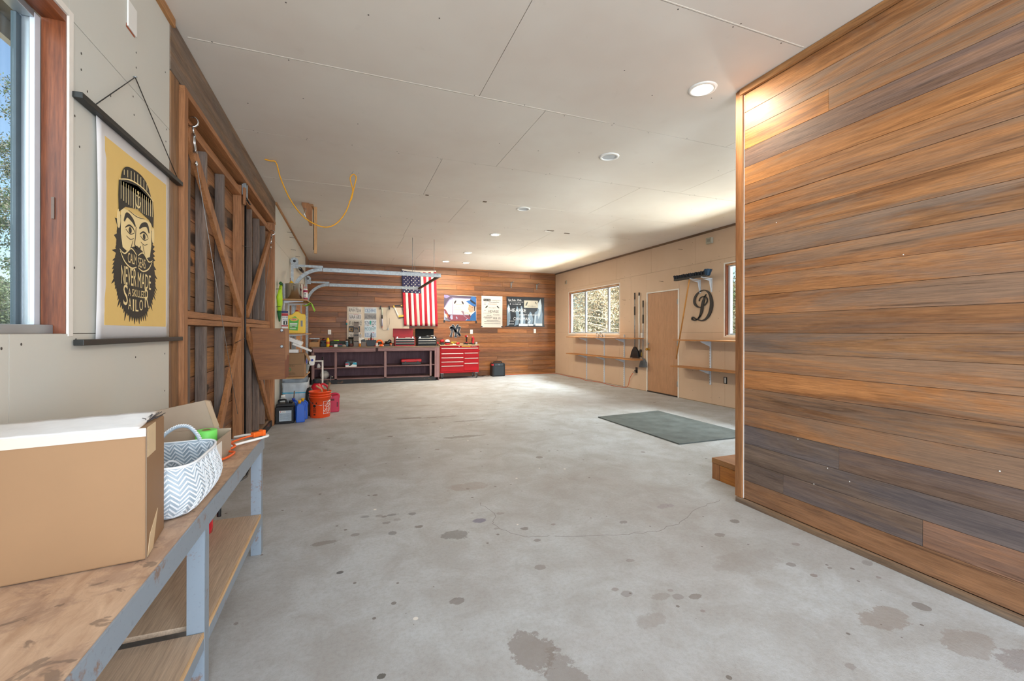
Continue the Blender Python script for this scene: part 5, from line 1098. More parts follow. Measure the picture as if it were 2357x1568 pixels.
for i, (lbl, x, y, s, col) in enumerate((('dark green long case on the long bench', -.25, 11.2, (.34, .18, .13), '#20301f'), ('low black tray of clutter on the long bench', -.02+.0, 11.30, (.12, .10, .07), '#1c1e20'), ('black toolbag between crate and yellow bottle', -.56, 11.1, (.13, .14, .15), '#1e1e20'))):
    t = thing('tool_case', lbl, 'case', (x, y, ZB)); MB().box(-s[0]/2, s[0]/2, -s[1]/2, s[1]/2, 0, s[2]*.6).build('base', plain('case'+str(i), col, .5), t, bevel=.008); MB().box(-s[0]/2, s[0]/2, -s[1]/2, s[1]/2, s[2]*.61, s[2]).build('lid', plain('case'+str(i), col, .5), t, bevel=.012); MB().box(-.02, .02, -s[1]/2-.006, -s[1]/2-.0005, s[2]*.5, s[2]*.72).build('latch', M_black, t)
t = thing('lime_marker', 'short lime green marker lying on the dark green case', 'marker', (-.28, 11.15, ZB+.131)); MB().tube([(-.06, 0, .012), (.06, 0, .012)], .011, 8).build('marker', M_lime, t)
t = thing('white_box', 'small white cardboard box on the front edge of the long bench', 'box', (-.285, 10.90, ZB)); MB().box(-.035, .035, -.03, .03, 0, .055).build('box', M_white, t, bevel=.002); MB().box(-.0355, .0355, -.0305, -.0301, .02, .022).build('seam', M_cardl, t)
for i, (c, lb_) in enumerate((('#2a6a3a', 'green flat box lowest in the small stack on the long bench'), ('#22306c', 'navy flat box in the middle of the small stack on the long bench'), ('#7c2434', 'maroon flat box topmost in the small stack on the long bench'))):
    t = thing('flat_box', lb_, 'box', (-.19, 10.92, ZB+.0225*i)); MB().box(-.045, .045, -.03, .03, 0, .022).build('box', plain('flat'+str(i), c, .5), t, bevel=.002); MB().box(-.046, .046, -.0312, -.0302, .008, .012).build('lid_line', M_black, t)
t = thing('steel_canister', 'blue-tinted glass jar with pale lid on the long bench', 'jar', (-.045, 11.0, ZB)); MB().lathe([(.03, 0), (.033, .01), (.033, .09), (.025, .11)], n=18).build('jar', plain('blue_glass', '#5a7c8a', .15), t); MB().lathe([(.027, .111), (.027, .135)], n=16).build('lid', M_vinyl, t)
t = thing('parts_jar', 'tall jar of hardware with wide black lid on the long bench', 'jar', (.045, 11.15, ZB)); MB().lathe([(.055, 0), (.06, .01), (.06, .17), (.05, .19)], n=20).build('jar', plain('dusty_glass', '#5c584c', .25), t); MB().lathe([(.062, .19), (.064, .215), (.06, .22)], n=20).build('lid', M_black, t); MB().lathe([(.061, .05), (.061, .065)], n=20, cap=False).build('rust_band', plain('rust_band', '#8c4a38', .6), t)
t = thing('red_tin', 'small dark red tin in front of the tall jar', 'tin', (.045, 10.98, ZB)); MB().lathe([(.05, 0), (.05, .04), (.047, .043)], n=18).build('tin', plain('tin_maroon', '#4c2626', .5), t)
t = thing('plaster_lump', 'pale crumpled cloth between the flat boxes and the glass jar', 'cloth', (-.11, 10.93, ZB)); MB().lathe([(.045, 0), (.05, .02), (.03, .045), (.01, .05)], n=9, sx=1.1, sy=.8).build('cloth', M_cardl, t)
M_bin = plain('storage_bin', '#75695f', .5)
for i in range(4):
    t = thing('stacking_bin', ('lowest', 'second lowest', 'second highest', 'topmost')[i]+' taupe parts bin in the tower of bins on the long bench', 'parts bin', (.165, 11.05, ZB+.152*i), group='taupe bins on the long bench')
    MB().box(-.055, .055, -.045, -.04, 0, .105).box(-.055, -.05, -.04, .11, 0, .14).box(.05, .055, -.04, .11, 0, .14).box(-.05, .05, -.04, .11, 0, .005).box(-.05, .05, .105, .11, .005, .14).build('bin', M_bin, t); MB().box(-.05, .05, -.035, .10, .09, .097).build('contents', M_black, t)
    MB().prism([(-.05, 0), (-.03, .018), (0, .006), (.03, .02), (.05, 0)], lambda u, v: (u, -.034, .098+v), lambda u, v: (u, .06, .098+v)).build('hardware', M_blackmetal, t)
t = thing('stacking_bin', 'taupe parts bin standing alone right of the bin tower', 'parts bin', (.33, 11.05, ZB), group='taupe bins on the long bench'); MB().box(-.055, .055, -.045, -.04, 0, .105).box(-.055, -.05, -.04, .11, 0, .14).box(.05, .055, -.04, .11, 0, .14).box(-.05, .05, -.04, .11, 0, .005).build('bin', M_bin, t); MB().prism([(-.05, 0), (-.05, .06), (-.02, .075), (.03, .085), (.05, .05), (.05, 0)], lambda u, v: (u, -.034, .09+v), lambda u, v: (u, .08, .09+v)).build('contents', M_black, t)
t = thing('glue_bottle', 'orange and white glue bottle in front of the taupe bins', 'bottle', (.245, 10.94, ZB)); MB().lathe([(.022, 0), (.026, .01), (.022, .07), (.026, .075)], n=16).build('bottle', plain('glue_orange', '#e08a1c', .4), t); MB().lathe([(.027, .076), (.027, .10), (.012, .12)], n=16).build('cap', M_white, t)
t = thing('tool_basket', 'dark wire basket with red-handled pliers on the long bench', 'basket', (.51, 11.05, ZB))
MB().prism([(-.09, 0), (.09, 0), (.115, .06), (.12, .15), (-.12, .15), (-.115, .06)], lambda u, v: (u, -.05, v), lambda u, v: (u, .05, v)).build('basket', M_blackmetal, t, bevel=.004)
for i, (a, b, c) in enumerate(((-.06, -.05, .19), (0, .02, .20), (.05, .04, .18), (.02, -.02, .17))): MB().tube([(a, 0, .15), (b, 0, c)], .012, 6).build('handle', M_tred, t)
MB().tube([(-.01, 0, .15), (.0, 0, .26), (.005, 0, .33)], [.014, .012, .006], 8).build('pliers', M_black, t); MB().tube([(.0, .0, .2), (.04, 0, .24), (.06, 0, .18)], .004, 5).build('wire', M_black, t)
M_og = plain('glove_orange', '#f0641e', .6)
t = thing('work_glove', 'orange and white work gloves crumpled on the long bench', 'gloves', (.72, 10.94, ZB)); MB().lathe([(.05, 0), (.055, .015), (.04, .04), (.01, .05)], (.02, 0, 0), 10).build('palm', M_og, t)
for i in range(5): MB().tube([(.0+.02*i-.03, 0, .03), (-.05+.03*i, -.045, .015+.01*(i % 2))], [.014, .010], 7).build('finger', M_og if i % 2 else M_white, t)
t = thing('orange_saw_guard', 'orange curved guard of a black power saw on the long bench', 'power tool', (.72, 11.12, ZB)); MB().tube(smooth_path([Vector(p) for p in ((-.10, 0, .05), (-.05, 0, .13), (.03, 0, .13), (.08, 0, .03))], 5), [.02]*15+[.012], 8).build('guard', M_og, t); MB().tube([(-.07, .03, .05), (.04, .03, .06)], .045, 12).build('body', M_black, t)
t = thing('battery_tools', 'pile of black cordless tools beside the red toolbox', 'power tools', (.915, 11.08, ZB)); MB().box(-.09, .11, -.06, .06, 0, .05).tube([(-.08, 0, .08), (.06, 0, .10)], .035, 10).build('body', M_black, t); MB().tube([(.0, 0, .1), (.045, 0, .16)], [.03, .018], 8).build('grip', M_black, t); MB().tube([(.03, -.06, .035), (.08, -.06, .035)], .035, 12).build('orange_end', M_og, t); MB().tube([(.04, -.085, .025), (.07, -.085, .02)], .025, 10).build('grey_end', M_galv, t)
for i, (nm, lbl, cat, x, y, hh, rr, col, lidc) in enumerate((('paint_can', 'small silver paint can behind the dark green case on the long bench', 'can', -.36, 11.40, .13, .05, '#8c8c88', '#5c5c5a'), ('glass_jar', 'jar of brown screws at the back between green case and tall jar', 'jar', -.03, 11.45, .16, .035, '#6c5240', '#202020'),
    ('aerosol_can', 'thin red aerosol can standing behind the toolbag on the long bench', 'spray can', -.57, 11.42, .2, .03, '#8c2c2c', '#202020'), ('glass_jar', 'squat dark jar behind the orange gloves on the long bench', 'jar', .60, 11.38, .10, .045, '#3c3a36', '#8a8a86'), ('paper_cup', 'white paper cup between the tool basket and the gloves on the long bench', 'cup', .635, 11.0, .08, .028, '#dcd8d0', '#dcd8d0'), ('glass_jar', 'narrow grey jar left of the red toolbox on the long bench', 'jar', .99, 11.35, .14, .03, '#77756f', '#b03030'))):
    t = thing(nm, lbl, cat, (x, y, ZB)); MB().lathe([(rr*.95, 0), (rr, .006), (rr, hh*.8), (rr*.85, hh*.88)], n=18).build('body', plain('clutter_'+str(i), col, .45), t); MB().lathe([(rr*.86, hh*.881), (rr*.88, hh), (rr*.7, hh+.004)], n=18).build('lid', plain('clutter_lid_'+str(i), lidc, .45), t)
for i, (lbl, x, y, a) in enumerate((('red-handled screwdriver lying right of the tool basket on the long bench', .60, 10.90, 1.3), ('red-handled screwdriver lying before the green case on the long bench', -.38, 10.92, -.3))):
    t = thing('screwdriver', lbl, 'screwdriver', (x, y, ZB+.012), a); MB().tube([(-.05, 0, 0), (.03, 0, 0)], .012, 8).build('handle', M_tred, t); MB().tube([(.03, 0, 0), (.11, 0, 0)], .004, 6).build('shaft', M_chrome, t)
# under the bench
t = thing('glove_box', 'box of black disposable gloves with teal and white print on the long bench shelf', 'box', (.05, 10.98, .386)); MB().box(-.125, .125, -.06, .06, 0, .105).build('box', M_white, t, bevel=.002)
F_ = lambda u, v, d=0: (u, -.0605-d, v)
mb = MB(); flat(mb, [(-.125, .045), (-.02, .045), (.02, .06), (.125, .045), (.125, .104), (-.125, .104)], F_, 0, .001); mb.build('teal_print', plain('print_teal', '#1fa4c4', .5), t); mb = MB(); flat(mb, [(-.125, .05), (-.06, .055), (-.04, .085), (-.125, .09)], F_, .001, .002); mb.build('red_print', M_tred, t)
mb = MB(); flat(mb, [(-.055, .02), (-.01, .03), (.02, .05), (.05, .103), (-.04, .103), (-.03, .06)], F_, .001, .0025); mb.build('black_print', M_ink, t); MB().prism([(-.10, .105), (.08, .105), (.09, .15), (-.03, .148), (-.10, .165)], lambda u, v: (u, -.03, v), lambda u, v: (u, .03, v)).build('gloves', M_black, t, bevel=.004)
t = thing('socket_case', 'red and black plastic socket set case on the long bench shelf', 'case', (1.46, 10.98, .401)); MB().box(-.245, .245, -.07, .10, 0, .07).build('base', M_black, t, bevel=.015); MB().box(-.25, .25, -.075, .105, .0705, .14).build('lid', M_tred, t, bevel=.02); mb = MB(); [mb.box(x-.02, x+.02, -.082, -.0755, .055, .09) for x in (-.15, .15)]; mb.build('latch', M_black, t); MB().box(-.07, .07, -.085, -.0705, .01, .03).build('handle', M_black, t, bevel=.004)
t = thing('glass_globe', 'frosted round glass lamp globe on the lowest shelf of the long bench', 'lamp globe', (-.53, 11.02, .121)); MB().lathe([(.05, 0), (.09, .04), (.105, .09), (.09, .14), (.06, .165), (.055, .18), (.06, .185)], n=28, cap=False).build('globe', plain('frosted_glass', '#b8b4ae', .35), t)
t = thing('metal_tray', 'black tray with a steel cup at the left of the long bench', 'tray', (-.335, 10.90, .122)); MB().box(-.06, .018, -.06, .10, .0, .02).build('tray', M_black, t, bevel=.004); MB().lathe([(.025, .021), (.028, .06)], (-.02, 0, 0), 14).build('cup', M_chrome, t)
t = thing('white_cloth', 'small white cloth on the left shelf of the long bench', 'cloth', (-.66, 11.0, .376)); MB().lathe([(.04, 0), (.045, .03), (.03, .08), (.012, .10)], n=9).build('cloth', M_white, t)

# ================================================================ on the back wall
Yw = YB-.0068
pg = thing('pegboard', 'cream perforated pegboard above the long bench', 'pegboard', (.72, Yw, 1.395)); MB().box(-.765, .765, -.0105, -.0045, -.46, .46).build('panel', pegmat(), pg); 
for a in ((-.765, .765, -.0044, 0, .44, .46), (-.765, .765, -.0044, 0, -.46, -.44)): MB().box(*a).build('batten', M_trimw, pg)
YP = Yw-.0108; FBk = fr_back(YP-.0035)
def plate(lbl, x, z, w_, bgc, ink, txt, extra=None, sz=None, tp='top'):
    t = thing('license_plate', lbl, 'license plate', (x, YP, z), group='licence plates on the pegboard')
    F = lambda u, v, d=0: (u, -.0036-d, v)
    MB().box(-w_/2, w_/2, -.0035, -.0005, -.076, .076).build('plate', plain('plate_'+bgc[1:], bgc, .4, var=.15, scale=30), t, bevel=.001)
    mb = MB(); a = -w_/2+.02; b = w_/2-.02; 
    if sz: a, b = sz
    for (s, u0, u1) in (txt if isinstance(txt, list) else [(txt, a, b)]): glyphs(mb, s, F, u0-.004, u1+.004, -.052, .036, .001)
    mb.build('characters', plain('plate_ink_'+ink[1:], ink, .5), t)
    for (nm, col, polys) in (extra or []):
        mb = MB(); [flat(mb, p, F, 0, .0008) for p in polys]; mb.build(nm, plain('print_'+col[1:], col, .5), t)
    return t
t = plate('topmost plate of the left column, white with black RPW-7236', .142, 1.772, .31, '#d6cfc4', '#2c2a2a', 'RPW·7236')
mb = MB(); glyphs(mb, 'TEXAS', lambda u, v, d=0: (u, -.0036-d, v), -.05, .06, .048, .066, .001); mb.build('heading', plain('plate_ink_2c2a2a', '#2c2a2a', .5), t)
plate('second plate of the left column, grey-white with VAA 683', .145, 1.602, .30, '#c9c6c4', '#3a3836', 'VAA 683', [('red_heading', '#b0584c', [rect(-.04, .08, .052, .060)])])
plate('third plate of the left column, off-white with F 17 832', .155, 1.445, .32, '#bdb6a8', '#3c3a36', 'F·17·832')
plate('black plate of the left column with yellow characters behind the bins', .13, 1.288, .27, '#191817', '#d29a2a', [('K2', -.115, -.04), ('2', .07, .115)])
plate('lowest plate of the left column, white with 216 half hidden by bins', .15, 1.13, .31, '#d6d0c8', '#54504c', [('216', -.135, -.03), ('80', .07, .14)], [('yellow_mark', '#e0b020', [ell(.12, .052, .013, .013, 12)])])
LBc = '#c3ced6'
plate('topmost plate of the right column, pale blue with CEZ4940', .515, 1.770, .29, LBc, '#4a6c9a', 'CEZ4940', [('red_heading', '#c87a70', [rect(-.10, .06, .052, .058)])])
plate('grey weathered plate of the right column with A394648', .515, 1.614, .29, '#908d8a', '#44444a', 'A394648')
plate('white plate of the right column with a teal figure between 974 and EDE', .515, 1.458, .29, '#cdd6dc', '#2c4468', [('974', -.135, -.03), ('EDE', .03, .13)], [('teal_figure', '#1fa08e', [[(-.018, .045), (.018, .045), (.02, 0), (.008, -.06), (-.012, -.06), (-.02, 0)]]), ('dark_ridge', '#5a3440', [[(-.09, -.07), (-.06, -.055), (-.03, -.07)], [(.03, -.07), (.06, -.055), (.09, -.07)]])])
plate('white and blue plate of the right column with MOORNFP', .515, 1.302, .29, '#c9d8e2', '#4a8a96', 'MOORNFP', [('black_mark', '#2c2a2c', [ell(.05, .052, .014, .01, 10), ell(.075, .052, .012, .01, 10)])])
plate('lowest plate of the right column, pale blue with BZL4020', .515, 1.146, .29, '#c6d3df', '#46689c', 'BZL4020', [('red_mark', '#c0485a', [rect(.05, .09, .048, .062)])])
t = thing('hacksaw', 'yellow and white hacksaw hung on the pegboard', 'hacksaw', (1.22, YP-.012, 1.75))
MB().bar((-.115, 0, .12), (.0, 0, -.14), .014, .028).build('frame', M_white, t, bevel=.002); MB().bar((-.135, 0, .155), (-.115, 0, .10), .016, .032).bar((.05, 0, .165), (.08, 0, .15), .016, .026).build('yellow_end', M_jy, t); MB().bar((-.10, 0, .15), (.05, 0, .165), .014, .03).build('black_handle', M_black, t); MB().bar((.075, 0, .15), (.135, 0, -.13), .006, .010).build('blade', M_blackmetal, t)
MB().bar((-.01, 0, -.125), (.145, 0, -.105), .022, .05).build('grip', M_jy, t, bevel=.004); MB().bar((.0, 0, -.165), (.14, 0, -.145), .02, .028).build('grip_pad', M_black, t, bevel=.004)
t = thing('caulk_tube', 'white caulk tube with black holder hung on the pegboard', 'tube', (.80, YP-.02, 1.5)); MB().tube([(0, 0, -.13), (0, 0, .06)], .018, 12).build('tube', plain('tube_lilac', '#aeb0c4', .4), t); MB().tube([(0, 0, .061), (0, 0, .15)], .016, 10).build('holder', M_black, t); MB().tube([(0, 0, .151), (0, 0, .33)], .012, 8).build('rod', plain('mint_rod', '#cfdccc', .5), t); MB().tube([(0, 0, -.185), (0, 0, -.131)], [.004, .012], 8).build('nozzle', plain('cap_red', '#a8202a', .4), t)
t = thing('wire_loop', 'thin black cable hung in a loop on two black clips of the pegboard', 'cable', (.89, YP-.006, 1.6)); MB().tube([(.10+.0*k-.12+.12*math.cos(a)*1.0, -.006, -.10+.24*math.sin(a)) for k, a in enumerate([PI*.9+PI*1.2*i/24 for i in range(25)])], .0028, 6).build('cable', plain('cable_grey', '#6a6460', .6), t); MB().tube([(.03, -.004, .2), (.04, -.006, -.2), (.055, -.006, -.27)], .002, 5).build('cable', plain('cable_grey', '#6a6460', .6), t)
for x in (-.13, .09): MB().cbox((x, -.01, .245), (.03, .018, .09), (0, .15 if x < 0 else -.1, 0)).build('clip', M_black, t, bevel=.004)
MB().cbox((.06, -.008, -.30), (.03, .014, .05)).build('pendant', M_galv, t, bevel=.003)
t = thing('hand_figure', 'small pink hand-shaped novelty with teal cuff at the pegboard edge', 'novelty', (-.055, YP-.012, 1.46)); MB().tube([(0, 0, -.02), (.004, 0, .03), (-.008, 0, .06)], [.016, .02, .008], 10).build('hand', plain('pink_skin', '#d89a84', .6), t); MB().tube([(.006, 0, -.065), (.002, 0, -.021)], .018, 10).build('cuff', plain('teal_cuff', '#2a98a6', .6), t)
t = thing('paper_slip', 'white paper slip pinned low on the pegboard behind the bins', 'paper', (.30, YP-.001, 1.02)); MB().box(-.06, .06, -.0015, 0, -.06, .055).build('paper', M_white, t)
# flag
fl = thing('wall_flag', 'large red, white and blue flag hung vertically on the back wall', 'flag', (1.76, YB-.03, 1.38))
def fxy(s, q):                                                 # s across 0..13, q down 0..1 (0 = top)
    top, bot = 1.285+.905*s/13, 1.352+.885*s/13
    x = top+(bot-top)*q; z = 2.832-1.452*q+.006*math.sin(s*.9+1)*q-.02*(1-q)*math.sin(PI*s/13)*1.0
    y = -.012-.010*math.sin(s*1.9+q*2.2)*(.4+q)-.006*math.sin(s*4.1+3*q)
    return (x-1.76, y, z-1.38)
def fpatch(mb, s0, s1, q0, q1, ns=3, nq=16, d=0):
    vs = []
    for i in range(ns+1):
        for j in range(nq+1):
            p = fxy(s0+(s1-s0)*i/ns, q0+(q1-q0)*j/nq); vs.append((p[0], p[1]-d, p[2]))
    mb.add(vs, [(i*(nq+1)+j, (i+1)*(nq+1)+j, (i+1)*(nq+1)+j+1, i*(nq+1)+j+1) for i in range(ns) for j in range(nq)], True)
M_fr = plain('flag_red', '#b0122e', .75, var=.05); M_fw = plain('flag_white', '#e9e0d4', .75, var=.03); M_fb = plain('flag_blue', '#23234c', .75, var=.05)
for s in range(13):
    mb = MB(); fpatch(mb, s, s+1, .40 if s < 7 else 0.0, 1); o = mb.build('stripe', M_fr if s % 2 == 0 else M_fw, fl); md = o.modifiers.new('t', 'SOLIDIFY'); md.thickness = .001
mb = MB(); fpatch(mb, 0, 7, 0, .40, 14, 8); cn = mb.build('canton', M_fb, fl)
for k in range(11):
    cnt = 5 if k % 2 == 0 else 4
    for i in range(cnt):
        s = (.75+1.38*i) if cnt == 5 else (1.44+1.38*i); q = .022+.0355*k; p = fxy(s, q)
        o = MB(); o.prism(star(0, 0, .019, .3), lambda u, v: (p[0]+u, p[1]-.003, p[2]+v), lambda u, v: (p[0]+u, p[1]-.001, p[2]+v)); o = o.build('star', M_fw, cn, loc=tuple(-c for c in cn.location))
mb = MB(); vs = []
for i in range(27): s = 13*i/26; p = fxy(s, 0); vs += [(p[0], p[1]-.002, p[2]-.004), (p[0], p[1]+.008, 2.872-1.38-.018*math.sin(PI*s/13))]
mb.add(vs, [(2*i, 2*i+2, 2*i+3, 2*i+1) for i in range(26)], True); o = mb.build('heading', M_fw, fl); md = o.modifiers.new('t', 'SOLIDIFY'); md.thickness = .002
# posters
FW = lambda x, z: (lambda u, v, d=0: (u-x, -.0035-d, v-z))
def poster(lbl, x0, x1, z0, z1, base, tabs):
    x, z = (x0+x1)/2, (z0+z1)/2; t = thing('event_poster', lbl, 'poster', (x, Yw-.002, z)); F = FW(x, z)
    MB().box(x0-x, x1-x, -.003, -.001, z0-z, z1-z).build('sheet', base, t)
    for (a, b) in tabs: MB().cbox((a-x, -.005, b-z), (.045, .003, .07 if abs(a-x0) < .02 and x0 < 3 or x0 < 3 else .035)).build('tape', M_black, t)
    return t, F
def pen(t, F, nm, col, polys, d0=0, d1=.001, texts=(), lines=()):
    mb = MB(); c_ = plain('ink_'+col[1:], col, .45)
    for p in polys: flat(mb, p, F, d0, d1)
    for (s, a, b, c, d) in texts: glyphs(mb, s, F, a, b, c, d, d1)
    for (a, b, v, h) in lines: tinyline(mb, F, a, b, v, h, d1)
    mb.build(nm, c_, t)
t, F = poster('wide poster of a man in a blue hat at a car window', 2.415, 3.322, 1.53, 2.23, plain('paper_cream', '#dccdc4', .5, var=.03), ((2.42, 1.515), (3.315, 1.50)))
pen(t, F, 'dark_roof', '#4c4258', [[(2.415, 2.23), (3.322, 2.215), (3.322, 2.15), (2.64, 2.16), (2.55, 2.10), (2.47, 1.98), (2.42, 1.88), (2.415, 1.88)]])
pen(t, F, 'lilac_sky', '#8078a8', [[(2.415, 2.23), (2.50, 2.23), (2.58, 2.19), (2.48, 2.14), (2.415, 2.16)], [(2.63, 2.155), (3.3, 2.155), (3.3, 2.14), (2.66, 2.14), (2.665, 1.70), (2.645, 1.70), (2.645, 2.12), (2.57, 2.09), (2.50, 1.99), (2.43, 1.88), (2.425, 1.90), (2.49, 2.02), (2.56, 2.115)]], .001, .002)
pen(t, F, 'red_door', '#7c3a4c', [[(2.52, 1.70), (3.2, 1.685), (3.2, 1.53), (2.56, 1.53), (2.5, 1.62)], [(2.415, 1.86), (2.46, 1.83), (2.60, 1.60), (2.415, 1.75)]], .001, .002)
pen(t, F, 'chrome_trim', '#9aa6c4', [[(2.53, 1.72), (3.1, 1.71), (3.1, 1.69), (2.53, 1.70)], [(2.415, 1.80), (2.43, 1.78), (2.44, 1.64), (2.50, 1.56), (2.60, 1.54), (2.56, 1.53), (2.415, 1.53)], [(2.60, 1.69), (2.65, 1.68), (2.655, 1.57), (2.61, 1.56), (2.58, 1.62)], [(2.76, 1.65), (2.79, 1.60), (2.77, 1.56), (2.74, 1.63)]], .002, .003)
pen(t, F, 'dark_grille', '#3c3040', [[(2.45, 1.65+.018*i-.1), (2.57, 1.60+.018*i-.1), (2.57, 1.592+.018*i-.1), (2.45, 1.64+.018*i-.1)] for i in range(5)], .003, .004)
pen(t, F, 'orange_print', '#c86a3c', [[(2.47, 1.72), (2.52, 1.70), (2.55, 1.64), (2.50, 1.65)]], .003, .004)
pen(t, F, 'blue_hat', '#2f66a8', [[(3.02, 2.08), (3.13, 2.10), (3.18, 2.20), (3.25, 2.205), (3.315, 2.18), (3.318, 1.93), (3.24, 1.93), (3.10, 2.01)]], .003, .004)
pen(t, F, 'hat_band', '#1c2434', [[(3.135, 2.105), (3.155, 2.13), (3.30, 2.03), (3.30, 1.98), (3.17, 2.05)]], .004, .005)
pen(t, F, 'face', '#c8967a', [[(3.10, 1.99), (3.24, 1.935), (3.25, 1.80), (3.17, 1.76), (3.12, 1.78), (3.105, 1.83), (3.085, 1.87), (3.10, 1.92)]], .003, .004)
pen(t, F, 'hair_and_marks', '#2a2024', [[(3.25, 1.94), (3.295, 1.93), (3.29, 1.81), (3.26, 1.80)], [(3.11, 1.96), (3.16, 1.94), (3.16, 1.93), (3.11, 1.945)], [(3.18, 1.91), (3.23, 1.90), (3.20, 1.885)], [(3.09, 1.845), (3.13, 1.84), (3.09, 1.83)], ell(2.72, 2.04, .022, .055, 12, rot=-.5), ell(2.93, 2.03, .022, .055, 12, rot=.5), [(3.10, 1.72), (3.15, 1.70), (3.13, 1.63)]], .004, .005, texts=(('AT THE', 2.99, 3.10, 1.725, 1.76),))
pen(t, F, 'blue_jacket', '#1f5f9c', [[(3.0, 1.535), (3.05, 1.58), (3.13, 1.56), (3.17, 1.68), (3.24, 1.77), (3.31, 1.82), (3.318, 1.535)]], .003, .004)
pen(t, F, 'collar', '#d8d4dc', [[(3.14, 1.66), (3.17, 1.72), (3.30, 1.82), (3.30, 1.805), (3.18, 1.70)], [(3.02, 1.55), (3.08, 1.61), (3.08, 1.60), (3.03, 1.545)]], .004, .005)
pen(t, F, 'gloved_hand', '#8c7484', [[(2.88, 1.80), (2.93, 1.81), (2.97, 1.78), (2.98, 1.68), (3.07, 1.60), (3.06, 1.59), (2.96, 1.66), (2.93, 1.73)]], .004, .005)
pen(t, F, 'red_title', '#8c2c34', [], texts=(('Red Guns', 2.735, 2.92, 1.965, 2.0),))
pen(t, F, 'orange_text', '#b07838', [], texts=(('at the dance', 2.68, 2.88, 1.875, 1.895), ('summer band', 2.68, 2.90, 1.835, 1.855)))
pen(t, F, 'blue_text', '#46609c', [], texts=(('if you like it', 2.68, 2.90, 1.795, 1.815), ('be there', 2.68, 2.80, 1.755, 1.775)), lines=((2.70, 3.0, 1.94, .006), (2.70, 2.98, 1.915, .006), (2.5, 2.60, 2.0, .005), (2.47, 2.61, 1.95, .005), (2.47, 2.61, 1.93, .005), (2.68, 3.05, 2.115, .005)))
t, F = poster('narrow white event poster with black print, middle of the three', 3.472, 4.093, 1.353, 2.24, plain('paper_white', '#d8d4cc', .5, var=.03), ((3.48, 1.375), (4.08, 1.375)))
pen(t, F, 'black_print', '#2a2826', [rect(3.53, 3.74, 2.09, 2.155), ell(3.62, 1.93, .05, .018, 12, rot=.75), ell(3.96, 1.93, .05, .018, 12, rot=-.75)], texts=(('Lettergram', 3.77, 4.03, 2.09, 2.135), ('Red Longhorns', 3.69, 3.91, 1.885, 1.925), ('HEARSE', 3.67, 3.98, 1.77, 1.84), ('Cavatta', 3.82, 4.0, 1.695, 1.735), ('FEB 19', 3.82, 4.03, 1.585, 1.64)), lines=((3.55, 3.62, 2.055, .01), (3.69, 4.0, 2.055, .012), (3.54, 3.6, 2.0, .012), (3.55, 3.6, 1.83, .01), (3.52, 3.76, 1.75, .008), (3.62, 3.77, 1.685, .014), (3.54, 3.79, 1.65, .01), (3.53, 3.79, 1.62, .012), (3.57, 3.74, 1.59, .012), (3.62, 3.98, 1.545, .012), (3.55, 4.03, 1.51, .008), (3.55, 4.03, 1.46, .008)))
pen(t, F, 'white_reverse_text', '#e8e4dc', [], .001, .002, texts=(('Woodlawn', 3.545, 3.65, 2.11, 2.135), ('HALL', 3.67, 3.725, 2.105, 2.14)))
pen(t, F, 'orange_print', '#c0763c', [], lines=((3.67, 3.93, 2.005, .014),))
t, F = poster('wide black and white event poster with figures, rightmost of the three', 4.223, 5.403, 1.374, 2.238, plain('paper_black', '#2b2f36', .25, var=.15), ((4.20, 1.385), (5.40, 1.40)))
pen(t, F, 'figure_print', '#7f95a8', [[(4.24, 1.40), (4.30, 1.42), (4.34, 1.62), (4.32, 1.95), (4.27, 2.02), (4.235, 1.9)], [(4.46, 1.40), (4.58, 1.44), (4.62, 1.66), (4.58, 1.90), (4.54, 1.98), (4.50, 1.80), (4.52, 1.65)], [(4.62, 1.40), (4.80, 1.40), (4.80, 1.62), (4.74, 1.75), (4.70, 1.96), (4.66, 1.98), (4.64, 1.75)], [(4.86, 1.42), (5.02, 1.42), (5.05, 1.60), (5.0, 1.78), (4.95, 1.82), (4.90, 1.7)], [(5.05, 1.42), (5.34, 1.42), (5.35, 1.75), (5.31, 2.05), (5.26, 2.16), (5.22, 2.02), (5.18, 1.85), (5.10, 1.8)]])
pen(t, F, 'highlight_print', '#c9d8e2', [[(4.66, 1.42), (4.72, 1.42), (4.74, 1.6), (4.70, 1.9), (4.68, 1.93), (4.67, 1.7)], [(5.22, 1.60), (5.28, 1.75), (5.32, 2.0), (5.28, 2.2), (5.22, 2.1), (5.16, 1.95), (5.24, 1.9), (5.2, 1.75)], [(4.27, 1.75), (4.31, 1.9), (4.28, 1.98), (4.25, 1.9)], [(4.87, 1.5), (4.93, 1.46), (4.98, 1.58), (4.94, 1.56)], [(5.08, 1.45), (5.12, 1.45), (5.14, 1.7), (5.11, 1.75)]], .001, .002)
pen(t, F, 'cream_panel', '#c9c2b0', [rect(4.76, 5.20, 1.93, 2.145)], .002, .003)
pen(t, F, 'panel_print', '#4a4e4c', [ell(4.84, 2.045, .07, .022, 12, rot=1.1), ell(5.13, 2.08, .045, .014, 12, rot=-1.0)], .003, .004, texts=(('Red Longhorns', 4.87, 5.12, 1.955, 2.0),))
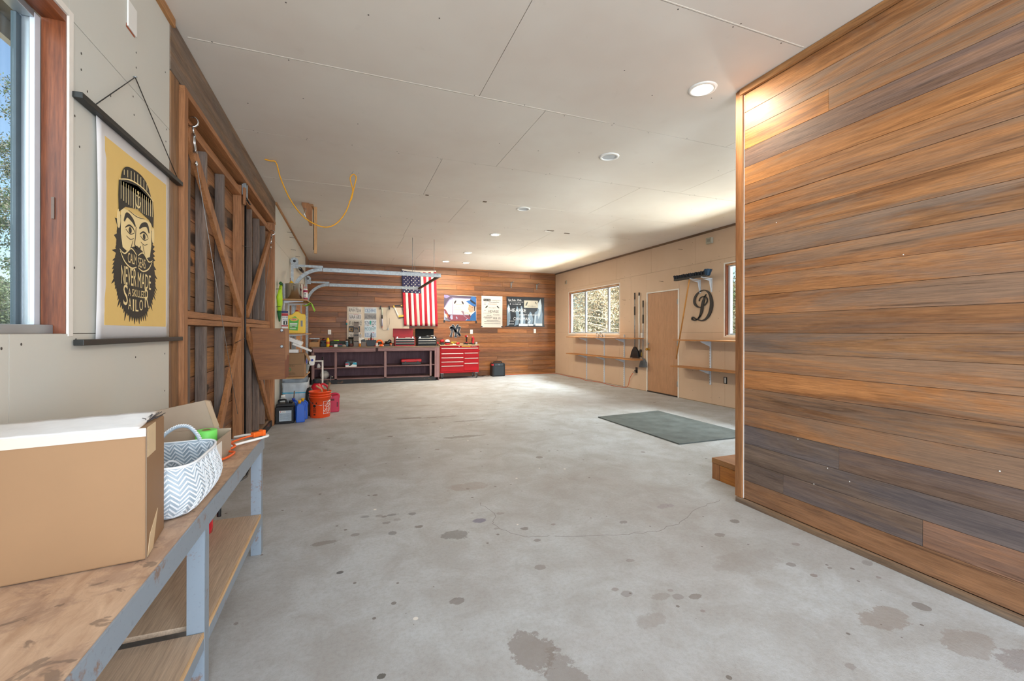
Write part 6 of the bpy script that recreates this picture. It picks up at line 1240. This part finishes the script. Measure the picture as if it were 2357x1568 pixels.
pen(t, F, 'white_text', '#e6e8ea', [star(4.335, 2.03, .026), star(4.635, 2.03, .026), rect(4.60, 4.88, 1.40, 1.465), rect(4.9, 5.05, 1.41, 1.46), rect(5.12, 5.34, 1.41, 1.475)], .002, .003, texts=(('Sat Feb. 19th', 4.27, 4.67, 2.12, 2.175), ('The American Legion Hall', 4.28, 4.73, 2.075, 2.10), ('ALL AGES', 4.39, 4.59, 2.015, 2.045), ('HEARSE', 4.31, 4.82, 1.80, 1.90), ('JERSEY & FRIENDS', 4.60, 5.26, 1.69, 1.745), ('CHAIRMAN', 4.43, 4.94, 1.565, 1.65)), lines=((4.29, 4.45, 1.53, .012), (4.29, 4.45, 1.45, .016)))
for (n_, lbl, x, z) in (('light_switch', 'white wall plate above the left end of the long bench', -.448, 1.213), ('light_switch', 'white wall plate above the rolling tool chest', 3.185, 1.228), ('light_switch', 'white wall plate under the black and white poster', 5.105, 1.255)):
    t = thing(n_, lbl, 'wall plate', (x, Yw, z)); MB().box(-.037, .037, -.007, -.001, -.06, .06).build('plate', M_white, t, bevel=.002); MB().box(-.012, .012, -.010, -.0075, -.03, .03).build('rocker', M_paint, t, bevel=.001)
# interlocking letter emblem
ny = thing('letter_emblem', 'dark blue interlocking NY letters emblem with pale outline on the back wall', 'emblem', (2.725, Yw-.001, 1.255))
FN = lambda u, v, d=0: (u, -.001-d, v)
K = 1/620.0
def q(x, y, w): return ((x-1402)*.00156, (612-y)*.00156, w*.00156)
strokes = [[q(1338, 512, 4), q(1362, 528, 20), q(1392, 590, 16), q(1408, 640, 15), q(1408, 710, 15)],
           [q(1462, 505, 6), q(1440, 530, 20), q(1415, 600, 16), q(1408, 640, 14)], [q(1382, 722, 8), q(1408, 716, 10), q(1436, 722, 8)],
           [q(1306, 570, 5), q(1328, 560, 22), q(1345, 620, 14), q(1335, 670, 14), q(1322, 718, 20)],
           [q(1308, 566, 5), q(1345, 560, 16), q(1400, 610, 15), q(1450, 660, 15), q(1490, 704, 20)],
           [q(1500, 566, 5), q(1478, 560, 20), q(1462, 620, 14), q(1468, 660, 14), q(1485, 690, 10)]]
mb = MB(); [ribbon(mb, [(a, b, c+.011) for a, b, c in s], FN, -.001, .010) for s in strokes]; mb.build('pale_outline', plain('outline_grey', '#c9c4bc', .4), ny)
mb = MB(); [ribbon(mb, s, FN, .011, .016) for s in strokes]; mb.build('blue_letters', plain('letter_navy', '#1a2230', .35), ny)
mb = MB(); [ribbon(mb, [(a, b, c+.018) for a, b, c in s], FN, -.003, -.0015) for s in strokes]; mb.build('black_backing', M_black, ny)
def hook_bracket(lbl, x, z):
    t = thing('shelf_bracket', lbl, 'bracket', (x, Yw, z)); MB().box(-.01, .01, -.012, -.001, -.14, .02).build('upright', M_galv, t); MB().bar((0, -.01, .015), (0, -.22, .02), .016, .012).build('arm', M_galv, t); MB().bar((0, -.012, -.12), (0, -.12, .012), .006, .012).build('strut', M_galv, t)
hook_bracket('bare metal shelf bracket over the narrow white poster', 4.355, 2.63); hook_bracket('bare metal shelf bracket over the rightmost poster', 5.16, 2.61)
t = thing('portable_speaker', 'black portable speaker with carry handle on the floor by the back wall', 'speaker', (3.86, 11.33, 0))
MB().prism([(-.185, .02), (-.17, 0), (.17, 0), (.185, .02), (.185, .34), (.15, .37), (-.15, .37), (-.185, .34)], lambda u, v: (u, -.12, v), lambda u, v: (u, .12, v)).build('cabinet', M_black, t, bevel=.012)
MB().box(-.14, .14, -.128, -.121, .03, .28).build('grille', plain('speaker_grille', '#2a3238', .7, bump=.4, scale=200), t, bevel=.008); MB().box(-.12, .12, -.126, -.121, .30, .35).build('control_panel', plain('panel_grey', '#3a444c', .4), t, bevel=.004)
MB().tube([(-.12, 0, .37), (-.11, 0, .40), (.11, 0, .40), (.12, 0, .37)], .013, 8).build('handle', M_blackmetal, t); MB().box(-.187, -.15, -.1215, .0, .30, .345).build('red_corner', M_tred, t); MB().lathe([(.016, 0), (.014, .012)], n=12).build('knob', M_galv, t, loc=(.0, -.126, .325), rot=(PI/2, 0, 0))
t = thing('black_cable', 'black power cable from the tool chest to the speaker along the wall', 'cable', (3.4, 11.5, .0)); MB().tube(smooth_path([Vector(p) for p in ((-.12, .06, .42), (-.10, .05, .18), (-.06, -.05, .03), (.02, -.12, .008), (.12, -.06, .008), (.05, -.02, .008), (.16, -.14, .008), (.26, -.08, .008))], 6), .0055, 6).build('cord', M_black, t)
t = thing('orange_floor_cord', 'orange extension cord along the foot of the back wall to the right wall outlet', 'cord', (5.0, 11.4, 0))
P_ = [(4.1, 11.48, .008), (4.6, 11.52, .008), (5.2, 11.50, .008), (5.55, 11.50, .008), (5.70, 11.2, .008), (5.66, 10.6, .008), (5.72, 10.0, .008), (5.60, 9.5, .008), (5.70, 9.0, .008), (5.62, 8.4, .008), (5.68, 8.0, .01), (5.74, 7.95, .05), (5.75, 7.90, .22), (5.74, 7.78, .34), (5.745, 7.715, .40)]
MB().tube(smooth_path([Vector((a-5.0, b-11.4, c)) for a, b, c in P_], 6), .006, 6).build('cord', plain('dull_orange_cord', '#c8561f', .6), t); MB().cbox((.735, -3.66, .365), (.03, .05, .04)).build('plug_cluster', M_cardl, t, bevel=.005)

# ================================================================ right wall shelves and tools
M_shR = wood('right_shelf', '#c08650', '#a06a38', 'Y', .5, stain=.08)
def rshelf(lbl, x0, y0, y1, z, ys):
    t = thing('wall_shelf', lbl, 'shelf', (XR, (y0+y1)/2, z)); my = (y0+y1)/2
    MB().box(x0-XR, -.028, y0-my, y1-my, -.02, 0).build('board', M_shR, t, bevel=.001)
    for y in ys: 
        MB().prism([(-.019, -.11), (-.028, -.11), (x0-XR+.03, -.032), (x0-XR+.03, -.021), (-.019, -.021)], lambda u, v: (u, y-my-.002, v), lambda u, v: (u, y-my+.002, v)).build('bracket', M_vinyl, t)
    return t
rshelf('upper wooden shelf under the far right window', 5.50, 7.42, 10.38, 1.104, (8.14, 8.95, 9.77)); rshelf('lower wooden shelf under the far right window', 5.50, 7.42, 10.40, .658, (8.14, 8.95, 9.77))
rshelf('upper wooden shelf beside the tan door, under the monogram', 5.52, 3.9, 6.30, 1.094, (4.4, 5.68)); rshelf('lower wooden shelf beside the tan door, above the outlet', 5.50, 3.9, 6.35, .615, (4.4, 5.68))
for y, z0_, z1_, lbl in ((9.77, .01, 1.16, 'farthest slotted white upright under the far right window'), (8.95, .01, 1.17, 'middle slotted white upright under the far right window'), (8.14, .01, 1.17, 'nearest slotted white upright under the far right window'), (5.68, .33, 1.07, 'slotted white upright holding the shelves beside the tan door')):
    t = thing('shelf_standard', lbl, 'shelf upright', (XR, y, z0_)); MB().box(-.018, -.001, -.0125, .0125, 0, z1_-z0_).build('channel', M_vinyl, t); mb = MB()
    for i in range(int((z1_-z0_)/.045)-1): mb.box(-.019, -.0182, -.003, .003, .03+.045*i, .05+.045*i)
    mb.build('slot', M_black, t, kind='stuff')
t = thing('black_bracelet', 'pair of small black hoops leaning on the window above the far right shelf', 'hoops', (5.62, 8.9, 1.105))
for y in (-.06, .10): MB().tube([(.0, y+.05*math.cos(a)+.03*math.sin(a), .052+.05*math.sin(a)) for a in [2*PI*k/18 for k in range(19)]], .007, 6, False).build('hoop', M_black, t)
def broom(nm, lbl, y, ztop, zbot, hw, hh, col, grip=True):
    t = thing(nm, lbl, 'broom' if nm == 'broom' else 'dustpan', (XR-.04, y, zbot))
    H1 = ztop-zbot; MB().tube([(0, 0, hh*.8), (.0, .0, H1-.14)], .011, 8).build('pole', M_galv if grip else M_white, t); MB().tube([(0, 0, H1-.14), (0, 0, H1)], .014, 8).build('end_grip', M_black, t)
    if grip: MB().tube([(0, 0, H1*.66), (0, 0, H1*.79)], .015, 8).build('foam_grip', M_black, t)
    MB().prism([(-hw, 0), (hw*.9, .015), (hw*.75, hh*.6), (.03, hh), (-.03, hh), (-hw*.7, hh*.55)], lambda u, v: (-.012, -u, v), lambda u, v: (.022, -u, v)).build('head', col, t, bevel=.004)
    return t
broom('broom', 'black-bristled broom with grey pole, farther of the two by the tan door', 7.72, 2.07, .67, .155, .24, M_black); broom('dustpan', 'long-handled grey dustpan hung nearest the tan door', 7.44, 1.885, .485, .13, .19, plain('dustpan_grey', '#5e646a', .5))
t = thing('white_pole', 'plain white pole with black cap hung between broom and dustpan', 'pole', (XR-.03, 7.585, .84)); MB().tube([(0, 0, 0), (0, 0, 1.16)], .013, 8).build('pole', M_white, t); MB().tube([(0, 0, 1.16), (0, 0, 1.225)], .015, 8).build('cap', M_black, t)
t = thing('scrub_brush', 'black brush with yellow bristle tip right of the broom head', 'brush', (XR-.014, 7.555, .70)); MB().box(-.012, .012, -.03, .03, .0, .16).build('brush', M_black, t, bevel=.004); MB().box(-.010, .010, -.035, -.031, .02, .10).build('bristles', plain('bristle_yellow', '#b8a04c', .7), t)
def rplate(nm, lbl, y, z, col, w_=.037, h_=.06, d_=.007):
    t = thing(nm, lbl, 'outlet' if nm == 'outlet' else 'wall box', (XR, y, z)); MB().box(-d_, -.001, -w_, w_, -h_, h_).build('plate', col, t, bevel=.0015); return t
t = rplate('light_switch', 'white light switch left of the tan door', 7.53, 1.15, M_white); t['category'] = 'light switch'; MB().box(-.014, -.0075, -.006, .006, -.012, .012).build('toggle', M_paint, t)
t = rplate('outlet', 'black outlet with plugged cord under the broom', 7.70, .412, M_black, .032, .06, .012); MB().box(-.05, -.0125, -.02, .02, -.025, .0).build('plug', M_black, t, bevel=.003)
t = rplate('outlet', 'uncovered dark outlet with pale receptacle below the lower shelf', 5.37, .435, M_black, .035, .055, .004); MB().box(-.009, -.0045, -.014, .014, -.045, .045).build('receptacle', M_white, t, bevel=.002)
t = rplate('junction_box', 'grey thermostat box high on the right wall above the monogram', 5.69, 2.79, plain('box_grey', '#a8a494', .5), .06, .05, .045); MB().box(-.049, -.0455, -.03, .03, -.025, .025).build('cover', plain('box_cover', '#8e8c80', .5), t)
t = rplate('junction_box', 'small grey box high in the corner above the far right window', 10.93, 2.64, plain('box_grey', '#a8a494', .5), .045, .05, .02); MB().box(-.024, -.0205, -.02, .02, -.03, .03).build('cover', M_oldZ, t)
# push broom on two brackets
t = thing('push_broom', 'wide push broom with blue-black bristles resting on two metal brackets', 'broom', (5.60, 5.95, 2.18))
MB().bar((0, -.385, .0), (0, .385, .0), .075, .032).build('head_block', plain('broom_block', '#2c2c2a', .6), t, bevel=.003)
mb = MB(); Rr = random.Random(12)
for i in range(300): y = Rr.uniform(-.385, .385); x = Rr.uniform(-.035, .035); a = (x, y, .014); b = (x*1.4+Rr.uniform(-.01, .01), y*1.01+Rr.uniform(-.01, .01), .072+Rr.uniform(-.008, .008)); mb.bar(a, b, .012, .012)
mb.build('bristle', plain('bristle_dark', '#2a2e38', .8), t, kind='stuff')
mb = MB()
for i in range(70): y = Rr.uniform(-.40, -.33); x = Rr.uniform(-.04, .04); mb.bar((x, y, .0), (x*1.5, y-.02+Rr.uniform(-.01, .01), .10), .006, .006)
mb.build('blue_bristle', plain('bristle_blue', '#2c4a66', .8), t, kind='stuff')
MB().tube([(.0, .03, -.02), (-.0, .06, -.14), (.10, .47, -1.45)], .0125, 8).build('handle', wood('broom_handle', '#d89a50', '#b87c38', 'Z', .4, stain=0), t)
for (y, lbl) in ((5.915, 'pale metal bracket holding the middle of the push broom'), (5.66, 'pale metal bracket holding the near end of the push broom')):
    b = thing('broom_bracket', lbl, 'bracket', (XR, y, 2.15)); MB().box(-.012, -.001, -.012, .012, -.24, .0).build('upright', M_vinyl, b); MB().bar((-.013, 0, -.012), (-.235, 0, .006), .018, .012).build('arm', M_vinyl, b); MB().prism([(-.021, -.24), (-.0215, -.02), (-.20, -.02), (-.06, -.05)], lambda u, v: (u, -.0015, v), lambda u, v: (u, .0015, v)).build('web', M_vinyl, b)
mg = thing('monogram', 'large black cursive letter D mounted on the right wall', 'letter', (XR, 5.86, 1.68))
FM = lambda u, v, d=0: (-.006-d, -u, v)
def m(x, y, w): return ((x-668)*.00283*.99, (660-y)*.00228+.0, w*.0026)
for nm_, pts in (('bowl', [m(668, 668, 1), m(630, 662, 5), m(603, 628, 9), (m(612, 580, 8)), m(650, 545, 4), m(690, 540, 3), m(725, 570, 8), m(742, 640, 13), m(730, 710, 12), m(700, 755, 7), m(665, 770, 4), m(620, 757, 3), m(590, 742, 5), m(583, 757, 5), m(610, 765, 4), m(640, 750, 3), m(657, 728, 4)]),
                 ('stem', [m(700, 570, 1), m(688, 590, 6), m(672, 640, 11), m(662, 700, 11), m(648, 735, 6), m(632, 755, 2)]), ('curl', [m(642, 620, 3), m(648, 600, 3), m(668, 588, 3), m(695, 592, 4), m(708, 615, 4), m(700, 640, 4), m(682, 658, 3)])):
    mb = MB(); ribbon(mb, pts, FM, 0, .012); mb.build(nm_, M_black, mg)
for (y, z, lbl) in ((8.10, 1.94, 'bent nail in the right wall beside the far window'), (6.87, 2.22, 'bent nail above the tan door'), (6.35, 2.76, 'bent nail high above the push broom')):
    t = tag(MB().tube([(XR, y, z), (XR-.05, y-.01, z), (XR-.05, y+.06, z+.015)], .003, 5).build('nail', M_blackmetal), lbl, 'nail', None)
mt = thing('floor_mat', 'large grey rubber mat lying on the concrete floor', 'mat', (3.90, 4.60, 0)); Mz = MB(); Mz.prism([(3.335-3.90, 5.33-4.60), (3.36-3.90, 3.735-4.60), (4.48-3.90, 3.73-4.60), (4.47-3.90, 5.43-4.60)], lambda u, v: (u, v, .0005), lambda u, v: (u, v, .014))
Mz.build('mat', plain('rubber_mat', '#59615f', .75, var=.35, scale=5, bump=.2), mt, bevel=.004)
st = thing('wooden_step', 'low wooden step block behind the plank partition', 'step', (3.2, 2.2, 0))
MB().box(-.35, -.33, -.5, .58, 0, .128).build('side_board', wood('step_side', '#c8843c', '#a8662c', 'Y', .5, stain=.1), st, bevel=.002); MB().box(-.351, -.30, .50, .581, 0, .1285).build('leg', M_trimz, st)
MB().box(-.352, .35, .20, .585, .13, .173).build('tread_board', M_trimw, st, bevel=.002); MB().box(-.352, .35, -.5, .19, .13, .173).build('tread_board', M_trimw, st, bevel=.002); MB().box(.33, .35, -.5, .58, 0, .129).build('side_board', M_trimw, st)
# recessed ceiling lights
M_lamp = plain('lamp_glow', '#fff1da', .5, var=0, emit=14.0); M_lens = plain('lamp_off', '#b9bec2', .4, var=.02)
for (x, y, on, lbl) in ((2.37, 2.41, 1, 'glowing recessed ceiling light nearest the plank partition'), (2.42, 3.67, 0, 'unlit recessed ceiling light next after the nearest one'), (2.31, 5.66, 0, 'unlit recessed ceiling light on the pale joint line'), (2.45, 7.33, 1, 'glowing recessed ceiling light halfway down the ceiling'), (2.45, 9.24, 1, 'glowing recessed ceiling light just before the last pair'), (2.24, 10.57, 1, 'glowing recessed ceiling light nearest the flag'), (2.76, 10.59, 1, 'glowing recessed ceiling light right of the one nearest the flag')):
    t = thing('ceiling_light', lbl, 'ceiling light', (x, y, ZC), group='recessed ceiling lights')
    MB().lathe([(.098, 0), (.096, -.006), (.072, -.010), (.070, -.002)], n=40, cap=False).build('trim_ring', M_white, t)
    MB().lathe([(.070, -.002), (.0001, -.003)], n=32, cap=False).build('lens', M_lamp if on else M_lens, t)
    if on: light('ceiling_lamp', 'AREA', (x, y, ZC-.016), (0, 0, -1), 9 if y < 3 else 18, (1, .86, .66), size=.13).data.shape = 'DISK'
# ================================================================ outside: ground, hillside, eaves, trees
M_dry = plain('dry_grass', '#b9a077', .9, var=.35, scale=2); M_hill = plain('hillside_scrub', '#b5a587', .95, var=.4, scale=.25)
def ground(x, y):
    if x < -1.2:
        d = -1.2-x; return -.12+.085*min(d, 22)+max(0, d-22)*.17+.6*math.sin(x*.11+y*.07)*min(1, max(0, (d-20)/20))
    return -.12+.05*max(0, x-6)
mb = MB(); xs = [-140, -110, -85, -65, -50, -38, -30, -24, -19, -15, -12, -9, -6, -3, -1.2, 2.4, 6.0, 9, 14, 22, 40, 70]; ys = [-60, -40, -25, -15, -8, -3.2, 2, 6, 11.9, 16, 22, 30, 42, 60, 85, 120, 170]
mb.add([(x, y, ground(x, y)) for x in xs for y in ys], [(i*len(ys)+j, (i+1)*len(ys)+j, (i+1)*len(ys)+j+1, i*len(ys)+j+1) for i in range(len(xs)-1) for j in range(len(ys)-1)
    if not (-1.2 <= xs[i] < 6.0 and -3.2 <= ys[j] < 11.9)], True)
smesh(mb.build('ground', M_dry), 'dry grass ground and hillside outside the garage')
M_eave = plain('eave_grey', '#8c8c88', .7)
e = struct('roof_eave', 'grey eave outside above the near left window', (-1.45, 4, 2.9)); MB().box(-1.72, -1.06, -3.2, 12, 2.90, 2.94).build('soffit', M_eave, e, loc=(1.45, -4, -2.9)); MB().box(-1.76, -1.725, -3.2, 12, 2.80, 3.0).build('fascia', M_vinyl, e, loc=(1.45, -4, -2.9))
e = struct('roof_eave', 'grey eave outside above the right windows', (6.2, 4, 2.8)); MB().box(5.92, 6.5, -3.2, 12, 2.78, 2.82).build('soffit', M_eave, e, loc=(-6.2, -4, -2.8)); MB().box(6.51, 6.54, -3.2, 12, 2.70, 2.9).build('fascia', M_vinyl, e, loc=(-6.2, -4, -2.8))
M_bark = plain('grey_bark', '#cfc6b8', .85, var=.3); 
M_green = leafmat('juniper_leaf', ('#5c6848', '#84906a', '#aab08c')); M_olive = leafmat('olive_leaf', ('#74725c', '#9c9880', '#c6c0a4')); M_tan = leafmat('tan_leaf', ('#a48a70', '#c8ac8c', '#dcc8ac')); M_pine = leafmat('pine_leaf', ('#3c4c34', '#5c7048', '#8a9a60'))
def tree(name, lbl, x, y, h, r, mats, n, seed, base=.15, leaf=.11, cat='tree', shape=1.0, branches=26, up=.25):
    R_ = random.Random(seed); z0 = ground(x, y); t = thing(name, lbl, cat, (x, y, z0), group='trees outside the windows')
    mb = MB(); top = Vector((R_.uniform(-.2, .2), R_.uniform(-.2, .2), h*.95))
    mb.tube([(0, 0, -.1), tuple(top*.35+Vector((.1, 0, 0))), tuple(top*.7), tuple(top)], [.05*h/3+.02, .035*h/3+.02, .03, .01], 7); mb.build('trunk', M_bark, t)
    tips = []; mb = MB()
    for i in range(branches):
        f = base+(1-base)*(i+.5)/branches*.92; a = R_.uniform(0, 2*PI); rr = r*(math.sin(PI*min(.98, max(.12, f*shape+.05)))**.6)*R_.uniform(.7, 1.1)
        p0 = top*f; p2 = p0+Vector((rr*math.cos(a), rr*math.sin(a), h*up*R_.uniform(-.1, .6))); p1 = p0.lerp(p2, .5)+Vector((0, 0, R_.uniform(-.1, .15)))
        mb.tube([tuple(p0), tuple(p1), tuple(p2)], [.025, .016, .006], 5, False); tips += [(p0, p1, p2)]
        for _ in range(3):
            q0 = p1.lerp(p2, R_.random()); q1 = q0+Vector((R_.uniform(-.4, .4), R_.uniform(-.4, .4), R_.uniform(-.15, .45)))*r*.5; mb.tube([tuple(q0), tuple(q1)], [.010, .003], 4, False); tips.append((q0, q0.lerp(q1, .5), q1))
    mb.build('branch', M_bark, t, kind='stuff')
    for k, m_ in enumerate(mats):
        V, Fc = [], []
        for i in range(n//len(mats)):
            p0, p1, p2 = R_.choice(tips); s = R_.uniform(.25, 1.02)
            if k == 1 and p0.z < h*.45 and R_.random() < .8: continue
            c = p1.lerp(p2, (s-.5)*2) if s > .5 else p0.lerp(p1, s*2); g_ = r*(.13 if name != 'pine_tree' else .07); c = c+Vector((R_.gauss(0, g_), R_.gauss(0, g_), R_.gauss(0, g_)))
            u = Vector((R_.gauss(0, 1), R_.gauss(0, 1), R_.gauss(0, 1))).normalized(); w = u.cross(Vector((R_.gauss(0, 1), R_.gauss(0, 1), R_.gauss(0, 1)))).normalized(); a_ = leaf*R_.uniform(.5, 1.2); b_ = a_*.38
            nn = len(V); V += [tuple(c-u*a_), tuple(c+w*b_), tuple(c+u*a_), tuple(c-w*b_)]; Fc.append((nn, nn+1, nn+2, nn+3))
        mb = MB(); mb.v = V; mb.f = Fc; mb.sm = [False]*len(Fc)
        me = bpy.data.meshes.new('foliage'); me.from_pydata(V, [], Fc); me.materials.append(m_); o = bpy.data.objects.new('foliage', me); COL.objects.link(o); o.parent = t; o['kind'] = 'stuff'
    return t
# outside the far right window: dense olive junipers with dead tan sprays and bare limbs
for i, (x, y, h, r, ms, lbl) in enumerate((
    (8.6, 13.2, 3.6, 1.5, (M_olive, M_tan), 'olive juniper with tan sprays close outside the far right window'), (9.3, 15.6, 4.6, 1.8, (M_green, M_tan), 'green juniper with tan sprays outside the middle pane of the far right window'),
    (11.5, 15.2, 5.2, 2.0, (M_olive, M_olive), 'pale olive juniper outside the nearest pane of the far right window'), (8.0, 16.6, 4.4, 1.6, (M_olive, M_tan), 'grey-olive juniper outside the farthest pane of the far right window'),
    (12.0, 19.5, 6.5, 2.4, (M_green, M_olive), 'tall juniper rising behind the others outside the far right window'), (13.8, 17.0, 5.5, 2.2, (M_olive, M_green), 'tall olive juniper rising at the right of the far right window'), (10.0, 20.5, 6.0, 2.3, (M_green, M_tan), 'dark juniper rising farthest behind the far right window'))):
    tree('juniper', lbl, x, y, h, r, ms, 28000, 40+i, base=.06, leaf=.034, branches=60)
for i, (x, y, h, r, lbl) in enumerate(((13.5, 12.0, 2.6, 1.5, 'low pale juniper outside the half-hidden right window'), (15.5, 14.5, 3.4, 1.7, 'pale juniper farther off outside the half-hidden right window'))):
    tree('juniper', lbl, x, y, h, r, (M_olive, M_green), 6000, 70+i, base=.08, leaf=.08)
# left window
tree('pine_tree', 'tall sparse pine outside the near left window', -9.0, 18.9, 9.0, 2.0, (M_pine, M_olive), 42000, 90, base=.30, leaf=.05, branches=34, up=.06, shape=.9)
tree('green_shrub', 'bright green shrub below the pine outside the near left window', -9.6, 16.6, 1.9, 1.5, (M_green, M_green), 12000, 91, base=.05, leaf=.06, cat='shrub', branches=34)
tree('green_shrub', 'second green shrub farther up the slope outside the near left window', -13.5, 22.5, 2.2, 1.7, (M_green, M_olive), 9000, 92, base=.05, leaf=.07, cat='shrub', branches=30)
R_ = random.Random(6)
mb = MB()
for i in range(420):
    x = R_.uniform(-130, -35); y = R_.uniform(10, 165); s = R_.uniform(.8, 1.9); z = ground(x, y); mb.lathe([(s*.9, 0), (s, s*.5), (s*.6, s*1.1), (.05, s*1.4)], (x, y, z-.2), 6)
tag(mb.build('hillside_shrub', M_pine), 'scattered dark shrubs dotting the distant hillside', 'shrubs', kind='stuff')
